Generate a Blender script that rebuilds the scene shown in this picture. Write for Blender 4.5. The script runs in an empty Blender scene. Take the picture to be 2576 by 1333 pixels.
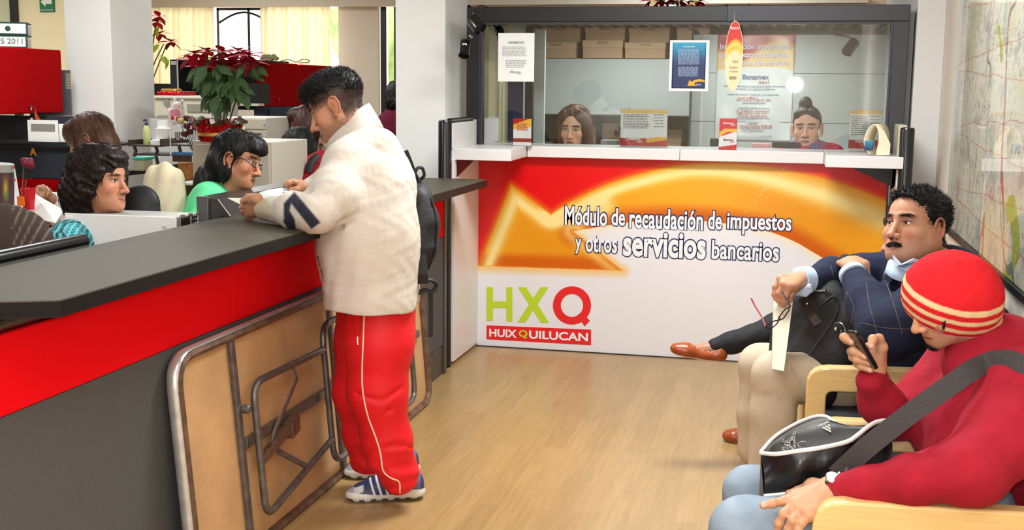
import bpy, math, random
import numpy as np
from mathutils import Vector, Matrix, Quaternion
from math import sin, cos, pi, radians, sqrt, atan2

# ---------------------------------------------------------------- camera
F = 2995.0; CX, CY = 1288.0, 666.5            # focal length in px for a 2576 x 1333 frame
def _camera_axes(vy=(2000., 232.), slope=.0109):
    y = np.array([(vy[0]-CX)/F, (vy[1]-CY)/F, 1.]); y /= np.linalg.norm(y)
    h = np.array([1., slope, 0]); h /= np.linalg.norm(h)
    up = np.cross(y, h); up /= np.linalg.norm(up)
    if up[1] > 0: up = -up
    return np.array([np.cross(y, up), y, up])
RW = _camera_axes(); CAM = np.array([0., 0., 1.6])
def ray(px, py): return RW @ np.array([(px-CX)/F, (py-CY)/F, 1.])
def P(px, py, d): return CAM + ray(px, py)*d                      # point at view depth d
def on(px, py, ax, v):                                            # point on a wall, floor or front plane
    r = ray(px, py); return CAM + r*((v-CAM[ax])/r[ax])
def depth_of(w): return float((RW.T @ (np.array(w)-CAM))[2])
def pix(w):
    c = (np.asarray(w)-CAM) @ RW
    return CX+F*c[..., 0]/c[..., 2], CY+F*c[..., 1]/c[..., 2]
scene = bpy.context.scene
cd = bpy.data.cameras.new('camera'); co = bpy.data.objects.new('camera', cd); scene.collection.objects.link(co)
cd.sensor_width = 36; cd.lens = 36*F/2576; cd.clip_start = .05; cd.clip_end = 200
_m = np.eye(4); _m[:3, 0] = RW[:, 0]; _m[:3, 1] = -RW[:, 1]; _m[:3, 2] = -RW[:, 2]; _m[:3, 3] = CAM
co.matrix_world = Matrix(_m.tolist()); scene.camera = co

# ---------------------------------------------------------------- exposure, world, lights
scene.view_settings.view_transform = 'Standard'; scene.view_settings.look = 'None'
scene.view_settings.gamma = 1; scene.view_settings.use_curve_mapping = False
scene.view_settings.exposure = 0.46
scene.cycles.use_denoising = True; scene.cycles.max_bounces = 6; scene.cycles.diffuse_bounces = 3
scene.cycles.transparent_max_bounces = 12; scene.cycles.caustics_reflective = False; scene.cycles.caustics_refractive = False
scene.cycles.sample_clamp_indirect = 4
w = bpy.data.worlds.new('world'); scene.world = w; w.use_nodes = True
bg = w.node_tree.nodes['Background']; bg.inputs[0].default_value = (.93, .96, 1, 1); bg.inputs[1].default_value = 2.2
def lamp(name, kind, loc, power, col=(1, 1, 1), size=.1, size_y=None, aim=None, spread=None):
    l = bpy.data.lights.new(name, kind); l.energy = power; l.color = col
    if kind == 'AREA':
        l.size = size
        if size_y: l.shape = 'RECTANGLE'; l.size_y = size_y
        if spread: l.spread = spread
    else: l.shadow_soft_size = size
    o = bpy.data.objects.new(name, l); scene.collection.objects.link(o); o.location = Vector(loc)
    if aim is not None: o.rotation_euler = (Vector(aim)-Vector(loc)).to_track_quat('-Z', 'Y').to_euler()
    return o
# the photographer's flash sits on the camera and leaves its reflection in the booth glass
lamp('camera_flash', 'POINT', CAM+np.array([.0, -.02, .085]), 82, (.97, .99, 1), .06)
for _x, _y, _p in ((-.9, .4, 26), (-.8, 2.2, 22), (-.55, 5.0, 82), (-4.2, 3.0, 24), (-4.0, 6.0, 34), (-4.4, 9.0, 30), (-5.8, 11.4, 26), (-7.2, 8.0, 40), (-.8, 10.4, 26), (.0, -1.4, 26)):
    lamp('ceiling_fill', 'AREA', (_x, _y, 2.86), _p, (.90, .97, 1), 1.3, .6, (_x, _y, 0))  # unseen soft lights added under the ceiling to raise the room's brightness
lamp('booth_fill', 'AREA', (-.7, 8.1, 2.03), 21, (.95, 1, .98), 1.4, .3, (-.7, 8.2, 0))  # unseen light added below the booth roof to brighten its inside
lamp('window_daylight', 'AREA', (-4.6, 16.2, 2.2), 300, (1, .97, .92), 4.5, 1.9, (-4.0, 12, 1.6))
# ---------------------------------------------------------------- helpers
C = scene.collection
def lin(c):
    c = np.asarray(c, float)/255.
    return np.where(c <= .04045, c/12.92, ((c+.055)/1.055)**2.4)
def rgb(c): return tuple(float(v) for v in lin(c)) + (1.,)
MATS = {}
def mat(name, col, rough=.6, metal=0., spec=.5, noise=0., nscale=8., bump=0., bscale=60., attr=False, stretch=(1, 1, 1), sheen=0., coat=0., wave=None, emit=0.):
    if name in MATS: return MATS[name]
    m = bpy.data.materials.new(name); m.use_nodes = True; nt = m.node_tree; N = nt.nodes; L = nt.links
    b = N['Principled BSDF']; b.inputs['Roughness'].default_value = rough; b.inputs['Metallic'].default_value = metal
    b.inputs['Specular IOR Level'].default_value = spec; b.inputs['Coat Weight'].default_value = coat; b.inputs['Coat Roughness'].default_value = .15
    if sheen: b.inputs['Sheen Weight'].default_value = sheen
    tc = N.new('ShaderNodeTexCoord'); mp = N.new('ShaderNodeMapping'); L.new(tc.outputs['Object'], mp.inputs[0]); mp.inputs['Scale'].default_value = stretch
    if attr:
        src = N.new('ShaderNodeAttribute'); src.attribute_name = 'Col'; out = src.outputs['Color']
    else:
        src = N.new('ShaderNodeRGB'); src.outputs[0].default_value = rgb(col); out = src.outputs[0]
    if noise:
        n = N.new('ShaderNodeTexNoise'); n.inputs['Scale'].default_value = nscale; n.inputs['Detail'].default_value = 5; L.new(mp.outputs[0], n.inputs['Vector'])
        r = N.new('ShaderNodeMapRange'); r.inputs[1].default_value = .3; r.inputs[2].default_value = .7; r.inputs[3].default_value = 1-noise; r.inputs[4].default_value = 1+noise*.6; L.new(n.outputs[0], r.inputs[0])
        mx = N.new('ShaderNodeVectorMath'); mx.operation = 'SCALE'; L.new(out, mx.inputs[0]); L.new(r.outputs[0], mx.inputs['Scale']); out = mx.outputs[0]
    L.new(out, b.inputs['Base Color'])
    if bump:
        n2 = N.new('ShaderNodeTexNoise'); n2.inputs['Scale'].default_value = bscale; n2.inputs['Detail'].default_value = 3; L.new(mp.outputs[0], n2.inputs['Vector'])
        bp = N.new('ShaderNodeBump'); bp.inputs['Strength'].default_value = bump; bp.inputs['Distance'].default_value = .01; L.new(n2.outputs[0], bp.inputs['Height']); L.new(bp.outputs[0], b.inputs['Normal'])
    if emit:
        b.inputs['Emission Strength'].default_value = emit; L.new(out, b.inputs['Emission Color'])
    MATS[name] = m; return m

def mesh_from(name, V, Fc, col=None, smooth=False):
    me = bpy.data.meshes.new(name); V = np.asarray(V, dtype=np.float32)
    if isinstance(Fc, np.ndarray) and Fc.ndim == 2:
        n, k = Fc.shape; me.vertices.add(len(V)); me.vertices.foreach_set('co', V.ravel())
        me.loops.add(n*k); me.loops.foreach_set('vertex_index', Fc.astype(np.int32).ravel())
        me.polygons.add(n); me.polygons.foreach_set('loop_start', np.arange(0, n*k, k, dtype=np.int32))
        me.update(calc_edges=True)
    else: me.from_pydata([tuple(map(float, v)) for v in V], [], [tuple(map(int, f)) for f in Fc]); me.update()
    if smooth: me.polygons.foreach_set('use_smooth', np.ones(len(me.polygons), dtype=bool))
    if col is not None:
        a = me.color_attributes.new('Col', 'FLOAT_COLOR', 'POINT'); c = np.ones((len(V), 4), dtype=np.float32); c[:, :3] = lin(col); a.data.foreach_set('color', c.ravel())
    return me
def tag(o, label=None, cat=None, group=None, kind=None):
    if label: o['label'] = label
    if cat: o['category'] = cat
    if group: o['group'] = group
    if kind: o['kind'] = kind
    return o
def rel(o, parent):
    if parent is not None:
        o.parent = parent; o.matrix_parent_inverse = parent_world(parent).inverted()
    return o
def parent_world(p):
    m = Matrix.LocRotScale(p.location, p.rotation_euler, p.scale)
    return (parent_world(p.parent) @ p.matrix_parent_inverse @ m) if p.parent else m
def thing(name, label, cat, loc=(0, 0, 0), group=None):
    o = bpy.data.objects.new(name, None); C.objects.link(o); o.location = Vector([float(v) for v in loc]); o.empty_display_size = .05
    return tag(o, label, cat, group)

class MB:                                                        # collects shapes into ONE mesh
    def __init__(s): s.v = []; s.f = []; s.c = []; s.col = None
    def add(s, V, Fc):
        n = len(s.v); s.v += [tuple(map(float, v)) for v in V]; s.f += [tuple(int(i)+n for i in f) for f in Fc]
        s.c += [s.col or (200, 200, 200)]*len(V); return s
    def box(s, a, b):
        x0, y0, z0 = np.minimum(a, b); x1, y1, z1 = np.maximum(a, b)
        return s.add([(x0, y0, z0), (x1, y0, z0), (x1, y1, z0), (x0, y1, z0), (x0, y0, z1), (x1, y0, z1), (x1, y1, z1), (x0, y1, z1)],
                     [(0, 3, 2, 1), (4, 5, 6, 7), (0, 1, 5, 4), (1, 2, 6, 5), (2, 3, 7, 6), (3, 0, 4, 7)])
    def hexa(s, q, r):                                            # two quads joined
        q = list(q)+list(r)
        return s.add(q, [(0, 3, 2, 1), (4, 5, 6, 7), (0, 1, 5, 4), (1, 2, 6, 5), (2, 3, 7, 6), (3, 0, 4, 7)])
    def obox(s, c, ex, ey, ez):                                   # centre and three half-axes
        c, ex, ey, ez = map(np.asarray, (c, ex, ey, ez))
        return s.hexa([c-ex-ey-ez, c+ex-ey-ez, c+ex+ey-ez, c-ex+ey-ez], [c-ex-ey+ez, c+ex-ey+ez, c+ex+ey+ez, c-ex+ey+ez])
    def prism(s, pts, off):                                       # polygon extruded by off
        pts = [np.asarray(p, float) for p in pts]; off = np.asarray(off, float); n = len(pts)
        return s.add(pts+[p+off for p in pts], [tuple(range(n))[::-1], tuple(range(n, 2*n))]+[(i, (i+1) % n, (i+1) % n+n, i+n) for i in range(n)])
    def tube(s, pts, r, n=8, closed=False, flat=None):
        pts = [np.asarray(p, float) for p in pts]; m = len(pts); rs = r if hasattr(r, '__len__') else [r]*m
        up = None; rings = []
        for i, p in enumerate(pts):
            a = pts[i-1] if (i or closed) else p; b = pts[(i+1) % m] if (i < m-1 or closed) else p
            t = b-a; t = t/(np.linalg.norm(t)+1e-12)
            if up is None:
                up = np.array([0, 0, 1.]) if abs(t[2]) < .9 else np.array([1., 0, 0])
                if flat is not None: up = np.asarray(flat[0], float)
            up = up-t*np.dot(up, t); up /= np.linalg.norm(up)+1e-12
            sd = np.cross(t, up); k = flat[1] if flat else 1.
            rings.append([p+rs[i]*(cos(2*pi*j/n)*sd+k*sin(2*pi*j/n)*up) for j in range(n)])
        V = [v for q in rings for v in q]; Fc = []
        for i in range(m if closed else m-1):
            k = (i+1) % m
            Fc += [(i*n+j, i*n+(j+1) % n, k*n+(j+1) % n, k*n+j) for j in range(n)]
        if not closed: Fc += [tuple(range(n)), tuple(range((m-1)*n, m*n))[::-1]]
        return s.add(V, Fc)
    def lathe(s, prof, c=(0, 0, 0), axis=(0, 0, 1), n=20):        # profile of (radius, height)
        ax = np.asarray(axis, float); ax /= np.linalg.norm(ax); u = np.cross(ax, (0, 0, 1.) if abs(ax[2]) < .9 else (1., 0, 0)); u /= np.linalg.norm(u); w_ = np.cross(ax, u)
        c = np.asarray(c, float); V = []; Fc = []
        for r, h in prof: V += [c+ax*h+max(r, 1e-5)*(cos(2*pi*j/n)*u+sin(2*pi*j/n)*w_) for j in range(n)]
        for i in range(len(prof)-1): Fc += [(i*n+j, i*n+(j+1) % n, (i+1)*n+(j+1) % n, (i+1)*n+j) for j in range(n)]
        Fc += [tuple(range(n))[::-1], tuple(range((len(prof)-1)*n, len(prof)*n))]
        return s.add(V, Fc)
    def ball(s, c, r, n=12, sc=(1, 1, 1)):
        c = np.asarray(c, float); V = []; Fc = []; k = n//2+1
        for i in range(k):
            th = pi*i/(k-1)
            V += [c+np.array([sc[0]*r*sin(th)*cos(2*pi*j/n), sc[1]*r*sin(th)*sin(2*pi*j/n), sc[2]*r*cos(th)]) for j in range(n)]
        for i in range(k-1): Fc += [(i*n+j, (i+1)*n+j, (i+1)*n+(j+1) % n, i*n+(j+1) % n) for j in range(n)]
        return s.add(V, Fc)
    def build(s, name, m, parent=None, smooth=False, bevel=0., label=None, segs=2):
        me = mesh_from(name, s.v, s.f, np.array(s.c) if s.col else None)
        if smooth:
            me.polygons.foreach_set('use_smooth', np.ones(len(me.polygons), dtype=bool)); 
            me.set_sharp_from_angle(angle=radians(42))
        return link(name, me, m, parent, bevel, label, segs)
def link(name, me, m, parent=None, bevel=0., label=None, segs=2):
    o = bpy.data.objects.new(name, me); C.objects.link(o)
    if m: me.materials.append(m)
    if bevel:
        b = o.modifiers.new('bevel', 'BEVEL'); b.width = bevel; b.segments = segs; b.limit_method = 'ANGLE'; b.angle_limit = radians(40); b.harden_normals = False
    if label: o['label'] = label
    return rel(o, parent)
def struct(name, mb, m, bevel=0.): return tag(mb.build(name, m, None, bevel=bevel), kind='structure')
def copy_thing(root, loc=None, label=None):
    r = root.copy(); C.objects.link(r)
    if loc is not None: r.location = Vector([float(v) for v in loc])
    if label: r['label'] = label
    for ch in list(root.children):
        c = ch.copy(); C.objects.link(c); c.parent = r
        for g in list(ch.children):
            d = g.copy(); C.objects.link(d); d.parent = c
    return r
def arc_path(pts, r, n=6, closed=False):                          # polyline with rounded corners
    pts = [np.asarray(p, float) for p in pts]; out = []; m = len(pts)
    for i, p in enumerate(pts):
        if not closed and i in (0, m-1): out.append(p); continue
        a = pts[i-1]-p; b = pts[(i+1) % m]-p; la, lb = np.linalg.norm(a), np.linalg.norm(b); q = min(r, la*.48, lb*.48)
        s_, e = p+a/la*q, p+b/lb*q
        for t in np.linspace(0, 1, n): out.append((1-t)**2*s_+2*t*(1-t)*p+t*t*e)
    return out
def smooth_path(pts, n=6):                                        # Catmull-Rom
    pts = [np.asarray(p, float) for p in pts]; q = [2*pts[0]-pts[1]]+pts+[2*pts[-1]-pts[-2]]; out = []
    for i in range(1, len(q)-2):
        for t in np.linspace(0, 1, n, endpoint=False):
            a, b, c, d = q[i-1], q[i], q[i+1], q[i+2]
            out.append(.5*((2*b)+(-a+c)*t+(2*a-5*b+4*c-d)*t*t+(-a+3*b-3*c+d)*t**3))
    out.append(pts[-1]); return out
def text_data(s, size=1., bold=0., extrude=0., align='LEFT', space=1.):
    cu = bpy.data.curves.new('text', 'FONT'); cu.body = s; cu.size = size; cu.offset = bold; cu.extrude = extrude; cu.align_x = align; cu.space_character = space; cu.resolution_u = 4
    o = bpy.data.objects.new('text', cu); C.objects.link(o); bpy.context.view_layer.update()
    me = bpy.data.meshes.new_from_object(o.evaluated_get(bpy.context.evaluated_depsgraph_get()))
    bpy.data.objects.remove(o); bpy.data.curves.remove(cu); return me
def text_on(name, s, o0, u, v, m, parent, width=None, height=None, bold=0., lift=.001, thick=0., label=None, mirror=False):
    """Lettering whose box starts at o0 (lower left) and spans width along u and height along v."""
    me = text_data(s, 1., bold); n = len(me.vertices)
    if n == 0: return None
    co_ = np.zeros(n*3, dtype=np.float32); me.vertices.foreach_get('co', co_); co_ = co_.reshape(-1, 3)
    mn, mx = co_.min(0), co_.max(0); u = np.asarray(u, float); u /= np.linalg.norm(u); v = np.asarray(v, float); v /= np.linalg.norm(v); nn = np.cross(u, v)
    sx = width/(mx[0]-mn[0]) if width else None; sy = height/(mx[1]-mn[1]) if height else None
    sx = sx or sy; sy = sy or sx
    X = (co_[:, 0]-mn[0])*sx; Y = (co_[:, 1]-mn[1])*sy
    W = np.asarray(o0, float)+np.outer(X, u)+np.outer(Y, v)+nn*lift
    me.vertices.foreach_set('co', W.astype(np.float32).ravel()); me.update(); me.materials.clear()
    return link(name, me, m, parent, 0., label)
def sheet(name, o0, u, v, nu, nv, colf, m, parent, bend=None, thick=.0015, label=None):
    """A printed sheet: a dense grid spanned by u and v whose print is colf(s, t) in 0..1."""
    o0, u, v = map(lambda a: np.asarray(a, float), (o0, u, v)); nn = np.cross(u, v); nn /= np.linalg.norm(nn)
    S, T = np.meshgrid(np.linspace(0, 1, nu+1), np.linspace(0, 1, nv+1), indexing='ij'); s_, t_ = S.ravel(), T.ravel()
    V = o0+np.outer(s_, u)+np.outer(t_, v)
    if bend is not None: V = V+np.outer(bend(s_, t_), nn)
    col = colf(s_, t_, V); idx = np.arange((nu+1)*(nv+1)).reshape(nu+1, nv+1)
    Q = np.stack([idx[:-1, :-1], idx[1:, :-1], idx[1:, 1:], idx[:-1, 1:]], -1).reshape(-1, 4)
    N0 = len(V); back = V-nn*thick; rim = np.concatenate([idx[:, 0], idx[-1, 1:], idx[::-1, -1][1:], idx[0, ::-1][1:-1]]); rn = np.roll(rim, -1)
    FF = np.concatenate([Q, Q[:, ::-1]+N0, np.stack([rim+N0, rn+N0, rn, rim], -1)])
    VV = np.concatenate([V, back]); cc = np.concatenate([col, np.broadcast_to(np.mean(col, 0)*.5+115, col.shape)])
    return link(name, mesh_from(name, VV, FF, cc), m, parent, 0., label)
def seg_dist(x, y, pts):                                          # distance to a polyline in 2D, with progress
    best = np.full(x.shape, 1e9)
    for (ax, ay), (bx, by) in zip(pts[:-1], pts[1:]):
        dx, dy = bx-ax, by-ay; t = np.clip(((x-ax)*dx+(y-ay)*dy)/(dx*dx+dy*dy+1e-9), 0, 1)
        best = np.minimum(best, np.hypot(x-ax-t*dx, y-ay-t*dy))
    return best
def in_poly(x, y, pts):
    ins = np.zeros(x.shape, bool); j = len(pts)-1
    for i in range(len(pts)):
        xi, yi = pts[i]; xj, yj = pts[j]
        ins ^= ((yi > y) != (yj > y)) & (x < (xj-xi)*(y-yi)/(yj-yi+1e-12)+xi); j = i
    return ins
def mixc(a, b, t):
    t = np.clip(t, 0, 1)[:, None]; return np.asarray(a, float)*(1-t)+np.asarray(b, float)*t
def sstep(a, b, x): t = np.clip((x-a)/(b-a), 0, 1); return t*t*(3-2*t)
_rs = np.random.RandomState(5)
_NW = [(_rs.normal(size=3), _rs.uniform(0, 6.28)) for _ in range(24)]
def snoise(p, scale=1., octs=3, seed=0):                          # cheap smooth noise of points, about -1..1
    out = 0; a = 1.; tot = 0
    for o_ in range(octs):
        w1, f1 = _NW[(seed*5+o_*3) % 24]; w2, f2 = _NW[(seed*5+o_*3+1) % 24]; w3, f3 = _NW[(seed*5+o_*3+2) % 24]
        q = p*(scale*2**o_)
        out = out+a*np.sin(q@w1+f1+1.7*np.sin(q@w2+f2))*np.cos(q@w3+f3); tot += a; a *= .5
    return out/tot

# ---------------------------------------------------------------- implicit bodies: blended shapes turned into ONE continuous surface
class SDF:
    def __init__(s, res=.008): s.res = res; s.p = []; s.lo = []; s.hi = []
    def _b(s, lo, hi): s.lo.append(lo); s.hi.append(hi)
    def cap(s, a, b, r1, r2=None, k=.02, flat=None, op='u'):      # tapered limb; flat = (direction, factor < 1)
        a, b = np.asarray(a, float), np.asarray(b, float); r2 = r1 if r2 is None else r2; R = max(r1, r2)
        if flat is not None: n, f = np.asarray(flat[0], float), flat[1]; n = n/np.linalg.norm(n); flat = (n, f)
        s.p.append(('c', op, k, a, b, r1, r2, flat, np.minimum(a, b)-R-k-.02, np.maximum(a, b)+R+k+.02))
        if op == 'u': s._b(np.minimum(a, b)-R, np.maximum(a, b)+R)
        return s
    def chain(s, pts, rs, k=.02, flat=None):
        for i in range(len(pts)-1): s.cap(pts[i], pts[i+1], rs[i], rs[i+1], k, flat)
        return s
    def ell(s, c, r, rot=None, k=.02, op='u'):                    # rot: 3x3, columns are the ellipsoid's axes
        c = np.asarray(c, float); r = np.asarray(r, float)*np.ones(3); R = np.eye(3) if rot is None else np.asarray(rot, float)
        e = np.abs(R)@r
        s.p.append(('e', op, k, c, r, R, None, None, c-e-k-.02, c+e+k+.02))
        if op == 'u': s._b(c-e, c+e)
        return s
    def dist(s, Q, q):
        if q[0] == 'c':
            _, _, _, a, b, r1, r2, flat, _, _ = q; pa = Q-a; ba = b-a
            if flat is not None:
                n, f = flat; ba2 = ba+n*(ba@n)*(1/f-1); pa = pa+np.multiply.outer(pa@n, n)*(1/f-1)
                h = np.clip((pa@ba2)/(ba2@ba2+1e-12), 0, 1); d = np.linalg.norm(pa-h[..., None]*ba2, axis=-1)-(r1+(r2-r1)*h)
                return d*(.5+.5*f)
            h = np.clip((pa@ba)/(ba@ba+1e-12), 0, 1)
            return np.linalg.norm(pa-h[..., None]*ba, axis=-1)-(r1+(r2-r1)*h)
        _, _, _, c, r, R, _, _, _, _ = q; p = (Q-c)@R; k0 = np.linalg.norm(p/r, axis=-1); k1 = np.linalg.norm(p/(r*r), axis=-1)
        return k0*(k0-1)/(k1+1e-9)
    def mesh(s, name, m, parent=None, colf=None, field=None, label=None, cut=None, pad=.012, ret=False, smooth=True):
        res = s.res; lo = np.min(s.lo, 0)-pad; hi = np.max(s.hi, 0)+pad
        if cut is not None and len(cut) == 2 and not callable(cut): lo = np.maximum(lo, cut[0]); hi = np.minimum(hi, cut[1])
        n = np.ceil((hi-lo)/res).astype(int)+1
        ax = [lo[i]+res*np.arange(n[i]) for i in range(3)]
        f = np.full(n, .06, dtype=np.float32)
        for q in s.p:
            i0 = np.clip(np.floor((q[8]-lo)/res).astype(int), 0, n); i1 = np.clip(np.ceil((q[9]-lo)/res).astype(int)+1, 0, n)
            if np.any(i1 <= i0): continue
            sl = tuple(slice(a, b) for a, b in zip(i0, i1))
            G = np.stack(np.meshgrid(*[ax[i][sl[i]] for i in range(3)], indexing='ij'), -1)
            d = s.dist(G, q); g = f[sl]; k = q[2]
            if q[1] == 'u':
                h = np.maximum(k-np.abs(g-d), 0)/k; f[sl] = np.minimum(g, d)-h*h*k*.25
            else:
                h = np.maximum(k-np.abs(-g-d)*1., 0)/k; f[sl] = np.maximum(g, -d)+h*h*k*.25
        if field is not None:
            near = f < .03; I = np.argwhere(near); Q = lo+I*res
            f[near] = field(Q, f[near])
        f[0] = f[-1] = np.maximum(f[0], .001); f[:, 0] = np.maximum(f[:, 0], .001); f[:, -1] = np.maximum(f[:, -1], .001); f[:, :, 0] = np.maximum(f[:, :, 0], .001); f[:, :, -1] = np.maximum(f[:, :, -1], .001); f[0] = np.maximum(f[0], .001); f[-1] = np.maximum(f[-1], .001)
        V, Q = surface_nets(f, lo, res)
        if ret: return V, Q
        col = colf(V) if colf is not None else None
        return link(name, mesh_from(name, V, Q, col, smooth), m, parent, 0., label)
def surface_nets(f, lo, res):
    ins = f < 0; n = f.shape; cnt = np.zeros(np.array(n)-1, dtype=np.int8)
    cor = [(i, j, k) for i in (0, 1) for j in (0, 1) for k in (0, 1)]
    for i, j, k in cor: cnt += ins[i:n[0]-1+i, j:n[1]-1+j, k:n[2]-1+k]
    act = (cnt > 0) & (cnt < 8); I = np.argwhere(act); idx = np.full(act.shape, -1, dtype=np.int64); idx[act] = np.arange(len(I))
    vals = {c: f[I[:, 0]+c[0], I[:, 1]+c[1], I[:, 2]+c[2]].astype(float) for c in cor}
    acc = np.zeros((len(I), 3)); w_ = np.zeros(len(I))
    for a in cor:
        for ax_ in range(3):
            if a[ax_]: continue
            b = list(a); b[ax_] = 1; b = tuple(b); fa, fb = vals[a], vals[b]; x = (fa < 0) != (fb < 0)
            t = np.where(x, fa/np.where(x, fa-fb, 1), 0); p = np.zeros((len(I), 3)); p[:] = a; p[:, ax_] = t
            acc += p*x[:, None]; w_ += x
    V = lo+(I+acc/w_[:, None])*res; Q = []
    for ax_ in range(3):
        sl0 = [slice(None)]*3; sl1 = [slice(None)]*3; sl0[ax_] = slice(0, -1); sl1[ax_] = slice(1, None)
        a = ins[tuple(sl0)]; b = ins[tuple(sl1)]; E_ = np.argwhere(a != b); sg = a[tuple(E_.T)]
        o1, o2 = [(1, 2), (2, 0), (0, 1)][ax_]
        ok = (E_[:, o1] > 0) & (E_[:, o2] > 0) & (E_[:, o1] < n[o1]-1) & (E_[:, o2] < n[o2]-1); E_ = E_[ok]; sg = sg[ok]
        def g(d1, d2): q = E_.copy(); q[:, o1] -= d1; q[:, o2] -= d2; return idx[tuple(q.T)]
        A, B, D, G_ = g(1, 1), g(0, 1), g(0, 0), g(1, 0); q = np.stack([A, B, D, G_], -1); q[~sg] = q[~sg][:, ::-1]; Q.append(q)
    return V, np.concatenate(Q)
def vnormals(V, Q):
    nrm = np.zeros_like(V); fn = np.cross(V[Q[:, 2]]-V[Q[:, 0]], V[Q[:, 3]]-V[Q[:, 1]])
    for i in range(4): np.add.at(nrm, Q[:, i], fn)
    return nrm/(np.linalg.norm(nrm, axis=1, keepdims=True)+1e-12)
# ---------------------------------------------------------------- materials of the place
m_wall = mat('wall_paint', (226, 212, 196), .85, noise=.02, nscale=3, bump=.05, bscale=90)
m_warm = mat('cream_paint', (252, 236, 192), .85, noise=.02, nscale=3)
m_peach = mat('peach_paint', (240, 212, 190), .85)
m_ceil = mat('ceiling_paint', (240, 238, 232), .9)
m_column = mat('column_paint', (242, 238, 232), .75, noise=.02, nscale=4, bump=.05, bscale=80)
m_black = mat('black_gloss_plastic', (14, 14, 15), .22, spec=.6)
m_dark = mat('dark_frame_metal', (58, 57, 62), .38, metal=.3, noise=.06, nscale=5)
m_blackframe = mat('black_frame_metal', (24, 24, 27), .4)
m_red = mat('red_cubicle_fabric', (250, 12, 24), .95, spec=.1, noise=.06, nscale=220, bump=.25, bscale=500)
m_redplain = mat('red_cabinet_fabric', (166, 2, 8), .95, spec=.08, noise=.12, nscale=160, bump=.2, bscale=400)
m_grey = mat('charcoal_cubicle_fabric', (84, 82, 80), .9, noise=.16, nscale=260, bump=.35, bscale=420)
m_navyfab = mat('slate_cubicle_fabric', (44, 50, 60), .95, noise=.1, nscale=180, bump=.2, bscale=400)
m_top = mat('taupe_counter_laminate', (72, 65, 50), .50, noise=.03, nscale=60, spec=.18)
m_edge = mat('black_counter_edge', (15, 14, 15), .5, spec=.2)
m_base = mat('bronze_plinth_metal', (74, 66, 64), .4, metal=.2)
m_white = mat('white_laminate', (226, 220, 218), .35, noise=.015, nscale=30)
m_beige = mat('beige_metal', (196, 186, 168), .45)
m_lgrey = mat('light_grey_laminate', (176, 180, 178), .5, noise=.02, nscale=20)
m_steel = mat('dull_steel', (118, 118, 120), .35, metal=.7, noise=.12, nscale=30)
m_chrome = mat('chrome', (210, 210, 212), .15, metal=1.)
m_paper = mat('white_paper', (240, 238, 234), .7)
m_print = mat('printed_card', (255, 255, 255), .45, attr=True)
m_gloss = mat('glossy_print', (255, 255, 255), .22, attr=True, spec=.5)
m_board = mat('archive_cardboard', (178, 146, 116), .85, noise=.05, nscale=12)
m_ink = mat('grey_ink', (110, 110, 112), .6); m_inkw = mat('white_ink', (238, 238, 240), .5); m_inkn = mat('navy_ink', (30, 44, 92), .5)
m_clear = mat('clear_acrylic_edge', (205, 215, 212), .15)
def glass_mat(name, tint=(1, 1, 1), refl=.5, rough=.0):
    m = bpy.data.materials.new(name); m.use_nodes = True; nt = m.node_tree; N = nt.nodes; L = nt.links; N.remove(N['Principled BSDF'])
    t = N.new('ShaderNodeBsdfTransparent'); t.inputs[0].default_value = (*tint, 1); g = N.new('ShaderNodeBsdfGlossy'); g.inputs['Roughness'].default_value = rough
    fr = N.new('ShaderNodeFresnel'); fr.inputs[0].default_value = 1.5; mu = N.new('ShaderNodeMath'); mu.operation = 'MULTIPLY'; mu.inputs[1].default_value = refl
    L.new(fr.outputs[0], mu.inputs[0]); mx = N.new('ShaderNodeMixShader'); L.new(mu.outputs[0], mx.inputs[0]); L.new(t.outputs[0], mx.inputs[1]); L.new(g.outputs[0], mx.inputs[2])
    L.new(mx.outputs[0], N['Material Output'].inputs[0]); MATS[name] = m; return m
m_glass = glass_mat('booth_glass', (.95, .97, .96), 1.3, .02)
m_film = glass_mat('clear_film', (.98, .98, .98), .5, .05)

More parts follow.
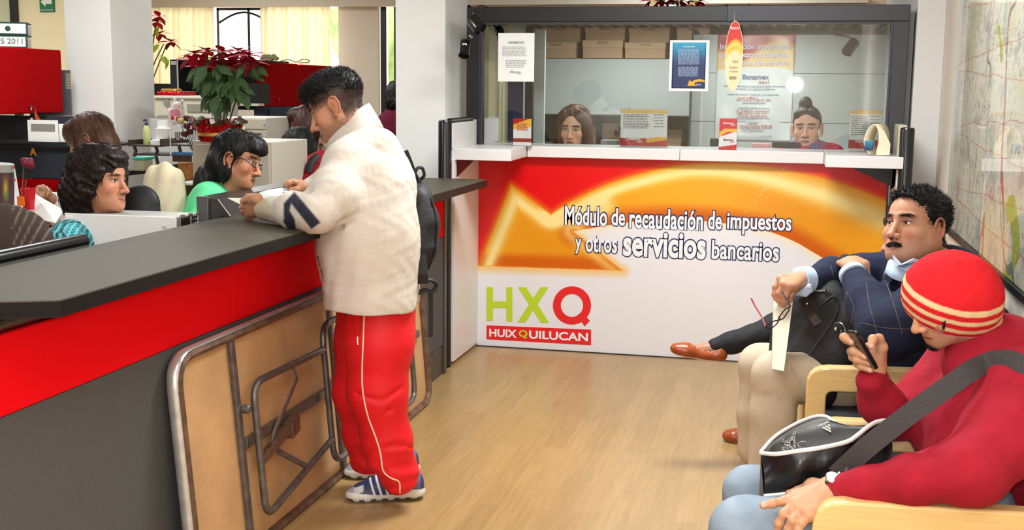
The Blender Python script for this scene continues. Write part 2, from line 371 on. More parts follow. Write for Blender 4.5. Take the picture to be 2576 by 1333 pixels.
# laminate floor: boards run away from the camera
def floor_mat():
    m = bpy.data.materials.new('beech_laminate'); m.use_nodes = True; nt = m.node_tree; N = nt.nodes; L = nt.links; b = N['Principled BSDF']
    tc = N.new('ShaderNodeTexCoord'); mp = N.new('ShaderNodeMapping'); mp.inputs['Rotation'].default_value = (0, 0, pi/2); L.new(tc.outputs['Object'], mp.inputs[0])
    br = N.new('ShaderNodeTexBrick'); L.new(mp.outputs[0], br.inputs['Vector']); br.offset = .37; br.inputs['Scale'].default_value = 1
    br.inputs['Brick Width'].default_value = 1.28; br.inputs['Row Height'].default_value = .095; br.inputs['Mortar Size'].default_value = .0006; br.inputs['Mortar Smooth'].default_value = .3
    br.inputs['Color1'].default_value = rgb((165, 131, 84)); br.inputs['Color2'].default_value = rgb((176, 141, 92)); br.inputs['Mortar'].default_value = rgb((156, 116, 70)); br.inputs['Bias'].default_value = 0
    mp2 = N.new('ShaderNodeMapping'); mp2.inputs['Scale'].default_value = (26, 1.6, 1); L.new(tc.outputs['Object'], mp2.inputs[0])
    n = N.new('ShaderNodeTexNoise'); n.inputs['Scale'].default_value = 2.2; n.inputs['Detail'].default_value = 8; n.inputs['Distortion'].default_value = .6; L.new(mp2.outputs[0], n.inputs['Vector'])
    r = N.new('ShaderNodeMapRange'); r.inputs[1].default_value = .3; r.inputs[2].default_value = .7; r.inputs[3].default_value = .86; r.inputs[4].default_value = 1.07; L.new(n.outputs[0], r.inputs[0])
    mx = N.new('ShaderNodeVectorMath'); mx.operation = 'SCALE'; L.new(br.outputs[0], mx.inputs[0]); L.new(r.outputs[0], mx.inputs['Scale'])
    n3 = N.new('ShaderNodeTexNoise'); n3.inputs['Scale'].default_value = 1.6; n3.inputs['Detail'].default_value = 3; L.new(tc.outputs['Object'], n3.inputs['Vector'])
    r3 = N.new('ShaderNodeMapRange'); r3.inputs[3].default_value = .93; r3.inputs[4].default_value = 1.05; L.new(n3.outputs[0], r3.inputs[0])
    m3 = N.new('ShaderNodeVectorMath'); m3.operation = 'SCALE'; L.new(mx.outputs[0], m3.inputs[0]); L.new(r3.outputs[0], m3.inputs['Scale'])
    L.new(m3.outputs[0], b.inputs['Base Color']); b.inputs['Roughness'].default_value = .3; b.inputs['Specular IOR Level'].default_value = .45
    return m
struct('floor', MB().box((-9, -2.5, -.05), (1.2, 14, 0)), floor_mat())
struct('ceiling', MB().box((-9, -2.5, 2.9), (1.2, 14, 2.95)), m_ceil)
struct('wall_right', MB().box((.8, -2.5, 0), (.95, 14, 2.9)), m_wall)
struct('wall_left', MB().box((-9.1, -2.5, 0), (-9, 14, 2.9)), m_wall)
struct('wall_rear', MB().box((-9, -2.6, 0), (1.2, -2.5, 2.9)), m_wall)
# far wall with the curtained window and the tall narrow window
b = MB(); yb = 13.
b.box((-9, yb, 0), (-7.6, yb+.15, 2.9)).box((-7.6, yb, 0), (-5.1, yb+.15, 1.35)).box((-7.6, yb, 2.5), (-5.1, yb+.15, 2.9)).box((-5.1, yb, 0), (-4.62, yb+.15, 2.9))
b.box((-4.62, yb, 0), (-4.2, yb+.15, 1.2)).box((-4.62, yb, 2.7), (-4.2, yb+.15, 2.9)).box((-4.2, yb, 0), (-3.2, yb+.15, 2.9))
struct('wall_far', b, m_wall)
b = MB().box((-3.2, 11.4, 0), (.8, 11.55, 2.9)).box((-3.2, 11.4, 0), (-3.1, 13, 2.9))
struct('wall_behind_booth', b, m_peach)
struct('trim_1', MB().box((-7.9, 12.86, 2.50), (-4.1, 13, 2.62)).box((-7.9, 12.82, 2.62), (-4.1, 13, 2.70)), m_wall)
struct('trim_2', MB().box((-3.1, 11.25, 2.395), (-1.35, 11.4, 2.44)).box((-1.05, 11.25, 2.395), (.6, 11.4, 2.44)), m_wall)
struct('wall_left_return', MB().box((-9, 10.0, 0), (-7.02, 10.12, 2.9)).box((-7.02, 10.0, 0), (-5.9, 10.12, 2.9)), m_warm)
# window joinery: arched dark frame, mullion, the street glare beyond it is the sky
t = tag(MB().box((-6.62, 13.02, 1.35), (-6.59, 13.08, 2.5)).box((-5.97, 13.02, 1.35), (-5.94, 13.08, 2.5)).box((-6.62, 13.02, 2.475), (-5.94, 13.08, 2.5)).box((-6.23, 13.02, 1.35), (-6.20, 13.08, 2.5))
        .tube([(-6.6+.64*i/12., 13.04, 2.33+.12*sin(pi*i/12.)) for i in range(13)], .013, 6).build('window_1', m_blackframe), kind='structure')
tag(MB().box((-4.60, 13.02, 1.2), (-4.53, 13.08, 2.7)).box((-4.27, 13.02, 1.2), (-4.2, 13.08, 2.7)).box((-4.6, 13.02, 2.6), (-4.2, 13.08, 2.7)).box((-4.44, 13.02, 1.2), (-4.40, 13.08, 2.7)).build('window_2', m_blackframe), kind='structure')
# daylit greenery outside
def foliage_mat():
    m = mat('sunlit_foliage', (170, 190, 120), .8, noise=.5, nscale=3); return m
o = SDF(.09); rnd = random.Random(3)
for i in range(16): o.ell((rnd.uniform(-7.2, -4.2), 17.6+rnd.uniform(-.3, .3), rnd.uniform(.6, 2.6)), rnd.uniform(.4, .7), k=.1)
tag(o.mesh('shrub', foliage_mat(), field=lambda Q, f: f+.04*snoise(Q, 14, 2)), 'pale sunlit bush outside the arched window between the curtains', 'bush')
# curtains
def curtain_mat():
    m = bpy.data.materials.new('cream_curtain'); m.use_nodes = True; nt = m.node_tree; N = nt.nodes; L = nt.links
    b = N['Principled BSDF']; b.inputs['Base Color'].default_value = rgb((240, 232, 210)); b.inputs['Roughness'].default_value = .9
    t = N.new('ShaderNodeBsdfTranslucent'); t.inputs[0].default_value = rgb((250, 242, 218)); mx = N.new('ShaderNodeMixShader'); mx.inputs[0].default_value = .5
    L.new(b.outputs[0], mx.inputs[1]); L.new(t.outputs[0], mx.inputs[2]); L.new(mx.outputs[0], N['Material Output'].inputs[0]); return m
m_cur = curtain_mat()
def curtain(x0, x1, y, z0, z1, n, label, name='curtain'):
    k = n*10; V = []; Fc = []
    for i in range(k+1):
        s_ = i/k; ph = s_*n*2*pi; a = .035
        for z, w_ in ((z0, 1.), (z0*.5+z1*.5, .95), (z1-.1, .6), (z1, .35)): V.append((x0+(x1-x0)*s_+.012*sin(ph*.37+1), y+a*w_*sin(ph+.5*sin(ph*.3)), z))
    for i in range(k): Fc += [(i*4+j, (i+1)*4+j, (i+1)*4+j+1, i*4+j+1) for j in range(3)]
    o = link(name, mesh_from(name, V, Fc, None, True), m_cur); so = o.modifiers.new('thickness', 'SOLIDIFY'); so.thickness = .003
    return tag(o, label, 'curtain', 'curtains at the far window')
curtain(-7.62, -6.58, 12.9, .9, 2.5, 12, 'cream curtain bunched beside the column, left of the arched window')
curtain(-6.02, -5.15, 12.9, .9, 2.5, 10, 'cream curtain hanging above the red overhead cabinets')
curtain(-4.36, -4.22, 12.93, 1.2, 2.6, 2, 'narrow strip of cream curtain in the tall window slit beside the column')

# columns
struct('wall_column_left', MB().box((-4.902, 7.4, 0), (-4.55, 7.951, 2.9)), m_column, .004)
struct('wall_column_middle', MB().box((-2.446, 7.2, 0), (-2.121, 7.712, 2.9)), m_column, .004)
struct('wall_column_right', MB().box((.646, 7.12, 0), (.8, 9.6, 2.9)), mat('cool_white_panel', (216, 212, 208), .6), .004)
struct('baseboard_right', MB().box((.785, 2.0, 0), (.8, 7.1, .08)), m_wall)

# emergency route signs
def exit_sign(x, z, y, lab, h=.12, w_=.15):
    t = thing('exit_sign', lab, 'sign', (x, y, z)); m_g = mat('sign_green', (12, 122, 72), .5); m_w = mat('sign_white', (240, 244, 238), .5)
    MB().box((x-w_/2, y-.012, z-h/2), (x+w_/2, y, z+h/2)).build('panel', m_w, t)
    b = MB(); e = .013
    b.box((x-w_/2+.008, y-.014, z-h/2+.03), (x-w_/2+.018, y-.012, z+h/2-.008)); b.box((x+w_/2-.018, y-.014, z-h/2+.03), (x+w_/2-.008, y-.012, z+h/2-.008))
    b.box((x-w_/2+.008, y-.014, z+h/2-.018), (x+w_/2-.008, y-.012, z+h/2-.008)); b.box((x-w_/2+.008, y-.014, z-h/2+.006), (x+w_/2-.008, y-.012, z-h/2+.036)); b.build('border', m_g, t)
    return t, m_g
# at the far left: RUTA arrow cut out of a green field
t = thing('exit_sign', 'green and white arrow sign on the cream wall above the binders', 'sign', (-6.79, 9.98, 2.34))
m_g = mat('sign_green', (12, 122, 72), .5); m_w = mat('sign_white', (240, 244, 238), .5)
MB().box((-6.865, 9.985, 2.262), (-6.715, 10, 2.46)).build('panel', m_g, t)
q = [(-6.85, 2.355), (-6.80, 2.40), (-6.80, 2.372), (-6.735, 2.372), (-6.735, 2.335), (-6.80, 2.335), (-6.80, 2.31)]
MB().prism([(x, 9.983, z) for x, z in q], (0, -.003, 0)).build('arrow', m_w, t)
text_on('lettering', 'RUTA DE EVACUACION', (-6.855, 9.984, 2.27), (1, 0, 0), (0, 0, 1), m_w, t, width=.13, height=.016)
t = thing('exit_sign', 'green and white arrow sign on the peach wall above the booth frame', 'sign', (-1.2, 11.38, 2.42))
MB().box((-1.24, 11.38, 2.37), (-1.06, 11.4, 2.50)).build('panel', m_w, t)
MB().box((-1.235, 11.377, 2.45), (-1.065, 11.38, 2.495)).box((-1.235, 11.377, 2.375), (-1.222, 11.38, 2.45)).box((-1.078, 11.377, 2.375), (-1.065, 11.38, 2.45)).build('border', m_g, t)
MB().prism([(-1.215, 11.376, 2.415), (-1.185, 11.376, 2.44), (-1.185, 11.376, 2.425), (-1.09, 11.376, 2.425), (-1.09, 11.376, 2.40), (-1.185, 11.376, 2.40), (-1.185, 11.376, 2.385)], (0, -.002, 0)).build('arrow', m_g, t)
# dark picture frame and blinds above the booth
t = thing('picture_frame', 'dark framed picture on the peach wall behind the booth top', 'picture', (-.55, 11.37, 2.38))
MB().box((-.66, 11.37, 2.2), (-.44, 11.4, 2.435)).build('frame', m_blackframe, t); MB().box((-.64, 11.365, 2.22), (-.46, 11.37, 2.41)).build('picture', mat('pink_print', (226, 190, 190), .6), t)
for x0, x1, lb in ((-2.4, -1.4, 'rolled wooden blind above the left half of the booth top'), (.0, .62, 'rolled wooden blind above the right half of the booth top')):
    t = thing('window_blind', lb, 'blind', (x0, 11.35, 2.3), 'wooden blinds behind the booth')
    MB().box((x0, 11.33, 2.36), (x1, 11.36, 2.39)).build('head_rail', m_wall, t)
    b = MB()
    for i in range(5): b.box((x0, 11.34, 2.33-i*.03), (x1, 11.358, 2.352-i*.03))
    b.build('slats', mat('pale_wood_slats', (222, 190, 140), .7), t)
# whiteboard/glass door beyond the far-left partition
t = thing('door_frame', 'dark framed glazed door at the far left behind the binders', 'door', (-7.3, 9.98, 0))
MB().box((-7.16, 9.95, 0), (-7.10, 10, 2.9)).build('jamb', m_blackframe, t); MB().box((-7.9, 9.97, 0), (-7.16, 9.99, 2.9)).build('panel', mat('pale_green_pane', (206, 206, 178), .3), t)

# big map under acrylic on the right wall
def map_col(s_, t_, V):
    p = np.stack([s_*2.9, t_*1.2, s_*0], -1)
    base = mixc((226, 220, 200), (240, 230, 204), .5+.5*snoise(p, 3, 3, 1))
    g = snoise(p*[1, 1, 1], 9, 3, 2); base = mixc(base, (150, 160, 152), .35*sstep(.15, .5, g)+.45*sstep(.3, .6, snoise(p, 46, 3, 3)))
    base = mixc(base, (214, 196, 150), sstep(.2, .6, snoise(p, 4, 2, 4))*.4)
    for x0, z0, w_, h_ in ((.66, .45, .05, .25), (.52, .08, .07, .35), (.80, .5, .04, .2), (.35, .75, .04, .12), (.9, .2, .05, .2)):
        base = mixc(base, (176, 186, 52), .75*((abs(s_-x0+.05*snoise(p, 6, 2, 5)) < w_*.35) & (abs(t_-z0) < h_*.5+.03*snoise(p, 9, 2, 1))))
    for k in range(7):                                            # red and blue road lines
        c = .5+.42*sin(k*1.9)+.12*snoise(p*[1, .4, 1], 3, 2, k); base = mixc(base, (198, 92, 78) if k % 2 else (120, 130, 130), .8*(abs(s_-c) < .0024))
        c = .1+.13*k+.10*(s_-.5)*(1 if k % 2 else -1)+.01*snoise(p, 5, 2, k); base = mixc(base, (204, 110, 92), .55*(abs(t_-c) < .0022))
    speck = snoise(p, 150, 2, 6)*snoise(p, 20, 2, 7); base = mixc(base, (178, 84, 78), .8*(speck > .30)); base = mixc(base, (110, 116, 116), .7*(speck < -.30))
    return base
t = thing('wall_map', 'large town map under clear acrylic on the wall above the chairs', 'map', (.79, 4.6, .92))
sheet('map_sheet', (.792, 6.40, .93), (0, -3.4, 0), (0, 0, 1.17), 560, 240, map_col, mat('map_paper', (255, 255, 255), .8, attr=True, spec=.15), t, thick=.004)
MB().box((.778, 3.0, .905), (.8, 6.42, .93)).box((.778, 3.0, 2.10), (.8, 6.42, 2.12)).build('frame', m_blackframe, t)
MB().box((.7795, 3.0, .93), (.7815, 6.41, 2.10)).build('acrylic_cover', glass_mat('map_acrylic', (.99, .99, .99), .35, .02), t)
MB().box((.7815, 6.395, .93), (.792, 6.41, 2.10)).build('cover_edge', m_clear, t)
# ---------------------------------------------------------------- reception counter
t = thing('reception_counter', 'long cubicle counter with red fabric band over charcoal panel and dark worktop', 'counter', (-1.9, 4.3, 0))
b = MB(); XF, XB, ZT = -1.655, -2.13, 1.10
b.prism([(XF, 2.43, ZT-.042), (XF, 3.79, ZT-.042), (XB, 3.79, ZT-.042), (XB, 2.36, ZT-.042), (-1.80, 2.36, ZT-.042)], (0, 0, .042))
b.build('worktop', m_top, t, bevel=.0025)
MB().box((XF, 3.794, ZT-.042), (XB, 6.44, ZT)).build('worktop', m_top, t, bevel=.0025)
b = MB().box((XF-.0, 2.43, ZT-.040), (XF+.003, 6.44, ZT-.003)).box((-1.80, 2.357, ZT-.040), (XB, 2.36, ZT-.003)).box((XF, 6.44, ZT-.04), (XB, 6.443, ZT-.003))
b.hexa([(-1.80, 2.357, ZT-.04), (-1.80, 2.36, ZT-.04), (-1.80, 2.36, ZT-.003), (-1.80, 2.357, ZT-.003)], [(XF+.003, 2.43, ZT-.04), (XF, 2.432, ZT-.04), (XF, 2.432, ZT-.003), (XF+.003, 2.43, ZT-.003)])
b.build('edge_band', m_edge, t)
MB().tube([(-1.885, .6, 1.022), (-1.885, 6.40, 1.022)], .028, 14).build('top_rail', m_black, t, smooth=True)
for y in (2.62, 3.05, 3.4, 3.95, 4.25, 4.9, 5.5, 6.1): MB().box((-1.90, y-.012, 1.036), (-1.87, y+.012, 1.058)).box((-1.91, y-.03, 1.036), (-1.83, y+.03, 1.04)).build('support_bracket', mat('bracket_metal', (120, 118, 112), .3, metal=.8), t)
MB().box((-1.93, .6, .0), (-1.885, 6.40, 1.0)).build('core', m_blackframe, t)
for y0, y1 in ((.6, 3.733), (3.739, 6.32)): MB().box((-1.889, y0, .785), (-1.868, y1, .992)).build('red_panel', m_red, t, bevel=.006, segs=3)
for y0, y1 in ((.6, 3.733), (3.739, 6.32)): MB().box((-1.889, y0, .165), (-1.872, y1, .783)).build('charcoal_panel', m_grey, t, bevel=.003)
MB().box((-1.889, .6, .0), (-1.874, 6.32, .162)).build('plinth', m_base, t, bevel=.002)
MB().box((-1.93, 6.32, .0), (-1.862, 6.365, 1.0)).build('end_post', m_base, t, bevel=.004)
MB().tube([(-2.165, 1.6, 1.115), (-2.165, 3.315, 1.115)], .024, 14, flat=((0, 0, 1), .85)).build('rear_rail', m_black, t, smooth=True)
MB().box((-2.19, 1.6, .3), (-2.145, 3.31, 1.10)).build('rear_panel', m_grey, t)
MB().box((-2.19, 3.32, .3), (-2.15, 6.40, 1.06)).build('rear_panel', m_grey, t)
# grey sloping cap behind the worktop
t = thing('document_tray', 'grey metal sloping tray on the rear edge of the counter beside the papers', 'tray', (-2.2, 4.5, 1.10))
y0, y1 = 4.21, 5.05
MB().prism([(-2.145, y0, 1.085), (-2.145, y0, 1.10), (-2.10, y0, 1.10), (-2.155, y0, 1.168), (-2.235, y0, 1.175), (-2.235, y0, 1.085)], (0, y1-y0, 0)).build('cap', mat('anthracite_metal', (84, 78, 76), .28, metal=.5), t, bevel=.003)
MB().box((-2.24, y0-.012, 1.06), (-2.19, y0, 1.178)).build('end_plate', m_steel, t, bevel=.003)

# ---------------------------------------------------------------- folding table leaning on the counter
t = thing('folding_table', 'long folding table with bare hardboard underside and rusty steel legs, leaning against the counter', 'table', (-1.83, 4.5, 0))
m_hard = mat('worn_hardboard', (198, 154, 106), .75, noise=.16, nscale=5, bump=.1, bscale=40)
m_rust = mat('rusty_steel', (112, 106, 102), .38, metal=.55, noise=.35, nscale=26, bump=.15, bscale=80)
m_rust2 = mat('rusty_edge_angle', (120, 92, 74), .5, metal=.4, noise=.5, nscale=20, bump=.2, bscale=70)
m_alu = mat('worn_aluminium_edge', (206, 206, 202), .3, metal=.6, noise=.15, nscale=25)
A0, A1, TH = 3.26, 5.73, .76                                      # along the floor; standing on its long edge
def TT(y, z, off=0.):                                             # table plane, tilted a little towards the counter
    return np.array([-1.775-.065*z/TH+off, y, z+.004])
out = arc_path([TT(A0, 0), TT(A1, 0), TT(A1, TH), TT(A0, TH)], .10, 7, True)
MB().prism(out, (-.012, 0, 0)).build('tabletop', m_hard, t)
MB().tube([p+np.array([.006, 0, 0]) for p in arc_path([TT(A0+.006, .006), TT(A1-.006, .006), TT(A1-.006, TH-.006), TT(A0+.006, TH-.006)], .10, 7, True)], .017, 8, True, flat=((1, 0, 0), 1.3)).build('rim', m_rust2, t, smooth=True)
MB().tube([p+np.array([-.002, 0, 0]) for p in arc_path([TT(A0-.004, .1), TT(A0-.004, TH+.003), TT(A1, TH+.003)], .105, 7)], .0135, 8, False, flat=((1, 0, 0), 1.6)).build('edge_trim', m_alu, t, smooth=True)
def flatbar(p, q, w_, th=.018):
    p, q = np.asarray(p), np.asarray(q); a = (q-p)/2; u = a/np.linalg.norm(a); s_ = np.cross(u, (1, 0, 0.)); s_ /= np.linalg.norm(s_)
    return MB().obox((p+q)/2+np.array([th/2, 0, 0]), a, s_*w_/2, np.array([th/2, 0, 0]))
for y in (3.64, 4.52, 5.10): flatbar(TT(y, .02), TT(y, TH-.02), .030).build('cross_bar', m_rust, t, bevel=.003)
flatbar(TT(3.66, .375), TT(5.62, .375), .034, .022).build('centre_rail', m_rust, t, bevel=.003)
L0 = .045
lp = [TT(4.52, .66, L0), TT(4.34, .66, L0), TT(4.34, .10, L0), TT(4.55, .10, L0)]
MB().tube(arc_path(lp, .08, 7), .0135, 10).build('leg_frame', m_rust, t, smooth=True)
lp = [TT(4.345, .565, L0), TT(3.70, .58, L0), TT(3.70, .10, L0), TT(4.345, .20, L0)]
MB().tube(arc_path(lp, .07, 7), .0135, 10).build('leg_frame', m_rust, t, smooth=True)
lp = [TT(5.1, .62, L0), TT(5.4, .62, L0), TT(5.4, .1, L0), TT(4.86, .1, L0)]
MB().tube(arc_path(lp, .08, 7), .0135, 10).build('leg_frame', m_rust, t, smooth=True)
MB().tube([TT(4.03, .57, L0), TT(4.04, .52, L0+.01), TT(3.86, .36, .03), TT(3.83, .32, .03)], .011, 8, flat=((1, 0, 0), .4)).build('brace', m_rust, t, smooth=True)
MB().tube([TT(3.87, .29, .03), TT(4.10, .155, L0)], .011, 8, flat=((1, 0, 0), .4)).build('brace', m_rust, t, smooth=True)
b = MB().obox(TT(3.86, .325, .035), (0, .14, .03), (0, -.004, .018), (.012, 0, 0)); b.obox(TT(4.0, .345, .035), (0, .035, .008), (0, -.004, .03), (.02, 0, 0)); b.build('lock_catch', m_rust2, t, bevel=.004)
for y, z in ((3.66, .50), (4.5, .43), (4.74, .66), (4.88, .10)): MB().lathe([(.016, 0), (.016, .02), (.01, .026)], TT(y, z, .02), (1, 0, 0), 12).build('bolt', m_steel, t, smooth=True)

# ---------------------------------------------------------------- bank booth
YB = 7.10
booth = thing('service_booth', 'glazed payment booth with dark frame, pale panels and printed front', 'booth', (-.7, 7.2, 0))
b = MB(); b.box((-1.955, YB-.01, 2.0), (.604, YB+.10, 2.088)).box((-1.955, YB-.01, 1.25), (-1.868, YB+.10, 2.0)); b.build('frame', m_blackframe, booth, bevel=.004)
b = MB(); b.box((-.4, YB-.014, 1.999), (.606, YB+.09, 2.09)).box((.52, YB-.014, 1.22), (.606, YB+.09, 2.0)); b.build('frame', m_dark, booth, bevel=.004)  # right part in a lighter metal: flash sheen put into its colour
MB().box((-1.866, YB-.002, 1.985), (.52, YB+.06, 1.999)).box((-1.868, YB-.006, 1.24), (-1.855, YB+.02, 1.99)).box((.507, YB-.006, 1.24), (.52, YB+.02, 1.99)).build('frame_lip', m_dark, booth)
MB().box((-1.86, YB+.03, 1.255), (.515, YB+.036, 1.99)).build('glass_pane', m_glass, booth)
MB().box((-1.895, YB+.02, 0.0), (.545, YB+.09, 1.255)).build('front_wall', m_white, booth)
MB().box((-1.905, 6.55, 0.02), (-1.875, YB+.05, 1.20)).build('side_panel', m_white, booth, bevel=.002)
MB().box((-1.915, 6.55, 1.262), (-1.885, YB-.02, 1.415)).box((-1.905, YB+.1, 1.262), (-1.875, 7.6, 1.415)).build('ledge_guard', m_white, booth, bevel=.002)
MB().box((.555, 6.8, 1.262), (.60, YB-.02, 1.43)).build('ledge_guard', mat('cream_laminate', (206, 196, 170), .35), booth, bevel=.003)
MB().tube([(-1.9, 6.53, 1.415), (-1.9, 7.0, 1.418)], .018, 10).build('guard_cap', m_black, booth, smooth=True)
MB().box((.555, 6.75, 0.02), (.60, YB+.05, 1.19)).build('side_panel', m_white, booth, bevel=.002)
b = MB(); z1, z0 = 1.262, 1.197
b.prism([(-1.90, 6.56, z0), (-1.545, 6.56, z0), (-1.56, 7.03, z0), (-1.56, 7.42, z0), (-1.90, 7.42, z0)], (0, 0, z1-z0)); b.build('ledge', m_white, booth, bevel=.003)
MB().box((-1.555, 7.03, z0), (-.642, 7.42, z1)).build('ledge', m_white, booth, bevel=.003)
MB().box((-.640, 7.03, z0), (.176, 7.42, z1)).build('ledge', m_white, booth, bevel=.003)
MB().prism([(.178, 6.72, z0), (.585, 6.72, z0), (.585, 7.42, z0), (.178, 7.42, z0)], (0, 0, z1-z0)).build('ledge', m_white, booth, bevel=.003)
MB().prism([(.585, 6.80, z0), (.585, 7.09, z0), (.585, 7.09, z0-.14), (.585, 6.83, z0-.10)], (-.03, 0, 0)).build('bracket', m_dark, booth)
MB().prism([(.29, 7.03, z0), (.585, 7.03, z0), (.585, 7.03, z0-.13)], (0, .02, 0)).build('bracket', m_dark, booth)
MB().prism([(-1.87, 6.6, z0), (-1.87, 7.09, z0), (-1.87, 6.60, z0-.10)], (-.02, 0, 0)).build('bracket', m_black, booth)
for x, y, h in ((-1.915, 6.50, 1.425), (.598, 6.755, 1.42)):
    MB().lathe([(.038, .0), (.038, h-.012), (.034, h-.003), (.02, h)], (x, y, 0), n=28).build('corner_post', m_black, booth, smooth=True)
# printed front banner: red field, golden arrow sweeping over a white ground
OUTER = [(1386, 537), (1438, 504), (1520, 465), (1603, 438), (1706, 415), (1809, 408), (1912, 415), (2015, 434), (2118, 460), (2226, 502), (2260, 516)]
INNER = [(1442, 582), (1561, 562), (1664, 553), (1768, 556), (1871, 568), (1933, 582), (1995, 606), (2048, 636), (2100, 668), (2170, 720), (2260, 790)]
def cr(pts, n=8): return [tuple(p) for p in smooth_path([np.array([x, y, 0]) for x, y in pts], n)]
OUTER = [(p[0], p[1]) for p in cr(OUTER)]; INNER = [(p[0], p[1]) for p in cr(INNER)]
ARROW = OUTER+[(2270, 520), (2270, 800)]+INNER[::-1]+[(1567, 681), (1202, 669), (1285, 462)]
def banner_col(s_, t_, V):
    x, y = pix(V); ins = in_poly(x, y, ARROW)
    dt = seg_dist(x, y, OUTER); dh = seg_dist(x, y, [(1202, 669), (1285, 462), (1386, 537)]); db = seg_dist(x, y, [(1202, 669), (1567, 681)]); di = seg_dist(x, y, INNER); dr = seg_dist(x, y, [(1442, 582), (1567, 681)])
    above = in_poly(x, y, [(1150, 300), (2300, 300), (2300, 530)]+OUTER[::-1]+[(1285, 462), (1202, 669), (1150, 690)]) & ~ins
    red = mixc((226, 18, 22), (232, 26, 28), sstep(400, 600, y)); d_all = np.minimum.reduce([dt, dh]); red = mixc(red, (236, 120, 30), .7*(1-sstep(0, 16, d_all)))
    wh = np.broadcast_to(np.array([233., 229., 232.]), red.shape); dl = np.minimum.reduce([db, dr*1.3]); wh = mixc(wh, (244, 186, 96), .75*(1-sstep(0, 26, dl))); wh = mixc(wh, (246, 222, 178), .6*(1-sstep(0, 24, di)))
    g = mixc((240, 166, 34), (232, 150, 30), sstep(0, 1, .5+.5*np.sin(x*.01)))
    wi = 22+26*sstep(1700, 2200, x)
    g = mixc(g, (206, 92, 14), .95*(1-sstep(12, 52, di))); g = mixc(g, (210, 96, 16), .95*(1-sstep(18, 44, db)))
    hl = np.exp(-((dt-wi)/(wi*.62))**2)*sstep(1380, 1500, x)+np.exp(-((dh-24)/15)**2)*(x < 1460); hl = hl+.8*np.exp(-((seg_dist(x, y, [(1386, 537), (1450, 545), (1520, 520)])-6)/22)**2)
    g = mixc(g, (250, 226, 150), np.clip(hl, 0, .95)); g = mixc(g, (250, 214, 130), .6*np.exp(-((dr-14)/12)**2))
    g = mixc(g, (226, 128, 22), .8*(1-sstep(0, 7, np.minimum(dt, dh)))); g = mixc(g, (240, 150, 40), .7*(1-sstep(0, 5, np.minimum(db, dr))))
    c = np.where(ins[:, None], g, np.where(above[:, None], red, wh))
    scr = (snoise(V, 5, 2, 3) > .55) & (abs(snoise(V*[1, 1, 3], 60, 1, 4)) < .02); return mixc(c, (250, 240, 230), .5*scr)
ban = sheet('banner', (-1.879, YB-.002, .004), (2.415, 0, 0), (0, 0, 1.193), 900, 440, banner_col, m_gloss, booth, thick=.004)
MB().box((-1.879, YB-.012, 0), (.536, YB-.006, .006)).box((.537, YB-.012, 0), (.543, YB-.004, 1.19)).build('banner_edge', m_blackframe, booth)
def bx(px, py): p = on(px, py, 1, YB-.003); return p
def banner_text(s, x0, y0, x1, y1, m, bold, lift, label=None, name='lettering'):
    a, c_ = bx(x0, y0), bx(x1, y1); h = bx(x0, y0-abs(0))[2]
    return a
def line_text(s, xl, xr, ybl, ybr, ytop, bold=.012, outline=True, col=m_inkw):
    """text whose baseline runs from (xl, ybl) to (xr, ybr) in the print, capital tops at ytop above xl"""
    a, e, tp = bx(xl, ybl), bx(xr, ybr), bx(xl, ytop)
    return a, e-a, tp-a
def put(s, xl, xr, ybase, ytop, desc=False, bold=.02, m=m_inkw, out=m_inkn, ob=.075):
    a = bx(xl, ybase); e = bx(xr, ybase); tp = bx(xl, ytop); W_ = e[0]-a[0]; H_ = tp[2]-a[2]
    if out: text_on('lettering', s, (a[0]-.006, a[1], a[2]-.006), (1, 0, 0), (0, 0, 1), out, booth, width=W_+.012, height=H_+.012, bold=ob, lift=.0012)
    text_on('lettering', s, a, (1, 0, 0), (0, 0, 1), m, booth, width=W_, height=H_, bold=bold, lift=.0022)
put('Módulo', 1421, 1527, 566, 517); put('de', 1538, 1572, 567, 523); put('recaudación', 1583, 1768, 574, 523); put('de', 1781, 1815, 577, 530); put('impuestos', 1828, 1990, 588, 535)
put('y', 1447, 1462, 638, 601); put('otros', 1473, 1552, 634, 592); put('servicios', 1567, 1775, 644, 581, bold=.03); put('bancarios', 1790, 1959, 651, 603)
# HXQ emblem
m_lime = mat('lime_print', (188, 214, 44), .4); m_rd = mat('emblem_red', (232, 32, 36), .4)
def poly_on(pts, m, lift=.0015, name='emblem'):
    V = [bx(x, y)+np.array([0, -lift, 0]) for x, y in pts]; return MB().prism(V, (0, .001, 0)).build(name, m, booth)
poly_on([(1224, 722), (1240, 722), (1240, 758), (1274, 758), (1274, 722), (1289, 722), (1289, 808), (1274, 808), (1274, 774), (1240, 774), (1240, 806), (1224, 806)], m_lime)
poly_on([(1303, 722), (1323, 722), (1341, 750), (1360, 722), (1380, 722), (1352, 765), (1381, 811), (1361, 811), (1341, 780), (1322, 810), (1302, 810), (1331, 765)], m_lime)
b = MB(); cxq, cyq = 1439, 768; n = 40
ring_o = [bx(cxq+48*cos(2*pi*i/n), cyq+48*sin(2*pi*i/n))+np.array([0, -.0015, 0]) for i in range(n)]; ring_i = [bx(cxq+28*cos(2*pi*i/n), cyq+29*sin(2*pi*i/n))+np.array([0, -.0015, 0]) for i in range(n)]
b.add(ring_o+ring_i, [(i, (i+1) % n, (i+1) % n+n, i+n) for i in range(n)]); b.build('emblem', m_rd, booth)
poly_on([(1452, 793), (1462, 785), (1484, 806), (1471, 820)], m_rd, .0025)
poly_on([(1224, 818), (1487, 829), (1487, 868), (1224, 853)], m_rd, .0012)
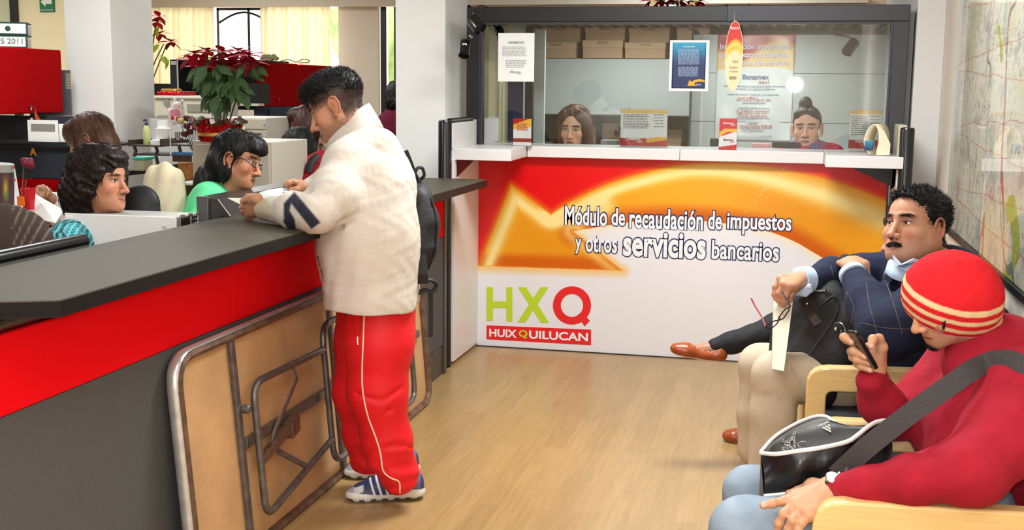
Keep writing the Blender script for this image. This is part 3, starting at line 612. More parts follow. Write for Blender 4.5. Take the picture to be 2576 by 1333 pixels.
for s_, x0, x1, m in (('HUIX', 1231, 1300, m_inkw), ('Q', 1305, 1327, m_lime), ('UILUCAN', 1331, 1479, m_inkw)):
    ta = (x0-1224)/263*11; tb = (x1-1224)/263*11; a = bx(x0, 846+ta*1.2); e = bx(x1, 846+tb*1.2); v = bx(x0, 826+ta)-a
    text_on('lettering', s_, a, e-a, (0, 0, 1), m, booth, width=np.linalg.norm(e-a), height=v[2], bold=.03, lift=.0026)
# roof, back cabinet and inner walls
m_in = mat('booth_inner_grey', (186, 190, 186), .55, noise=.02)
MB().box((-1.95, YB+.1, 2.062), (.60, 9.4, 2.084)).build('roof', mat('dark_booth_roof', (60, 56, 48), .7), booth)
b = MB()
for i in range(26): b.box((-1.9+i*.096, 7.3, 2.050), (-1.87+i*.096, 9.2, 2.062))
b.build('roof_rib', mat('roof_rib_metal', (120, 104, 76), .4, metal=.4), booth)['kind'] = 'stuff'
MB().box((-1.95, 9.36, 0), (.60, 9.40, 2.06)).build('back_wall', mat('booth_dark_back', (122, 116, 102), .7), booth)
MB().box((-1.99, 7.62, 0), (-1.95, 8.3, 2.06)).build('inner_wall', mat('booth_tan_side', (190, 176, 140), .6), booth)
MB().box((-1.99, 8.3, 0), (-1.95, 9.36, 2.06)).build('inner_wall', m_in, booth)
MB().box((-.66, 8.74, 0), (.60, 8.78, 2.0)).build('inner_wall', m_in, booth)
MB().box((.60, YB+.1, 0), (.64, 9.36, 2.06)).build('inner_wall', m_in, booth)
b = MB()
for z in (1.385, 1.73): b.box((-.66, 8.737, z), (.6, 8.74, z+.004))
b.build('panel_joint', mat('joint_grey', (120, 124, 122), .6), booth)
MB().box((-1.02, 7.45, .9), (.6, 8.0, .94)).box((-1.9, 7.45, .9), (-1.1, 8.0, .94)).build('inner_desk', m_lgrey, booth)
t = thing('overhead_cabinet', 'light grey overhead cabinet inside the booth under the cardboard boxes', 'cabinet', (-1.3, 9.1, 1.42))
MB().box((-1.87, 8.80, 1.415), (-.74, 9.35, 1.83)).build('body', m_in, t, bevel=.004)
MB().box((-1.868, 8.785, 1.42), (-.742, 8.80, 1.828)).build('door', m_lgrey, t, bevel=.004)
MB().lathe([(.009, 0), (.009, .006)], (-1.18, 8.785, 1.46), (0, -1, 0)).build('lock', m_blackframe, t)
t = thing('glass_partition', 'upright glass divider with green edge between the two tellers', 'partition', (-.66, 8.3, 1.26))
MB().box((-.665, 7.9, .94), (-.655, 8.72, 2.0)).build('pane', m_glass, t); MB().box((-.667, 7.893, .94), (-.653, 7.9, 2.0)).build('edge', mat('green_glass_edge', (28, 84, 64), .3), t)
# cardboard boxes on the cabinet
def archive_box(cx_, z, w_, h, d, lab, yaw=0., lid=True, y=8.95):
    t = thing('cardboard_box', lab, 'box', (cx_, y, z), 'cardboard boxes on the booth cabinet')
    MB().box((cx_-w_/2+.004, y-d/2+.004, z), (cx_+w_/2-.004, y+d/2, z+h)).build('body', m_board, t, bevel=.003)
    MB().box((cx_-w_/2, y-d/2, z+h*.62), (cx_+w_/2, y+d/2, z+h+.004)).build('lid', mat('archive_cardboard_lid', (188, 156, 124), .85, noise=.05, nscale=10), t, bevel=.003)
    MB().box((cx_-.04, y-d/2-.002, z+h*.80), (cx_+.04, y-d/2+.001, z+h*.95)).build('tape', mat('kraft_tape', (150, 118, 86), .5), t)
    return t
xs = [-1.735, -1.40, -1.075, -.755]
names_ = ['leftmost', 'second from the left', 'third from the left', 'rightmost']
for i, x in enumerate(xs):
    archive_box(x+.012*(i % 2), 1.831, .30 if i < 3 else .2, .112 if i != 1 else .128, .34, 'tan cardboard box in the lower row on the booth cabinet, '+names_[i])
    archive_box(x+.02, 1.831+.116+(.016 if i == 1 else 0), .30 if i != 3 else .24, .108 if i != 1 else .095, .34, 'tan cardboard box in the upper row on the booth cabinet, '+names_[i], y=9.0)
for k_, (x, z, h) in enumerate(((-1.60, 1.141, .26), (-1.27, 1.141, .29), (-.95, 1.141, .25))):
    archive_box(x, z-.08, .28, h, .3, 'tan cardboard box below the booth cabinet, '+('behind the long-haired teller', 'in the middle', 'beside the glass divider')[k_], y=9.15)['group'] = 'cardboard boxes under the booth cabinet'
t = thing('storage_shelf', 'low grey shelf carrying boxes inside the booth', 'shelf', (-1.3, 9.1, 0)); MB().box((-1.85, 8.95, 1.035), (-.76, 9.34, 1.06)).build('board', m_in, t)
for x in (-1.84, -.79): MB().box((x, 8.97, 0), (x+.03, 9.32, 1.035)).build('leg', m_in, t)
# ---------------------------------------------------------------- people: shared anatomy
def cv(r, u, t): return RW[:, 0]*r-RW[:, 1]*u-RW[:, 2]*t          # right, up, towards the viewer -> world
def unit(v): v = np.asarray(v, float); return v/np.linalg.norm(v)
m_skin = mat('skin', (255, 255, 255), .48, attr=True, spec=.35, bump=.06, bscale=260)
for n_ in m_skin.node_tree.nodes:
    if n_.type == 'BSDF_PRINCIPLED': n_.inputs['Subsurface Weight'].default_value = .12; n_.inputs['Subsurface Radius'].default_value = (.9, .35, .2); n_.inputs['Subsurface Scale'].default_value = .012
m_cloth = mat('coloured_cloth', (255, 255, 255), .88, attr=True, spec=.25, bump=.12, bscale=300, noise=.04, nscale=120)
m_shiny = mat('satin_cloth', (255, 255, 255), .6, attr=True, spec=.4, bump=.05, bscale=200)
m_eye = mat('eye', (255, 255, 255), .1, attr=True, spec=.6)
def hair_mat(name, c, rough=.5): return mat(name, c, rough, spec=.35, noise=.25, nscale=40)
m_hblack = hair_mat('black_hair', (18, 15, 16)); m_hbrown = hair_mat('dark_brown_hair', (34, 20, 18)); m_hchest = hair_mat('chestnut_hair', (84, 52, 34)); m_hred = hair_mat('auburn_hair', (60, 20, 14))

def snap(V, px, py, rad=7, dmax=None):                            # front-most surface point of a mesh seen near a photo point
    x, y = pix(V); d = (V-CAM)@RW[:, 2]; r = np.hypot(x-px, y-py)
    ok = r < rad
    while not ok.any(): rad *= 1.5; ok = r < rad
    i = np.where(ok)[0]; j = i[d[i] < d[i].min()+.03]; k = j[np.argmin(r[j])]
    dd = d[k]; return P(px, py, dd)
def strands(name, m, parent, roots, dirs, L, w_=.0012, nseg=4, curl=0., gravity=0., flow=None, wob=.15, seed=1, taper=True, label=None, sides=3):
    rs = np.random.RandomState(seed); n = len(roots); p = roots.copy(); d = dirs/(np.linalg.norm(dirs, axis=1, keepdims=True)+1e-9)
    L = np.asarray(L)*np.ones(n)*rs.uniform(.75, 1.15, n); ph = rs.uniform(0, 6.28, n); pts = [p.copy()]
    a = np.cross(d, [0, 0, 1.]); a /= np.linalg.norm(a, axis=1, keepdims=True)+1e-9; bb = np.cross(d, a)
    for i in range(nseg):
        if flow is not None: d = flow(p, d, (i+1)/nseg)
        d = d+rs.normal(size=(n, 3))*wob/nseg; d[:, 2] -= gravity/nseg
        if curl: d = d+curl*(np.cos(ph+i*1.9)[:, None]*a+np.sin(ph+i*1.9)[:, None]*bb)
        d /= np.linalg.norm(d, axis=1, keepdims=True)+1e-9; p = p+d*(L/nseg)[:, None]; pts.append(p.copy())
    pts = np.stack(pts, 1); V = []; k = nseg+1
    t = np.gradient(pts, axis=1); t /= np.linalg.norm(t, axis=2, keepdims=True)+1e-9
    u = np.cross(t, a[:, None, :]+.3*bb[:, None, :]); u /= np.linalg.norm(u, axis=2, keepdims=True)+1e-9; v = np.cross(t, u)
    prof = (1-np.linspace(0, 1, k)**2*.95) if taper else np.ones(k)
    for j in range(sides):
        an = 2*pi*j/sides; V.append(pts+(w_*prof)[None, :, None]*(cos(an)*u+sin(an)*v))
    V = np.stack(V, 2).reshape(-1, 3); base = (np.arange(n)*k*sides)[:, None, None]; i = np.arange(nseg)[None, :, None]*sides; j = np.arange(sides)[None, None, :]
    j2 = (np.arange(sides)+1) % sides; j2 = j2[None, None, :]
    Q = np.stack([base+i+j, base+i+j2, base+i+sides+j2, base+i+sides+j], -1).reshape(-1, 4)
    return V, Q
def join(parts):
    V = []; Q = []; Cc = []; n = 0
    for p in parts:
        V.append(p[0]); Q.append(p[1]+n); n += len(p[0]); Cc.append(p[2] if len(p) > 2 and p[2] is not None else np.full((len(p[0]), 3), 128.))
    return np.concatenate(V), np.concatenate(Q), np.concatenate(Cc)

class Head:
    """A head in its own frame (x side, y forward, z up, eyes at z = 0), then placed in the room."""
    def __init__(s, o, fwd, up, sc=1., skin=(206, 150, 116), res=.0026, **k):
        s.o = np.asarray(o, float); f = unit(fwd); u = np.asarray(up, float); u = unit(u-f*(u@f)); s.R = np.stack([np.cross(f, u), f, u], 1); s.sc = sc; s.skin = np.array(skin, float); s.k = k; s.res = res
    def W(s, p): return s.o+s.sc*(np.asarray(p, float)@s.R.T)
    def Lc(s, w_): return ((np.asarray(w_, float)-s.o)@s.R)/s.sc
    def D(s, d): return np.asarray(d, float)@s.R.T
    def skin_mesh(s, neck_to=None, neck_r=.054):
        k = s.k; fem = k.get('fem', 0.); g = SDF(s.res/s.sc); jw = k.get('jaw', 1.-.1*fem); fat = k.get('fat', 0.)
        g.ell((0, -.012, .034), (.073, .093, .080)); g.ell((0, .028, .028), (.058, .055, .052)); g.ell((0, .033, -.030), (.057+fat*.006, .050, .062), k=.025)
        for q in (-1, 1):
            g.cap((q*.050*jw, .0, -.055), (q*.016*jw, .066, -.094), .020+fat*.007, .016+fat*.004, k=.03)
            g.ell((q*.040, .055, -.032), (.021+fat*.004, .021, .021), k=.022)
        g.ell((0, .03, -.076), (.044*jw, .045, .027+fat*.008), k=.03); g.ell((0, .0745, -.0975), (.019*jw, .0145, .0150), k=.014)
        for q in (-1, 1):
            g.cap((q*.010, .0815, .019), (q*.043, .068, .019), (.0085-.003*fem), .0075-.002*fem, k=.012)
            g.ell((q*.032, .0905, .0005), (.018, .014, .0115), k=.012, op='s')
        g.cap((0, .0815, .006), (0, .1015, -.030), .0075, .0095, k=.012)
        nl = k.get('nose', 1.); g.ell((0, .1035+.003*nl, -.0395), (.0125, .0115, .0105), k=.008)
        for q in (-1, 1): g.ell((q*.0135, .0935, -.0425), (.0085, .0115, .0085), k=.006)
        g.ell((0, .0685, -.070), (.030, .021, .025), k=.016)
        for q in (-1, 1):
            g.cap((q*.003, .0905, -.0685), (q*.021, .0805, -.0722), .0052, .003, k=.004); g.cap((q*.002, .0895, -.0788), (q*.018, .0815, -.0756), .0060, .003, k=.005)
            g.cap((0, .0975, -.0735), (q*.022, .0865, -.0738), .0024, .0018, k=.003, op='s')
            g.ell((q*.031, .0655, -.0005), .0148, k=.005)
            op_ = k.get('open', .0046); lz = k.get('lidz', -.0015)
            g.ell((q*.0315, .0825, lz), (.0142, .0125, op_), k=.0018, op='s')
            g.ell((q*.0078, .1005, -.0510), (.0042, .0065, .0036), k=.003, op='s')
            if k.get('ears', 1):
                tilt = .18; pts = []
                for i in range(12):
                    a = -1.15+i*(2*pi-1.0)/11*.80; yy, zz = -.018*cos(a), .030*sin(a)*-1
                    pts.append((q*(.0815+.004*(yy < 0)-.002), -.006-.001+yy*-1*-1+tilt*-zz*-.3, -.010+zz*-1))
                g.ell((q*.0765, -.006, -.012), (.0065, .0165, .0285), k=.007)
                for a_, b_ in zip(pts[:-1], pts[1:]): g.cap(a_, b_, .0036, k=.003)
                g.ell((q*.0850, .001, -.013), (.0065, .0085, .0140), k=.003, op='s'); g.ell((q*.0775, .003, -.041), (.0055, .0075, .0085), k=.006)
        if neck_to is not None:
            nb = s.Lc(neck_to); r = neck_r/s.sc
            g.cap((0, -.022, -.045), nb, r, r*1.12, k=.03); g.ell((0, .012, -.088), (.030, .034, .026), k=.03)
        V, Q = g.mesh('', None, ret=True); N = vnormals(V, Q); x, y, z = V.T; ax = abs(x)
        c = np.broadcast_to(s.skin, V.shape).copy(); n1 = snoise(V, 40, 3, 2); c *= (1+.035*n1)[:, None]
        def bl(col, w__):
            nonlocal c
            c = mixc(c, col, w__) if not isinstance(c, tuple) else c
        red = np.clip(s.skin*np.array([1.0, .84, .80]), 0, 255)
        bl(red, .5*np.exp(-((ax-.042)**2+(z+.034)**2)/.02**2)*(y > .03)); bl(red, .55*np.exp(-(x*x+(z+.041)**2+(y-.105)**2)/.014**2)); bl(red*.97, .6*sstep(.074, .08, ax)*(abs(y+.005) < .03))
        lipc = np.array(k.get('lip', s.skin*np.array([.86, .60, .58])), float)
        lw = (1-sstep(.75, 1.1, np.hypot(x/.0225, (z+.0738)/.0105)))*sstep(.072, .08, y); bl(lipc, .85*lw)
        bl(lipc*.45, .8*(1-sstep(.0008, .0022, abs(z+.0736)))*(ax < .022)*(y > .076))
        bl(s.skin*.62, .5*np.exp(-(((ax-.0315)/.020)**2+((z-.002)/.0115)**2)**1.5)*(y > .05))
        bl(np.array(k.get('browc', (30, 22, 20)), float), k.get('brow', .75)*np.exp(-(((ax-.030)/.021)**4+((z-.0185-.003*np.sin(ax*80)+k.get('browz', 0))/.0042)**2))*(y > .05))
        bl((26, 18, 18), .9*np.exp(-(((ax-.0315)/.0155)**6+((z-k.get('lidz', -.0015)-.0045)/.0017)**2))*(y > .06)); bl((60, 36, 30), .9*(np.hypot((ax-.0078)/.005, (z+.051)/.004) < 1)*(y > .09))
        st = k.get('stubble', 0.)
        if st:
            zone = sstep(-.050, -.070, z+.15*(y-.06)*0)*sstep(-.03, .0, y+.02)*(1-lw); zone = np.maximum(zone, sstep(.01, -.03, z)*np.exp(-((y-.012)/.012)**2)*(ax > .05)); bl((52, 42, 40), st*zone*(.7+.3*snoise(V, 300, 2, 1)))
        fz = k.get('tint')
        if fz is not None: c = fz(V, c)
        if 'tuck' in k:
            f_ = 1-(1-k['tuck'])*sstep(.022, .045, z)[:, None]; V = np.array([0, -.01, .02])+(V-np.array([0, -.01, .02]))*f_
        s.V, s.Q, s.N = V, Q, N
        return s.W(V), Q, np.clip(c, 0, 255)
    def eyes(s, parent, gaze=(0, 1, 0), iris=(40, 24, 16)):
        for q in (-1, 1):
            n = 22; V = []; Fc = []; c0 = np.array([q*.031, .0655, -.0005]); g_ = unit(gaze); a = unit(np.cross(g_, (0, 0, 1.))); b_ = np.cross(a, g_); col = []
            for i in range(15):
                th = pi*i/14*.62
                for j in range(n): V.append(c0+.0130*(cos(th)*g_+sin(th)*(cos(2*pi*j/n)*a+sin(2*pi*j/n)*b_))); col.append((8, 6, 6) if th < .19 else (iris if th < .46 else (226, 218, 210)))
            for i in range(14): Fc += [(i*n+j, i*n+(j+1) % n, (i+1)*n+(j+1) % n, (i+1)*n+j) for j in range(n)]
            link('eye', mesh_from('eye', s.W(np.array(V)), Fc, np.array(col, float), True), m_eye, parent)
    def brows(s, parent, m, n=90, seed=3, th=1.):
        rs = np.random.RandomState(seed)
        for q in (-1, 1):
            u = rs.uniform(0, 1, n); x = q*(.012+.036*u); z = .0175+.0055*np.sin(u*2.2)+rs.normal(0, .0017*th, n)-s.k.get('browz', 0); y = .0905-.35*(abs(x)-.01)
            R = s.on_skin(np.stack([x, y, z], 1)); Dr = np.stack([q*np.ones(n), -.3*np.ones(n), .25-.6*u], 1)
            V, Q = strands('', m, None, s.W(R), s.D(Dr), .010*s.sc, .0006*s.sc, 2, wob=.3, seed=seed); link('eyebrow', mesh_from('eyebrow', V, Q, None, True), m, parent)
    def on_skin(s, R):
        out = R.copy()
        for i, r in enumerate(R): j = np.argmin(((s.V-r)[:, 0]*1.5)**2+((s.V-r)[:, 2]*1.5)**2+((s.V-r)[:, 1])**2*.3); out[i] = s.V[j]
        return out
    def scalp(s, region, n, seed=1, off=0.):                      # random roots on the skin where region(V) > 0
        rs = np.random.RandomState(seed); w_ = np.clip(region(s.V), 0, 1); w_ /= w_.sum(); j = rs.choice(len(s.V), n, p=w_); return s.V[j]+s.N[j]*off, s.N[j]
def hairline(front=.075, top=.062, side=.0, nape=-.06):           # > 0 where hair grows; z of the hairline depends on y
    def f(V):
        x, y, z = V.T; lim = np.where(y > .045, top-.25*abs(x)*0, np.where(y > .0, side+(top-side)*sstep(.02, .055, y), np.where(y > -.02, side+.0, nape)))
        return (z > lim).astype(float)*(~((abs(x) > .07) & (abs(y+.004) < .022) & (z < .02)))
    return f
def hand(g, wrist, palm_c, knuckles, fingers, thumb, pr=.020, wr=.026, fr=.0088, normal=None, sc=1.):
    """Adds a hand to an implicit body: palm from wrist to four knuckles, then each finger through its own joints."""
    wr *= sc; pr *= sc; fr *= sc
    for i, kn in enumerate(knuckles): g.cap(wrist, kn, wr*.72, pr*.62, k=.014*sc, flat=(normal, .72) if normal is not None else None)
    for i, (kn, f) in enumerate(zip(knuckles, fingers)):
        rr = fr*(1., 1.03, 1., .86)[i % 4]; pts = [kn]+list(f); rs_ = [rr*1.22]+[rr*v for v in (1.05, .96, .84, .78)][:len(f)]
        g.chain(pts, rs_, k=.0045*sc)
        for p_ in pts[1:-1]: g.ell(p_, rr*1.04, k=.004*sc)
    pts = [wrist+(thumb[0]-wrist)*.25]+list(thumb); g.chain(pts, [wr*.6, pr*.72, fr*1.22, fr*1.02][:len(pts)], k=.010*sc)
def ribbon(pts, side, w_, th=.003):                               # flat strap through points, width along side
    pts = [np.asarray(p, float) for p in pts]; b = MB(); V = []
    for i, p in enumerate(pts):
        a = pts[max(i-1, 0)]; c = pts[min(i+1, len(pts)-1)]; t = unit(c-a); sd = np.asarray(side[i] if isinstance(side, list) else side, float); sd = unit(sd-t*(sd@t)); n = np.cross(t, sd)
        for u, v in ((-1, -1), (1, -1), (1, 1), (-1, 1)): V.append(p+sd*w_/2*u+n*th/2*v)
    k = len(pts); Fc = [(i*4+j, i*4+(j+1) % 4, i*4+4+(j+1) % 4, i*4+4+j) for i in range(k-1) for j in range(4)]+[(3, 2, 1, 0), (4*k-4, 4*k-3, 4*k-2, 4*k-1)]
    return b.add(V, Fc)
def on_surface(V, pts, rad=7, lift=.002):                         # photo points laid on a surface
    out = []
    for x, y in pts:
        p = snap(V, x, y, rad); out.append(p+unit(CAM-p)*lift)
    return out
def dens(pts, n=6): return [tuple(p[:2]) for p in smooth_path([np.array([x, y, 0.]) for x, y in pts], n)]
def px_r(r, d): return r*d/F
def folds(amp=.004, scale=(9, 9, 22), seed=0, extra=None):        # soft cloth folds
    sc_ = np.array(scale, float)
    def f(Q, v):
        q = Q*sc_; a = snoise(q, 1., 2, seed); r = v+amp*(1-abs(a)*2.2)*.8+amp*.5*snoise(Q, 38, 2, seed+1)
        if extra is not None: r = extra(Q, r)
        return r
    return f
def crease(lines, depth=.006, width=.012):                        # valleys along lines of points
    segs = [(np.asarray(a, float), np.asarray(b, float)) for L_ in lines for a, b in zip(L_[:-1], L_[1:])]
    def f(Q, v):
        d = np.full(v.shape, 9.)
        for a, b in segs:
            ba = b-a; h = np.clip(((Q-a)@ba)/(ba@ba+1e-9), 0, 1); d = np.minimum(d, np.linalg.norm(Q-a-h[..., None]*ba, axis=-1))
        return v+depth*np.exp(-(d/width)**2)
    return f
def soft_in(x, y, poly, w=2.5):                                   # 0..1 inside a photo polygon, soft edge
    d = seg_dist(x, y, list(poly)+[poly[0]]); return np.where(in_poly(x, y, poly), .5+.5*np.minimum(d/w, 1), .5-.5*np.minimum(d/w, 1))
# ---------------------------------------------------------------- standing man at the counter
man = thing('person', 'standing man in beige jacket and red tracksuit trousers leaning over the counter with papers', 'person', on(960, 1262, 2, 0))
hd = Head(P(846, 266, 4.5), cv(-.89, -.42, -.08), cv(-.42, .90, .0), 1.1, (196, 140, 108), .0026, stubble=.35, brow=.8, nose=1.2, open=.0040,
          tint=lambda V, c: mixc(c, (58, 42, 38), .88*np.where(V[:, 1] > -.022, sstep(-.004, .030, V[:, 2]), sstep(-.075, -.03, V[:, 2]))*(V[:, 1] < .070)*(1-((abs(V[:, 0]) > .0735) & (abs(V[:, 1]+.004) < .026) & (V[:, 2] < .026) & (V[:, 2] > -.055)))))
D0 = 4.55
g = SDF(.008)                                                    # body under the clothes, with both hands
sk = hd.skin_mesh(P(905, 335, 4.5), .060)
nearE, farE = P(803, 540, 4.22), P(800, 500, 4.75)
g.cap(P(915, 400, 4.5), P(930, 640, 4.55), .10, .11, k=.05).cap(P(930, 640, 4.55), P(945, 760, 4.55), .11, .10, k=.05)
g.chain([P(895, 410, 4.38), nearE, P(672, 530, 4.40)], [.05, .04, .028]); g.chain([P(900, 400, 4.72), farE, P(760, 478, 4.78)], [.05, .04, .03])
g.chain([P(950, 790, 4.47), P(945, 985, 4.5), P(985, 1195, 4.56)], [.085, .055, .03]); g.chain([P(925, 790, 4.68), P(905, 985, 4.70), P(925, 1165, 4.78)], [.085, .05, .028])
bodyV = g.mesh('', None, ret=True)
g = SDF(.0028); dn = 4.44                                        # near hand closing on the papers
hand(g, P(668, 528, 4.42), None, [P(632, 503, 4.42), P(624, 512, 4.45), P(622, 524, 4.47), P(628, 537, 4.48)],
     [[P(618, 503, 4.44), P(612, 512, 4.47), P(618, 521, 4.50)], [P(612, 517, 4.46), P(611, 527, 4.49), P(618, 532, 4.51)], [P(613, 528, 4.48), P(615, 538, 4.51), P(622, 541, 4.52)], [P(621, 541, 4.49), P(624, 549, 4.51), P(631, 549, 4.52)]],
     [P(645, 500, 4.40), P(626, 496, 4.42), P(611, 505, 4.43)], pr=.028, wr=.034, fr=.0105)
nh = g.mesh('', None, ret=True)
g = SDF(.0028)
hand(g, P(775, 488, 4.74), None, [P(757, 462, 4.70), P(750, 468, 4.73), P(752, 476, 4.75), P(757, 484, 4.77)],
     [[P(738, 457, 4.68), P(726, 460, 4.67), P(717, 464, 4.67)], [P(735, 464, 4.71), P(726, 470, 4.70), P(720, 474, 4.69)], [P(738, 476, 4.74), P(730, 481, 4.73), P(724, 483, 4.72)], [P(745, 486, 4.76), P(737, 491, 4.75), P(731, 492, 4.74)]],
     [P(762, 472, 4.68), P(746, 478, 4.66), P(733, 478, 4.66)], pr=.028, wr=.034, fr=.0105)
fh = g.mesh('', None, ret=True)
skc = np.array((196, 140, 108.))
def skcol(V, base=skc): return np.clip(base*(1+.05*snoise(V, 60, 3, 1))[:, None], 0, 255)
V, Q, c = join([sk, (bodyV[0], bodyV[1], skcol(bodyV[0])), (nh[0], nh[1], skcol(nh[0])), (fh[0], fh[1], skcol(fh[0]))])
body = link('body', mesh_from('body', V, Q, c, True), m_skin, man); hd.eyes(man, (0, .8, -.45)); hd.brows(man, m_hblack)
# hair: long on top, clipped at the sides
g = SDF(.003); g.ell((0, -.018, .046), (.0755, .092, .078)); g.ell((0, .035, .070), (.058, .050, .036), k=.02); g.ell((0, .03, -.05), (.09, .12, .075), k=.02, op='s'); g.ell((.09, -.01, -.005), (.032, .075, .050), k=.02, op='s'); g.ell((-.09, -.01, -.005), (.032, .075, .050), k=.02, op='s'); g.ell((0, .12, .03), (.09, .045, .045), k=.015, op='s'); g.ell((0, -.07, -.07), (.09, .07, .055), k=.02, op='s')
V, Q = g.mesh('', None, field=lambda q, f: f+.0022*snoise(q*[1, .4, 1], 160, 2, 2), ret=True); N = vnormals(V, Q); rs = np.random.RandomState(4)
j = rs.choice(len(V), 5200); r = V[j]; nn = N[j]; dr = nn*.75+np.stack([0*r[:, 0], .75*sstep(-.03, .05, r[:, 1])+.1, .30-.9*sstep(.0, -.09, r[:, 1])*0], 1)
sV, sQ = strands('', None, None, hd.W(r-nn*.002), hd.D(dr), .026*hd.sc*(.5+.7*sstep(-.04, .07, r[:, 1])), .0008, 4, wob=.55, seed=7)
rg = lambda v: ((v[:, 2] > np.where(v[:, 1] > -.02, .004, -.062)) & (v[:, 1] < .07) & (v[:, 2] > -.062)).astype(float)*(1-((abs(v[:, 0]) > .072) & (abs(v[:, 1]+.006) < .021) & (v[:, 2] < .018)))
r2, n2 = hd.scalp(rg, 4200, 5); cV, cQ = strands('', None, None, hd.W(r2), hd.D(n2*.5+np.array([0, -.25, -.8])), .0065*hd.sc, .00045, 2, wob=.4, seed=9)
V2, Q2, _ = join([(hd.W(V), Q), (sV, sQ), (cV, cQ)]); link('hair', mesh_from('hair', V2, Q2, None, True), m_hblack, man)
# jacket
g = SDF(.0052)
for q, d in ((-1, 4.43), (1, 4.67)):
    g.chain([P(905, 392, d+.02*q), P(932, 470, d), P(925, 600, d), P(930, 760, d)], [px_r(58, 4.5), px_r(92, 4.5), px_r(113, 4.5), px_r(114, 4.5)], k=.09)
g.cap(P(958, 372, 4.42), P(990, 470, 4.5), px_r(42, 4.5), px_r(46, 4.5), k=.07); g.cap(P(958, 372, 4.66), P(990, 470, 4.62), px_r(42, 4.5), px_r(46, 4.5), k=.07); g.cap(P(1000, 600, 4.52), P(1008, 740, 4.55), px_r(42, 4.5), px_r(44, 4.5), k=.06)
g.cap(P(900, 345, 4.52), P(930, 400, 4.54), px_r(48, 4.5), px_r(70, 4.5), k=.06)
g.chain([P(872, 420, 4.34), P(838, 492, 4.25), P(795, 538, 4.19)], [px_r(64, 4.4), px_r(58, 4.3), px_r(50, 4.2)], k=.05); g.chain([P(795, 538, 4.19), P(735, 530, 4.27), P(668, 528, 4.41)], [px_r(50, 4.2), px_r(45, 4.3), px_r(30, 4.4)], k=.03)
g.chain([P(895, 400, 4.76), farE, P(778, 484, 4.76)], [px_r(58, 4.7), px_r(50, 4.7), px_r(30, 4.7)], k=.04)
zh = P(925, 770, 4.5)[2]; cr_ = [[P(800, 588, 4.2), P(880, 560, 4.28), P(960, 470, 4.38)], [P(1005, 470, 4.42), P(985, 600, 4.40), P(1000, 700, 4.42)], [P(900, 430, 4.28), P(890, 520, 4.25), P(850, 560, 4.2)], [P(720, 560, 4.22), P(745, 520, 4.22), P(750, 490, 4.24)], [P(775, 480, 4.18), P(815, 520, 4.15)], [P(870, 640, 4.36), P(960, 620, 4.36)], [P(900, 300, 4.44), P(950, 318, 4.44)]]
cf = crease(cr_, .007, .014)
def jf(Q, v):
    v = v+.0050*snoise(Q*[1, 1, .45], 11, 2, 3)+.0018*snoise(Q, 34, 2, 5); v = cf(Q, v)
    hem = zh-(Q[..., 2])+.012*snoise(Q, 6, 1, 2); v = np.maximum(v, hem)
    x, y = pix(Q); seam = 1-sstep(0, 5, abs(hem+.028)); v = v+.0022*seam
    return v
STR1 = [(715, 482), (738, 484), (803, 562), (800, 572), (780, 572)]; STR2 = [(740, 483), (750, 486), (802, 556), (780, 576), (735, 505)]
S1 = [(714, 512), (740, 483), (733, 510), (728, 530), (741, 552), (744, 578), (724, 578), (714, 560)]; S2 = [(740, 482), (806, 560), (783, 576), (726, 503)]
def jc(V):
    c = np.broadcast_to((214, 202, 190.), V.shape)*(1+.02*snoise(V, 30, 2, 1))[:, None]; x, y = pix(V); d = (V-CAM)@RW[:, 2]
    c = mixc(c, (44, 44, 58), np.maximum(soft_in(x, y, S1), soft_in(x, y, S2))*(d < 4.45)); c = mixc(c, (196, 178, 146), .8*(in_poly(x, y, [(640, 500), (670, 497), (680, 520), (676, 560), (655, 560), (640, 530)]) & (d < 4.6)))
    return c
jk = g.mesh('jacket', m_cloth, man, colf=jc, field=jf); JV = np.array([v.co[:] for v in jk.data.vertices])
def loft(rings, closed=True):
    n = len(rings[0]); V = [p for r_ in rings for p in r_]; return MB().add(V, [(i*n+j, i*n+(j+1) % n, (i+1)*n+(j+1) % n, (i+1)*n+j) for i in range(len(rings)-1) for j in range(n if closed else n-1)])
def ering(c, a, dz, n=36, sag=None):
    a = np.asarray(a, float); return [c+a*cos(2*pi*i/n)+RW[:, 2]*dz*sin(2*pi*i/n)+(sag if sag is not None else 0)*abs(sin(2*pi*i/n)) for i in range(n)]
dcol = 4.53; R_ = []
for (fx, fy), (bx_, by_), dz in (((821, 352), (924, 266), .080), ((815, 366), (929, 263), .090), ((822, 374), (940, 282), .102), ((826, 384), (952, 302), .118), ((828, 398), (962, 322), .125)):
    a, c_ = P(fx, fy, dcol), P(bx_, by_, dcol); R_.append(ering((a+c_)/2, (c_-a)/2, dz, sag=cv(.012, .006, 0)))
cb_ = loft(R_).build('collar', m_cloth, man, smooth=True); cc_ = cb_.data.color_attributes.new('Col', 'FLOAT_COLOR', 'POINT'); cc_.data.foreach_set('color', np.tile(np.append(lin((214, 202, 190)), 1), len(cb_.data.vertices)).astype(np.float32))
so_ = cb_.modifiers.new('thickness', 'SOLIDIFY'); so_.thickness = .007; so_.offset = 0
b = MB(); b.tube(on_surface(JV, dens([(800, 645), (806, 668), (812, 690), (816, 706)]), 8, .001), .0035, 6); b.build('pocket_zip', m_chrome, man, smooth=True)
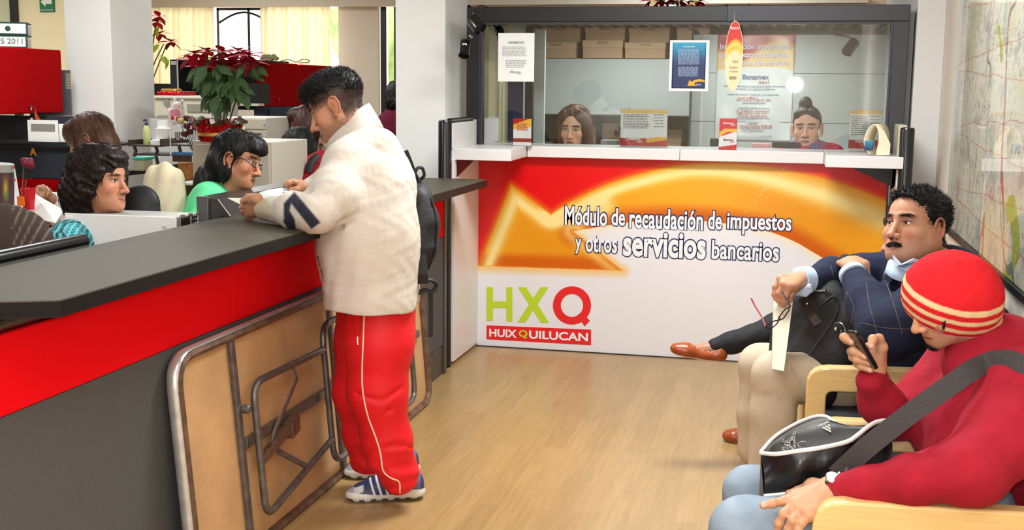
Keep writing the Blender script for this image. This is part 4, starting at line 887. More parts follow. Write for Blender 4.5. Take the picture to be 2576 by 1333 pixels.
# tracksuit trousers
g = SDF(.0065); RR = lambda r, d=4.55: px_r(r, d)
g.chain([P(955, 745, 4.47), P(955, 860, 4.47), P(950, 985, 4.49), P(975, 1110, 4.53), P(1002, 1195, 4.56)], [RR(86), RR(82), RR(72), RR(60), RR(50)], k=.04)
g.chain([P(930, 745, 4.68), P(918, 860, 4.69), P(905, 985, 4.70), P(915, 1090, 4.74), P(928, 1165, 4.78)], [RR(84), RR(74), RR(66), RR(50), RR(44)], k=.035)
g.cap(P(985, 770, 4.5), P(1000, 850, 4.52), RR(48), RR(30), k=.05); g.ell(P(1020, 1172, 4.57), (.045, .05, .03), k=.03); g.ell(P(1012, 1198, 4.56), (.060, .055, .03), k=.03); g.cap(P(950, 1165, 4.5), P(990, 1190, 4.5), .035, .04, k=.03)
zc = P(960, 1222, 4.5)[2]
cr2 = crease([[P(900, 990, 4.4), P(960, 1010, 4.37), P(1010, 975, 4.42)], [P(930, 1040, 4.42), P(990, 1030, 4.4)], [P(960, 1130, 4.42), P(1000, 1118, 4.44), P(1030, 1125, 4.5)], [P(965, 1150, 4.42), P(1010, 1155, 4.44), P(1045, 1140, 4.5)], [P(930, 1200, 4.42), P(960, 1180, 4.42), P(1000, 1180, 4.44)], [P(985, 1200, 4.44), P(1030, 1190, 4.46), P(1050, 1170, 4.5)], [P(925, 1190, 4.4), P(940, 1160, 4.4)], [P(893, 800, 4.42), P(897, 830, 4.42)]], .010, .011)
def tf(Q, v):
    v = v+.0045*snoise(Q*[1, 1, .35], 10, 2, 6)+.0085*np.clip((.36-Q[..., 2])/.25, 0, 1)*snoise(Q*[.6, .6, 1.9], 25, 2, 7); v = cr2(Q, v)
    return np.maximum(v, .062-.02*0-Q[..., 2]+.02*snoise(Q, 7, 1, 1))
tr = g.mesh('trousers', m_shiny, man, field=tf, colf=lambda V: np.broadcast_to((232, 22, 34.), V.shape)*(1+.02*snoise(V, 20, 2, 2))[:, None]); TV = np.array([v.co[:] for v in tr.data.vertices])
pl = on_surface(TV, dens([(917, 774), (914, 850), (911, 930), (913, 985), (925, 1045), (945, 1100), (957, 1140), (964, 1184), (985, 1203), (1004, 1212), (1006, 1240)], 5), 6, .0015)
MB().tube(pl, .0032, 6).build('piping', mat('cream_piping', (232, 220, 190), .7), man, smooth=True)
MB().tube(on_surface(TV, dens([(893, 778), (889, 800), (893, 835), (900, 846), (906, 832), (907, 800), (904, 780)], 5), 6, .001), .0022, 6).build('pocket_edge', mat('dark_red_edge', (170, 14, 24), .7), man, smooth=True)
MB().tube(on_surface(TV, [(899, 846), (899, 856), (900, 868)], 6, .003), .004, 6).build('zip_pull', m_chrome, man, smooth=True)
# running shoes
def shoe(toe, heel, lab, roll=0., w_=.05, L=None, cols=((46, 52, 84), (224, 220, 214), (120, 124, 150)), name='shoe', parent=None, lift=0.):
    toe, heel = np.asarray(toe, float), np.asarray(heel, float); f = toe-heel; L = np.linalg.norm(f); f = unit(f); up = unit(np.array([0, 0, 1.])-f*f[2]); sd = np.cross(f, up)
    p = lambda a, s_, u: heel+f*a*L+sd*s_+up*u
    g = SDF(.0024); g.chain([p(.10, 0, .025), p(.45, 0, .022), p(.80, 0, .022), p(.90, 0, .022)], [.040, .036, .046, .042], k=.02, flat=(up, .58))
    g.chain([p(.12, 0, .060), p(.40, 0, .062), p(.62, 0, .052), p(.82, 0, .040)], [.040, .038, .036, .033], k=.03); g.ell(p(.15, 0, .085), (.035, .035, .03), k=.03)
    V, Q = g.mesh('', None, field=lambda q, v: np.maximum(v, -((q-heel)@up)+.0), ret=True)
    q = V-heel; a = q@f/L; s_ = q@sd; u = q@up; base = np.broadcast_to(np.array(cols[0], float), V.shape); wh = .036+.010*sstep(.35, .2, a)+.004*np.sin(a*9); sf_ = lambda e, w=.0012: np.clip(.5+e/w*.5, 0, 1)
    c = base
    for k in (.40, .49, .58, .67): c = mixc(c, (236, 236, 240), sf_(.0045-abs(a-k-1.1*(u-.05))*L)*sf_(a-.33, .02)); c = mixc(c, (70, 110, 180), .6*sf_(.002-abs(a-k-.022-1.1*(u-.05))*L))
    c = mixc(c, (198, 190, 186), sf_(a-.80, .01)*sf_(.011-abs(u-.058+.10*(a-.80)))); c = mixc(c, (150, 150, 158), sf_(a-.93, .01)*.8); c = mixc(c, (226, 222, 216), .9*sf_(.09-abs(a-.13), .02)*sf_(u-.055)); c = mixc(c, (96, 104, 160), .9*sf_(.05-abs(a-.07), .02)*sf_(u-.045))
    c = mixc(c, cols[1], sf_(wh-u)); tooth = sf_((.011+.007*np.clip(3*np.sin(a*40), -1, 1))-u); c = mixc(c, (96, 100, 124), tooth)
    o = link(name, mesh_from(name, V, Q, c, True), mat('shoe_surface', (255, 255, 255), .5, attr=True, spec=.4), parent, label=lab)
    b = MB()
    for i in range(4): b.tube([p(.58+.055*i, -.018, .083-.007*i), p(.60+.055*i, 0, .094-.009*i), p(.58+.055*i, .018, .083-.007*i)], .0032, 6)
    rel(b.build('laces', mat('white_lace', (232, 230, 226), .8), parent, smooth=True), parent); return o
shoe(on(878, 1258, 2, .0), on(1062, 1252, 2, .0), 'near blue and white running shoe', parent=man)
shoe(on(872, 1200, 2, .0), on(1050, 1192, 2, .0), 'far blue and white running shoe', parent=man)
# papers in his hands
t = thing('paper_sheet', 'long white document held in both hands above the counter', 'paper', P(690, 495, 4.55), 'papers held by the standing man')
q = [P(620, 502, 4.5), P(660, 482, 4.56), P(700, 474, 4.64), P(728, 471, 4.70)]; q2 = [P(638, 512, 4.42), P(675, 500, 4.48), P(705, 500, 4.56), P(722, 501, 4.62)]
top = smooth_path(q, 5); bot = smooth_path(q2, 5); V = top+bot; n = len(top)
b = MB().add(V, [(i, i+1, n+i+1, n+i) for i in range(n-1)]); o = b.build('sheet', m_paper, t, smooth=True); s_ = o.modifiers.new('thickness', 'SOLIDIFY'); s_.thickness = .0012
b = MB(); e1, e2 = P(712, 474, 4.66), P(708, 499, 4.57)
for i in range(7): b.tube([e1*(1-i/7)+e2*(i/7)+np.array([0, 0, .002]), (e1+(P(725, 473, 4.69)-e1)*.9)*(1-i/7)+(e2+(P(718, 500, 4.61)-e2)*.9)*(i/7)+np.array([0, 0, .002])], .0011, 4)
b.build('print', mat('blue_print', (120, 140, 176), .6), t)
t = thing('paper_sheet', 'folded cream receipt sticking out of his near hand over the counter', 'paper', P(600, 508, 4.5), 'papers held by the standing man')
MB().prism([P(573, 499, 4.52), P(612, 499, 4.5), P(628, 508, 4.47), P(607, 516, 4.46)], (0, 0, .002)).build('sheet', mat('cream_paper', (238, 232, 214), .7), t)
t = thing('paper_slip', 'small white slip under his near hand on the counter', 'paper', P(605, 523, 4.5)); MB().prism([P(601, 520, 4.5), P(611, 517, 4.48), P(614, 528, 4.46), P(606, 530, 4.47)], (0, 0, .002)).build('sheet', m_paper, t)
# backpack hanging from his far shoulder
t = thing('backpack', 'black backpack hanging behind the standing man', 'backpack', P(1065, 720, 4.65))
m_bp = mat('black_nylon', (34, 33, 36), .6, spec=.4, noise=.1, nscale=60, bump=.2, bscale=120)
g = SDF(.007); g.chain([P(1055, 500, 4.62), P(1064, 560, 4.62), P(1062, 620, 4.62), P(1050, 690, 4.62)], [RR(34), RR(40), RR(38), RR(26)], k=.04, flat=(RW[:, 2], 1.0)); g.chain([P(1045, 500, 4.72), P(1054, 560, 4.74), P(1050, 640, 4.74), P(1040, 690, 4.72)], [RR(34), RR(42), RR(38), RR(26)], k=.04)
g.chain([P(1040, 450, 4.64), P(1052, 500, 4.66)], [RR(16), RR(30)], k=.03)
bp = g.mesh('bag', m_bp, t, field=folds(.004, (9, 9, 14), 2)); BV = np.array([v.co[:] for v in bp.data.vertices])
ribbon([P(1012, 382, 4.44), P(1024, 412, 4.46), P(1034, 440, 4.50), P(1042, 462, 4.55)], unit(np.cross(P(1042, 462, 4.5)-P(1012, 382, 4.4), RW[:, 2])), .045, .008).build('shoulder_strap', m_bp, t)
MB().tube(smooth_path([P(1044, 436, 4.58), P(1050, 423, 4.58), P(1062, 423, 4.6), P(1067, 440, 4.62), P(1060, 450, 4.64)], 5), .0065, 8).build('grab_loop', m_bp, t, smooth=True)
ribbon([P(1055, 640, 4.5), P(1060, 690, 4.5), P(1062, 712, 4.52)], RW[:, 0], .05, .012).build('lower_strap', m_bp, t)
MB().tube(smooth_path([P(1058, 708, 4.52), P(1082, 704, 4.54), P(1098, 716, 4.56), P(1088, 734, 4.56), P(1068, 730, 4.54), P(1040, 742, 4.52)], 5), .012, 8, flat=((0, 0, 1), .6)).build('strap_knot', m_bp, t, smooth=True)
ribbon([P(1083, 735, 4.60), P(1084, 800, 4.62), P(1083, 848, 4.63)], RW[:, 0], .018, .003).build('hanging_strap', m_bp, t)
MB().tube(on_surface(BV, dens([(1078, 480), (1094, 540), (1097, 600), (1088, 650), (1070, 690)], 4), 9, .001), .004, 6).build('zip', m_black, t, smooth=True)
# ---------------------------------------------------------------- joined armchairs along the right wall
m_pine = mat('honey_pine', (240, 200, 132), .32, noise=.10, nscale=3, stretch=(2, 30, 30), spec=.5, coat=.3)
m_pine.node_tree.nodes['Mapping'].inputs['Scale'].default_value = (3, 40, 40)
m_vinyl = mat('black_seat_vinyl', (22, 22, 24), .5)
seat = thing('bench_seat', 'row of joined honey-coloured wooden armchairs with black cushions along the map wall', 'chair', (.45, 4.3, 0))
def arm_frame(y):
    w_ = .055; y0, y1 = y, y+w_; b = MB()
    out = arc_path([(.085, y0, .0), (.085, y0, .635), (.76, y0, .655), (.76, y0, 0)], .075, 6); inn = arc_path([(.155, y0, 0.), (.155, y0, .548), (.70, y0, .565), (.70, y0, 0)], .025, 6)
    V = list(out)+list(inn); n = len(out); V2 = [p+np.array([0, w_, 0]) for p in V]; N_ = len(V)
    Fc = [(i, i+1, n+i+1, n+i) for i in range(n-1)]+[(N_+i, N_+n+i, N_+n+i+1, N_+i+1) for i in range(n-1)]+[(i, N_+i, N_+i+1, i+1) for i in range(n-1)]+[(n+i, n+i+1, N_+n+i+1, N_+n+i) for i in range(n-1)]+[(0, n, N_+n, N_), (n-1, N_+n-1, N_+2*n-1, 2*n-1)]
    b.add(V+V2, Fc); o = b.build('arm_frame', m_pine, seat, bevel=.008, segs=3)
    MB().box((.155, y+.010, .30), (.70, y+.048, .38)).build('side_rail', m_pine, seat, bevel=.006)
    return o
for y in (2.83, 3.56, 4.27, 5.00, 5.72): arm_frame(y)
for y in (2.885, 3.615, 4.325, 5.055):
    MB().box((.13, y+.01, .40), (.66, y+.645, .455)).build('seat_cushion', m_vinyl, seat, bevel=.02, segs=3)
    MB().hexa([(.62, y+.02, .50), (.70, y+.02, .50), (.70, y+.635, .50), (.62, y+.635, .50)], [(.70, y+.02, .86), (.76, y+.02, .86), (.76, y+.635, .86), (.70, y+.635, .86)]).build('back_cushion', m_vinyl, seat, bevel=.015, segs=3)
# ---------------------------------------------------------------- seated man in a navy sweater
nav = thing('person', 'seated man with curly black hair and moustache in navy sweater holding glasses', 'person', (.2, 4.6, 0))
NS = (196, 142, 112)
hn = Head(P(2304, 566, 4.3), cv(-.84, .08, .52), cv(.05, 1, 0), 1.2, NS, .0027, stubble=.12, brow=.85, fat=2.2, jaw=1.12, nose=1.4, lip=(150, 88, 80), open=.0038)
sk = hn.skin_mesh(P(2352, 690, 4.36), .072); hn_skinV = sk
def nm(px_, d): return px_r(px_, d)
g = SDF(.008); g.chain([P(2370, 700, 4.38), P(2330, 800, 4.42), P(2290, 930, 4.5)], [.11, .13, .14], k=.06)
g.chain([P(2230, 665, 4.62), P(2110, 690, 4.62), P(2025, 705, 4.50)], [.05, .045, .03]); g.chain([P(2400, 730, 4.2), P(2240, 820, 4.02), P(2150, 700, 4.32)], [.055, .048, .035])
g.chain([P(2240, 960, 4.55), P(1945, 935, 4.42), P(1930, 1150, 4.47)], [.08, .05, .032]); g.chain([P(2240, 950, 4.85), P(1905, 920, 4.85), P(1900, 1110, 4.87)], [.08, .045, .03])
bV = g.mesh('', None, ret=True)
g = SDF(.0028); d = 4.42                                         # far hand hanging down, spectacles between the fingers
hand(g, P(2018, 702, 4.47), None, [P(1965, 702, d), P(1972, 715, d-.03), P(1985, 722, d-.04), P(1998, 722, d-.03)],
     [[P(1951, 722, d), P(1949, 740, d), P(1952, 752, d)], [P(1960, 738, d-.03), P(1960, 755, d-.02), P(1964, 764, d-.01)], [P(1976, 744, d-.04), P(1974, 758, d-.03), P(1971, 767, d-.02)], [P(1990, 742, d-.03), P(1988, 752, d-.02), P(1984, 759, d-.01)]],
     [P(1990, 712, d+.04), P(1968, 728, d+.05), P(1958, 742, d+.03)], pr=.030, wr=.038, fr=.0115)
h1 = g.mesh('', None, ret=True)
g = SDF(.003); hand(g, P(2150, 678, 4.32), None, [P(2122, 662, 4.42), P(2135, 656, 4.44), P(2150, 655, 4.45), P(2164, 660, 4.45)],
     [[P(2112, 662, 4.50), P(2110, 670, 4.55)], [P(2126, 656, 4.52), P(2122, 664, 4.58)], [P(2143, 655, 4.53), P(2140, 663, 4.59)], [P(2160, 658, 4.52), P(2160, 666, 4.57)]], [P(2172, 668, 4.36), P(2178, 680, 4.40), P(2181, 690, 4.42)], pr=.030, wr=.036, fr=.011)
h2 = g.mesh('', None, ret=True); nsc = np.array(NS, float)
V, Q, c = join([sk, (bV[0], bV[1], skcol(bV[0], nsc)), (h1[0], h1[1], skcol(h1[0], nsc)), (h2[0], h2[1], skcol(h2[0], nsc))])
link('body', mesh_from('body', V, Q, c, True), m_skin, nav); hn.eyes(nav, (.28, 1, .02)); hn.brows(nav, m_hblack, 130, th=1.3)
# moustache
rs = np.random.RandomState(2); u = rs.uniform(-1, 1, 420); R = np.stack([u*.024, .096-.016*u*u, -.0605-.006*abs(u)**1.5+rs.normal(0, .0022, 420)], 1); R = hn.on_skin(R)
V, Q = strands('', None, None, hn.W(R), hn.D(np.stack([u*.8, .35+0*u, -.75+0*u], 1)), .011*hn.sc, .0006, 2, wob=.3); link('moustache', mesh_from('moustache', V, Q, None, True), m_hblack, nav)
# curly hair
g = SDF(.004); g.ell((0, -.020, .038), (.080, .094, .080)); g.ell((0, .035, .074), (.056, .048, .030), k=.02); g.ell((0, .085, .0), (.085, .050, .086), k=.012, op='s'); g.ell((0, .055, -.045), (.10, .075, .08), k=.015, op='s'); g.ell((0, -.03, -.10), (.09, .10, .060), k=.02, op='s')
V, Q = g.mesh('', None, field=lambda q, f: f+.005*snoise(q, 95, 2, 2), ret=True); N = vnormals(V, Q); j = rs.choice(len(V), 4200); r = V[j]; dr = N[j]*.8+rs.normal(size=r.shape)*.6
sV, sQ = strands('', None, None, hn.W(r-N[j]*.003), hn.D(dr), .021*hn.sc, .0016, 6, curl=.85, wob=.4, seed=11)
rg = lambda v: ((v[:, 1] < .035) & (v[:, 2] > .0) & (abs(v[:, 0]) > .05) | ((v[:, 1] < -.02) & (v[:, 2] > -.06))).astype(float)
r2, n2 = hn.scalp(rg, 3200, 5); cV, cQ = strands('', None, None, hn.W(r2), hn.D(n2*.4+np.array([0, -.7, -.3])), .013*hn.sc, .0006, 3, curl=.3, wob=.5, seed=9)
V2, Q2, _ = join([(hn.W(V), Q), (sV, sQ), (cV, cQ)]); link('hair', mesh_from('hair', V2, Q2, None, True), m_hblack, nav)
# sweater
g = SDF(.0068)
g.chain([P(2385, 722, 4.40), P(2340, 800, 4.42), P(2300, 900, 4.5), P(2280, 985, 4.58)], [nm(105, 4.4), nm(140, 4.4), nm(150, 4.5), nm(145, 4.55)], k=.07); g.cap(P(2265, 690, 4.62), P(2275, 850, 4.60), nm(60, 4.6), nm(100, 4.6), k=.07)
g.chain([P(2250, 676, 4.62), P(2160, 688, 4.62), P(2090, 690, 4.58), P(2048, 704, 4.50)], [nm(48, 4.6), nm(48, 4.6), nm(42, 4.55), nm(34, 4.5)], k=.03)
g.chain([P(2395, 735, 4.28), P(2330, 785, 4.12), P(2232, 830, 4.02)], [nm(78, 4.2), nm(80, 4.1), nm(74, 4.0)], k=.04); g.chain([P(2232, 830, 4.02), P(2185, 765, 4.14), P(2150, 700, 4.30)], [nm(74, 4.0), nm(56, 4.1), nm(34, 4.3)], k=.025)
crn = crease([[P(2215, 745, 4.0), P(2255, 735, 4.05), P(2300, 700, 4.2)], [P(2185, 830, 3.9), P(2230, 865, 3.9)], [P(2120, 720, 4.1), P(2170, 740, 4.05)], [P(2060, 700, 4.4), P(2090, 730, 4.45)], [P(2350, 680, 4.2), P(2290, 740, 4.05)]], .012, .014)
def sf(Q, v): v = v+.004*snoise(Q, 12, 2, 4)+.0015*snoise(Q, 40, 2, 5); return crn(Q, v)
sw = g.mesh('sweater', m_cloth, nav, field=sf, colf=lambda V: np.broadcast_to((34, 38, 60.), V.shape)*(1+.05*snoise(V, 60, 2, 2))[:, None]); SV = np.array([v.co[:] for v in sw.data.vertices])
ms = mat('brown_stitching', (92, 78, 74), .8)
for L_ in ([(2178, 702), (2186, 760), (2196, 800), (2206, 838)], [(2226, 702), (2240, 740), (2256, 790), (2270, 840)], [(2140, 812), (2148, 770), (2130, 735)], [(2165, 812), (2230, 825), (2300, 828)], [(2090, 668), (2098, 700), (2105, 730)], [(2175, 655), (2190, 690)], [(2260, 690), (2290, 665), (2320, 650)]):
    MB().tube(on_surface(SV, dens(L_, 5), 8, .0005), .0016, 5).build('stitching', ms, nav, smooth=True)
# light blue shirt: collar and cuffs
m_sh = mat('pale_blue_shirt', (186, 204, 228), .8, bump=.1, bscale=200)
a, c_ = P(2244, 648, 4.26), P(2378, 640, 4.40); ax_ = (c_-a)/2; R_ = []
for off, k in ((.0, 1.02), (-.035, 1.12), (-.055, 1.2)): R_.append(ering((a+c_)/2+cv(0, off, 0), ax_*k, .085*k, sag=cv(-.012, -.045, .0)))
o = loft(R_).build('shirt_collar', m_sh, nav, smooth=True); o.modifiers.new('thickness', 'SOLIDIFY').thickness = .006
MB().prism([P(2248, 640, 4.22), P(2256, 672, 4.17), P(2280, 682, 4.12), P(2318, 655, 4.13), P(2300, 650, 4.12), P(2270, 664, 4.12)], cv(0, 0, -.02)).build('shirt_collar', m_sh, nav, bevel=.004)
def cuff(c, axis, r0, r1, L_, m, nm_='shirt_cuff', par=nav):
    ax = unit(axis); return MB().lathe([(r0*.96, -.001), (r0, 0), (r1, L_), (r1*.94, L_+.002)], c, ax, 26).build(nm_, m, par, smooth=True)
cuff(P(2010, 704, 4.47), P(2052, 706, 4.52)-P(2010, 704, 4.47), .050, .054, .045, m_sh); cuff(P(2141, 684, 4.32), P(2158, 712, 4.27)-P(2141, 684, 4.32), .047, .05, .022, m_sh)
MB().prism([P(2005, 735, 4.42), P(2042, 712, 4.40), P(2046, 732, 4.40), P(2030, 748, 4.42), P(2000, 742, 4.43)], cv(0, 0, -.05)).build('shirt_cuff', m_sh, nav, bevel=.006)
MB().lathe([(.004, 0), (.004, .002)], P(2036, 722, 4.395), cv(0, 0, 1)).build('cuff_button', m_inkw, nav)
# khaki trousers
g = SDF(.0072)
g.chain([P(2270, 985, 4.60), P(2110, 960, 4.50), P(1952, 945, 4.42)], [nm(95, 4.6), nm(78, 4.5), nm(58, 4.4)], k=.04); g.chain([P(1952, 945, 4.42), P(1944, 1040, 4.43), P(1930, 1180, 4.46)], [nm(56, 4.4), nm(54, 4.4), nm(48, 4.5)], k=.03)
g.chain([P(2250, 950, 4.86), P(2060, 925, 4.86), P(1912, 918, 4.85)], [nm(90, 4.9), nm(66, 4.9), nm(52, 4.9)], k=.04); g.chain([P(1912, 918, 4.85), P(1902, 1040, 4.87), P(1898, 1130, 4.88)], [nm(50, 4.9), nm(46, 4.9), nm(42, 4.9)], k=.03)
crt = crease([[P(1890, 980, 4.3), P(1940, 960, 4.28), P(2010, 1000, 4.3)], [P(1925, 990, 4.28), P(1990, 1050, 4.3)], [P(1905, 930, 4.7), P(1930, 1010, 4.3)], [P(2000, 930, 4.35), P(2050, 990, 4.35), P(2040, 1040, 4.35)]], .009, .014)
tr2 = g.mesh('trousers', m_cloth, nav, field=lambda Q, v: crt(Q, v+.005*snoise(Q*[1, 1, .4], 10, 2, 1)), colf=lambda V: np.broadcast_to((200, 181, 156.), V.shape)*(1+.03*snoise(V, 30, 2, 2))[:, None])
for a_, b_, lab in (((1872, 1246), (1985, 1250), 'near brown leather shoe of the man in navy'), ((1893, 1170), (1985, 1174), 'far brown leather shoe of the man in navy')):
    shoe(on(*a_, 2, 0), on(*b_, 2, 0), lab, parent=nav, cols=((96, 58, 36), (60, 40, 28), (60, 40, 28)))
# black shoulder bag on his lap
t = thing('briefcase_bag', 'black fabric laptop bag with leather strap tab on the lap of the man in navy', 'bag', P(2050, 880, 4.3))
m_bag = mat('black_canvas', (30, 27, 28), .8, noise=.15, nscale=50, bump=.25, bscale=140)
quad = [P(1998, 752, 4.60), P(2090, 735, 4.46), P(2155, 790, 4.40), P(2160, 820, 4.40), P(2120, 900, 4.40), P(2075, 1000, 4.40), P(2035, 992, 4.42), P(1968, 930, 4.56), P(1975, 880, 4.60)]
g = SDF(.006); cq = sum(quad)/len(quad)
for a_, b_ in zip(quad, quad[1:]+quad[:1]): g.cap(a_*.93+cq*.07, b_*.93+cq*.07, .022, k=.02)
for i in range(len(quad)):
    for w__ in (.3, .6, .85): g.cap(quad[i]*w__+cq*(1-w__), quad[(i+1) % len(quad)]*w__+cq*(1-w__), .045, k=.03)
g.cap(quad[1]+RW[:, 2]*.06, quad[5]+RW[:, 2]*.06, .06, k=.03); g.cap(quad[0]+RW[:, 2]*.06, quad[7]+RW[:, 2]*.06, .05, k=.03)
o = g.mesh('bag_body', m_bag, t, field=lambda Q, v: crease([[P(2085, 745, 4.42), P(2110, 780, 4.1), P(2060, 860, 4.1), P(2010, 960, 4.1)], [P(2130, 850, 4.33), P(2050, 960, 4.33)], [P(2105, 890, 4.33), P(2075, 940, 4.33)]], .010, .010)(Q, v+.003*snoise(Q, 16, 2, 3))); GV = np.array([v.co[:] for v in o.data.vertices])
ml = mat('brown_leather_tab', (52, 34, 30), .45); pp = on_surface(GV, [(2022, 750), (2034, 772), (2048, 795), (2062, 815)], 9, .004)
ribbon(pp, unit(np.cross(pp[-1]-pp[0], RW[:, 2])), .045, .006).build('leather_tab', ml, t, bevel=.002)
for (x, y), r in (((2031, 764), .006), ((2103, 828), .008)): MB().ball(on_surface(GV, [(x, y)], 9, .010)[0], r, 12).build('snap_button', m_chrome, t, smooth=True)
MB().tube(on_surface(GV, dens([(2052, 722+10), (2065, 731), (2078, 730)], 4), 9, .008), .004, 6).build('zip_pull', m_chrome, t, smooth=True)
MB().tube(smooth_path([p for p in on_surface(GV, [(2100, 812), (2115, 812), (2126, 828), (2122, 848), (2112, 850), (2116, 830)], 9, .010)], 4), .003, 6).build('hook', m_chrome, t, smooth=True)
MB().tube(on_surface(GV, dens([(2060, 775), (2095, 745), (2110, 770), (2080, 830), (2030, 900), (1990, 960)], 5), 9, .002), .0035, 6).build('seam_piping', m_vinyl, t, smooth=True)
t = thing('envelope', 'tall cream folder held upright between the leg and bag of the man in navy', 'folder', P(1965, 840, 4.22))
MB().prism([P(1947, 742, 4.46), P(1998, 735, 4.42), P(1972, 934, 4.24), P(1942, 928, 4.28)], RW[:, 2]*.012).build('folder', mat('cream_folder', (212, 202, 180), .8), t, bevel=.001)
# spectacles hanging from his fingers
t = thing('eyeglasses', 'black and red reading glasses dangling from the fingers of the man in navy', 'glasses', P(1940, 820, 4.2))
m_gb = mat('black_glasses_frame', (22, 18, 20), .3); m_gr = mat('red_glasses_arm', (150, 20, 36), .35); dg = 4.19
def lens(pts, m, r=.0022): MB().tube(arc_path(pts, .008, 5, True), r, 8, True).build('rim', m, t, smooth=True); MB().prism(arc_path(pts, .008, 5, True), RW[:, 2]*.0012).build('lens', m_film, t)
lens([P(1958, 800, dg), P(1975, 777, dg), P(1986, 772, dg), P(1985, 780, dg), P(1970, 802, dg), P(1959, 806, dg)], m_gb); lens([P(1926, 820, dg+.0), P(1944, 808, dg), P(1959, 805, dg), P(1955, 814, dg), P(1941, 826, dg), P(1930, 827, dg)], m_gb)
MB().tube([P(1959, 805, dg), P(1963, 801, dg-.002), P(1961, 798, dg)], .0022, 6).build('bridge', m_gb, t)
MB().tube(smooth_path([P(1988, 771, dg), P(1979, 755, dg+.03), P(1967, 734, dg+.10)], 4), .0035, 6).build('temple', m_gb, t, smooth=True)
MB().tube(smooth_path([P(1926, 822, dg), P(1915, 795, dg+.05), P(1901, 772, dg+.1), P(1890, 751, dg+.13)], 4), .0034, 6).build('temple', m_gr, t, smooth=True)
# ---------------------------------------------------------------- woman beyond him: legs crossed, mostly hidden
wom = thing('person', 'seated woman in black leggings and brown loafers hidden behind the man in navy', 'person', (.3, 5.3, 0))
hw = Head(P(2290, 598, 5.15), cv(-.95, -.05, -.1), cv(0, 1, 0), 1.08, (190, 134, 104), .004, fem=1); sk = hw.skin_mesh(P(2275, 660, 5.2), .05)
g = SDF(.009); g.chain([P(2290, 700, 5.25), P(2300, 900, 5.3)], [.11, .13], k=.05); g.chain([P(2290, 940, 5.2), P(1960, 830, 5.12), P(1835, 862, 5.10), P(1790, 880, 5.10)], [.08, .055, .035, .030], k=.03); g.chain([P(2290, 940, 5.4), P(1930, 880, 5.35), P(1888, 1060, 5.3), P(1870, 1095, 5.3)], [.08, .06, .035, .03], k=.03)
g.chain([P(1800, 876, 5.1), P(1770, 880, 5.1), P(1720, 882, 5.1)], [.030, .026, .020], k=.02); bV = g.mesh('', None, ret=True)
V, Q, c = join([sk, (bV[0], bV[1], skcol(bV[0], np.array((172, 118, 90.))))]); link('body', mesh_from('body', V, Q, c, True), m_skin, wom); hw.eyes(wom)
g = SDF(.005); g.ell((0, -.03, .03), (.088, .10, .095)); g.ell((0, -.06, -.08), (.085, .06, .11), k=.03); g.ell((0, .03, .07), (.074, .07, .045), k=.03); g.ell((.05, .03, -.03), (.04, .04, .09), k=.03); g.ell((-.05, .03, -.03), (.04, .04, .09), k=.03); g.ell((0, .11, -.03), (.05, .05, .08), k=.015, op='s')
V, Q = g.mesh('', None, field=lambda q, f: f+.003*snoise(q*[1, 1, .3], 90, 2, 2), ret=True); link('hair', mesh_from('hair', hw.W(V), Q, None, True), m_hblack, wom)
g = SDF(.007); g.chain([P(2285, 690, 5.25), P(2300, 800, 5.3), P(2310, 930, 5.3)], [.12, .13, .14], k=.05); g.chain([P(2255, 680, 5.1), P(2180, 720, 4.98), P(2120, 700, 4.95)], [.06, .05, .04], k=.03)
g.mesh('jacket', mat('black_cloth', (20, 20, 23), .85), wom)
g = SDF(.006); g.chain([P(2280, 930, 5.2), P(1955, 828, 5.12), P(1840, 862, 5.10), P(1800, 872, 5.10)], [.10, .066, .044, .038], k=.03); g.chain([P(2280, 930, 5.4), P(1930, 880, 5.36), P(1890, 1060, 5.32)], [.09, .07, .045], k=.03)
g.mesh('leggings', mat('black_leggings', (19, 19, 22), .8, bump=.1, bscale=200), wom, field=lambda Q, v: v+.003*snoise(Q, 22, 2, 3))
def loafer(toe, heel, lab, up):
    toe, heel = np.asarray(toe), np.asarray(heel); f = toe-heel; L = np.linalg.norm(f); f = unit(f); up = unit(up-f*(up@f)); sd = np.cross(f, up); p = lambda a, s_, u: heel+f*a*L+sd*s_+up*u
    g = SDF(.0032); g.chain([p(.08, 0, .03), p(.4, 0, .02), p(.75, 0, .028), p(.90, 0, .026)], [.034, .030, .040, .034], k=.02, flat=(up, .75)); g.ell(p(.10, 0, .052), (.03, .03, .03), k=.02); g.ell(p(.38, 0, .082), (.055, .027, .045), rot=np.stack([f, sd, up], 1), k=.008, op='s')
    g.ell(p(.16, 0, .085), (.04, .025, .05), rot=np.stack([f, sd, up], 1), k=.008, op='s')
    V, Q = g.mesh('', None, ret=True, field=lambda q, v: np.maximum(v, -((q-heel)@up-.0))); u = (V-heel)@up; a = (V-heel)@f/L
    c = mixc(np.broadcast_to((158, 74, 34.), V.shape), (228, 206, 178), 1.*(u < .007)); c = mixc(c, (130, 56, 26), .8*((u > .007) & (u < .016)))
    link('shoe', mesh_from('shoe', V, Q, c, True), mat('tan_leather', (255, 255, 255), .28, attr=True, spec=.5), wom, label=lab)
    rim = [p(.38+.34*cos(t_), .031*sin(t_), .056+.004*cos(t_)-.012*(cos(t_) > .8)) for t_ in np.linspace(0, 2*pi, 40)]
    b = MB()
    for i in range(0, 38, 2):
        q_ = [V[np.argmin(np.linalg.norm(V-r_, axis=1))]+up*.001 for r_ in (rim[i], rim[i+1])]
        if np.linalg.norm(q_[1]-q_[0]) < .03: b.tube(q_, .0014, 5)
    b.build('stitching', mat('cream_thread', (236, 214, 180), .7), wom)
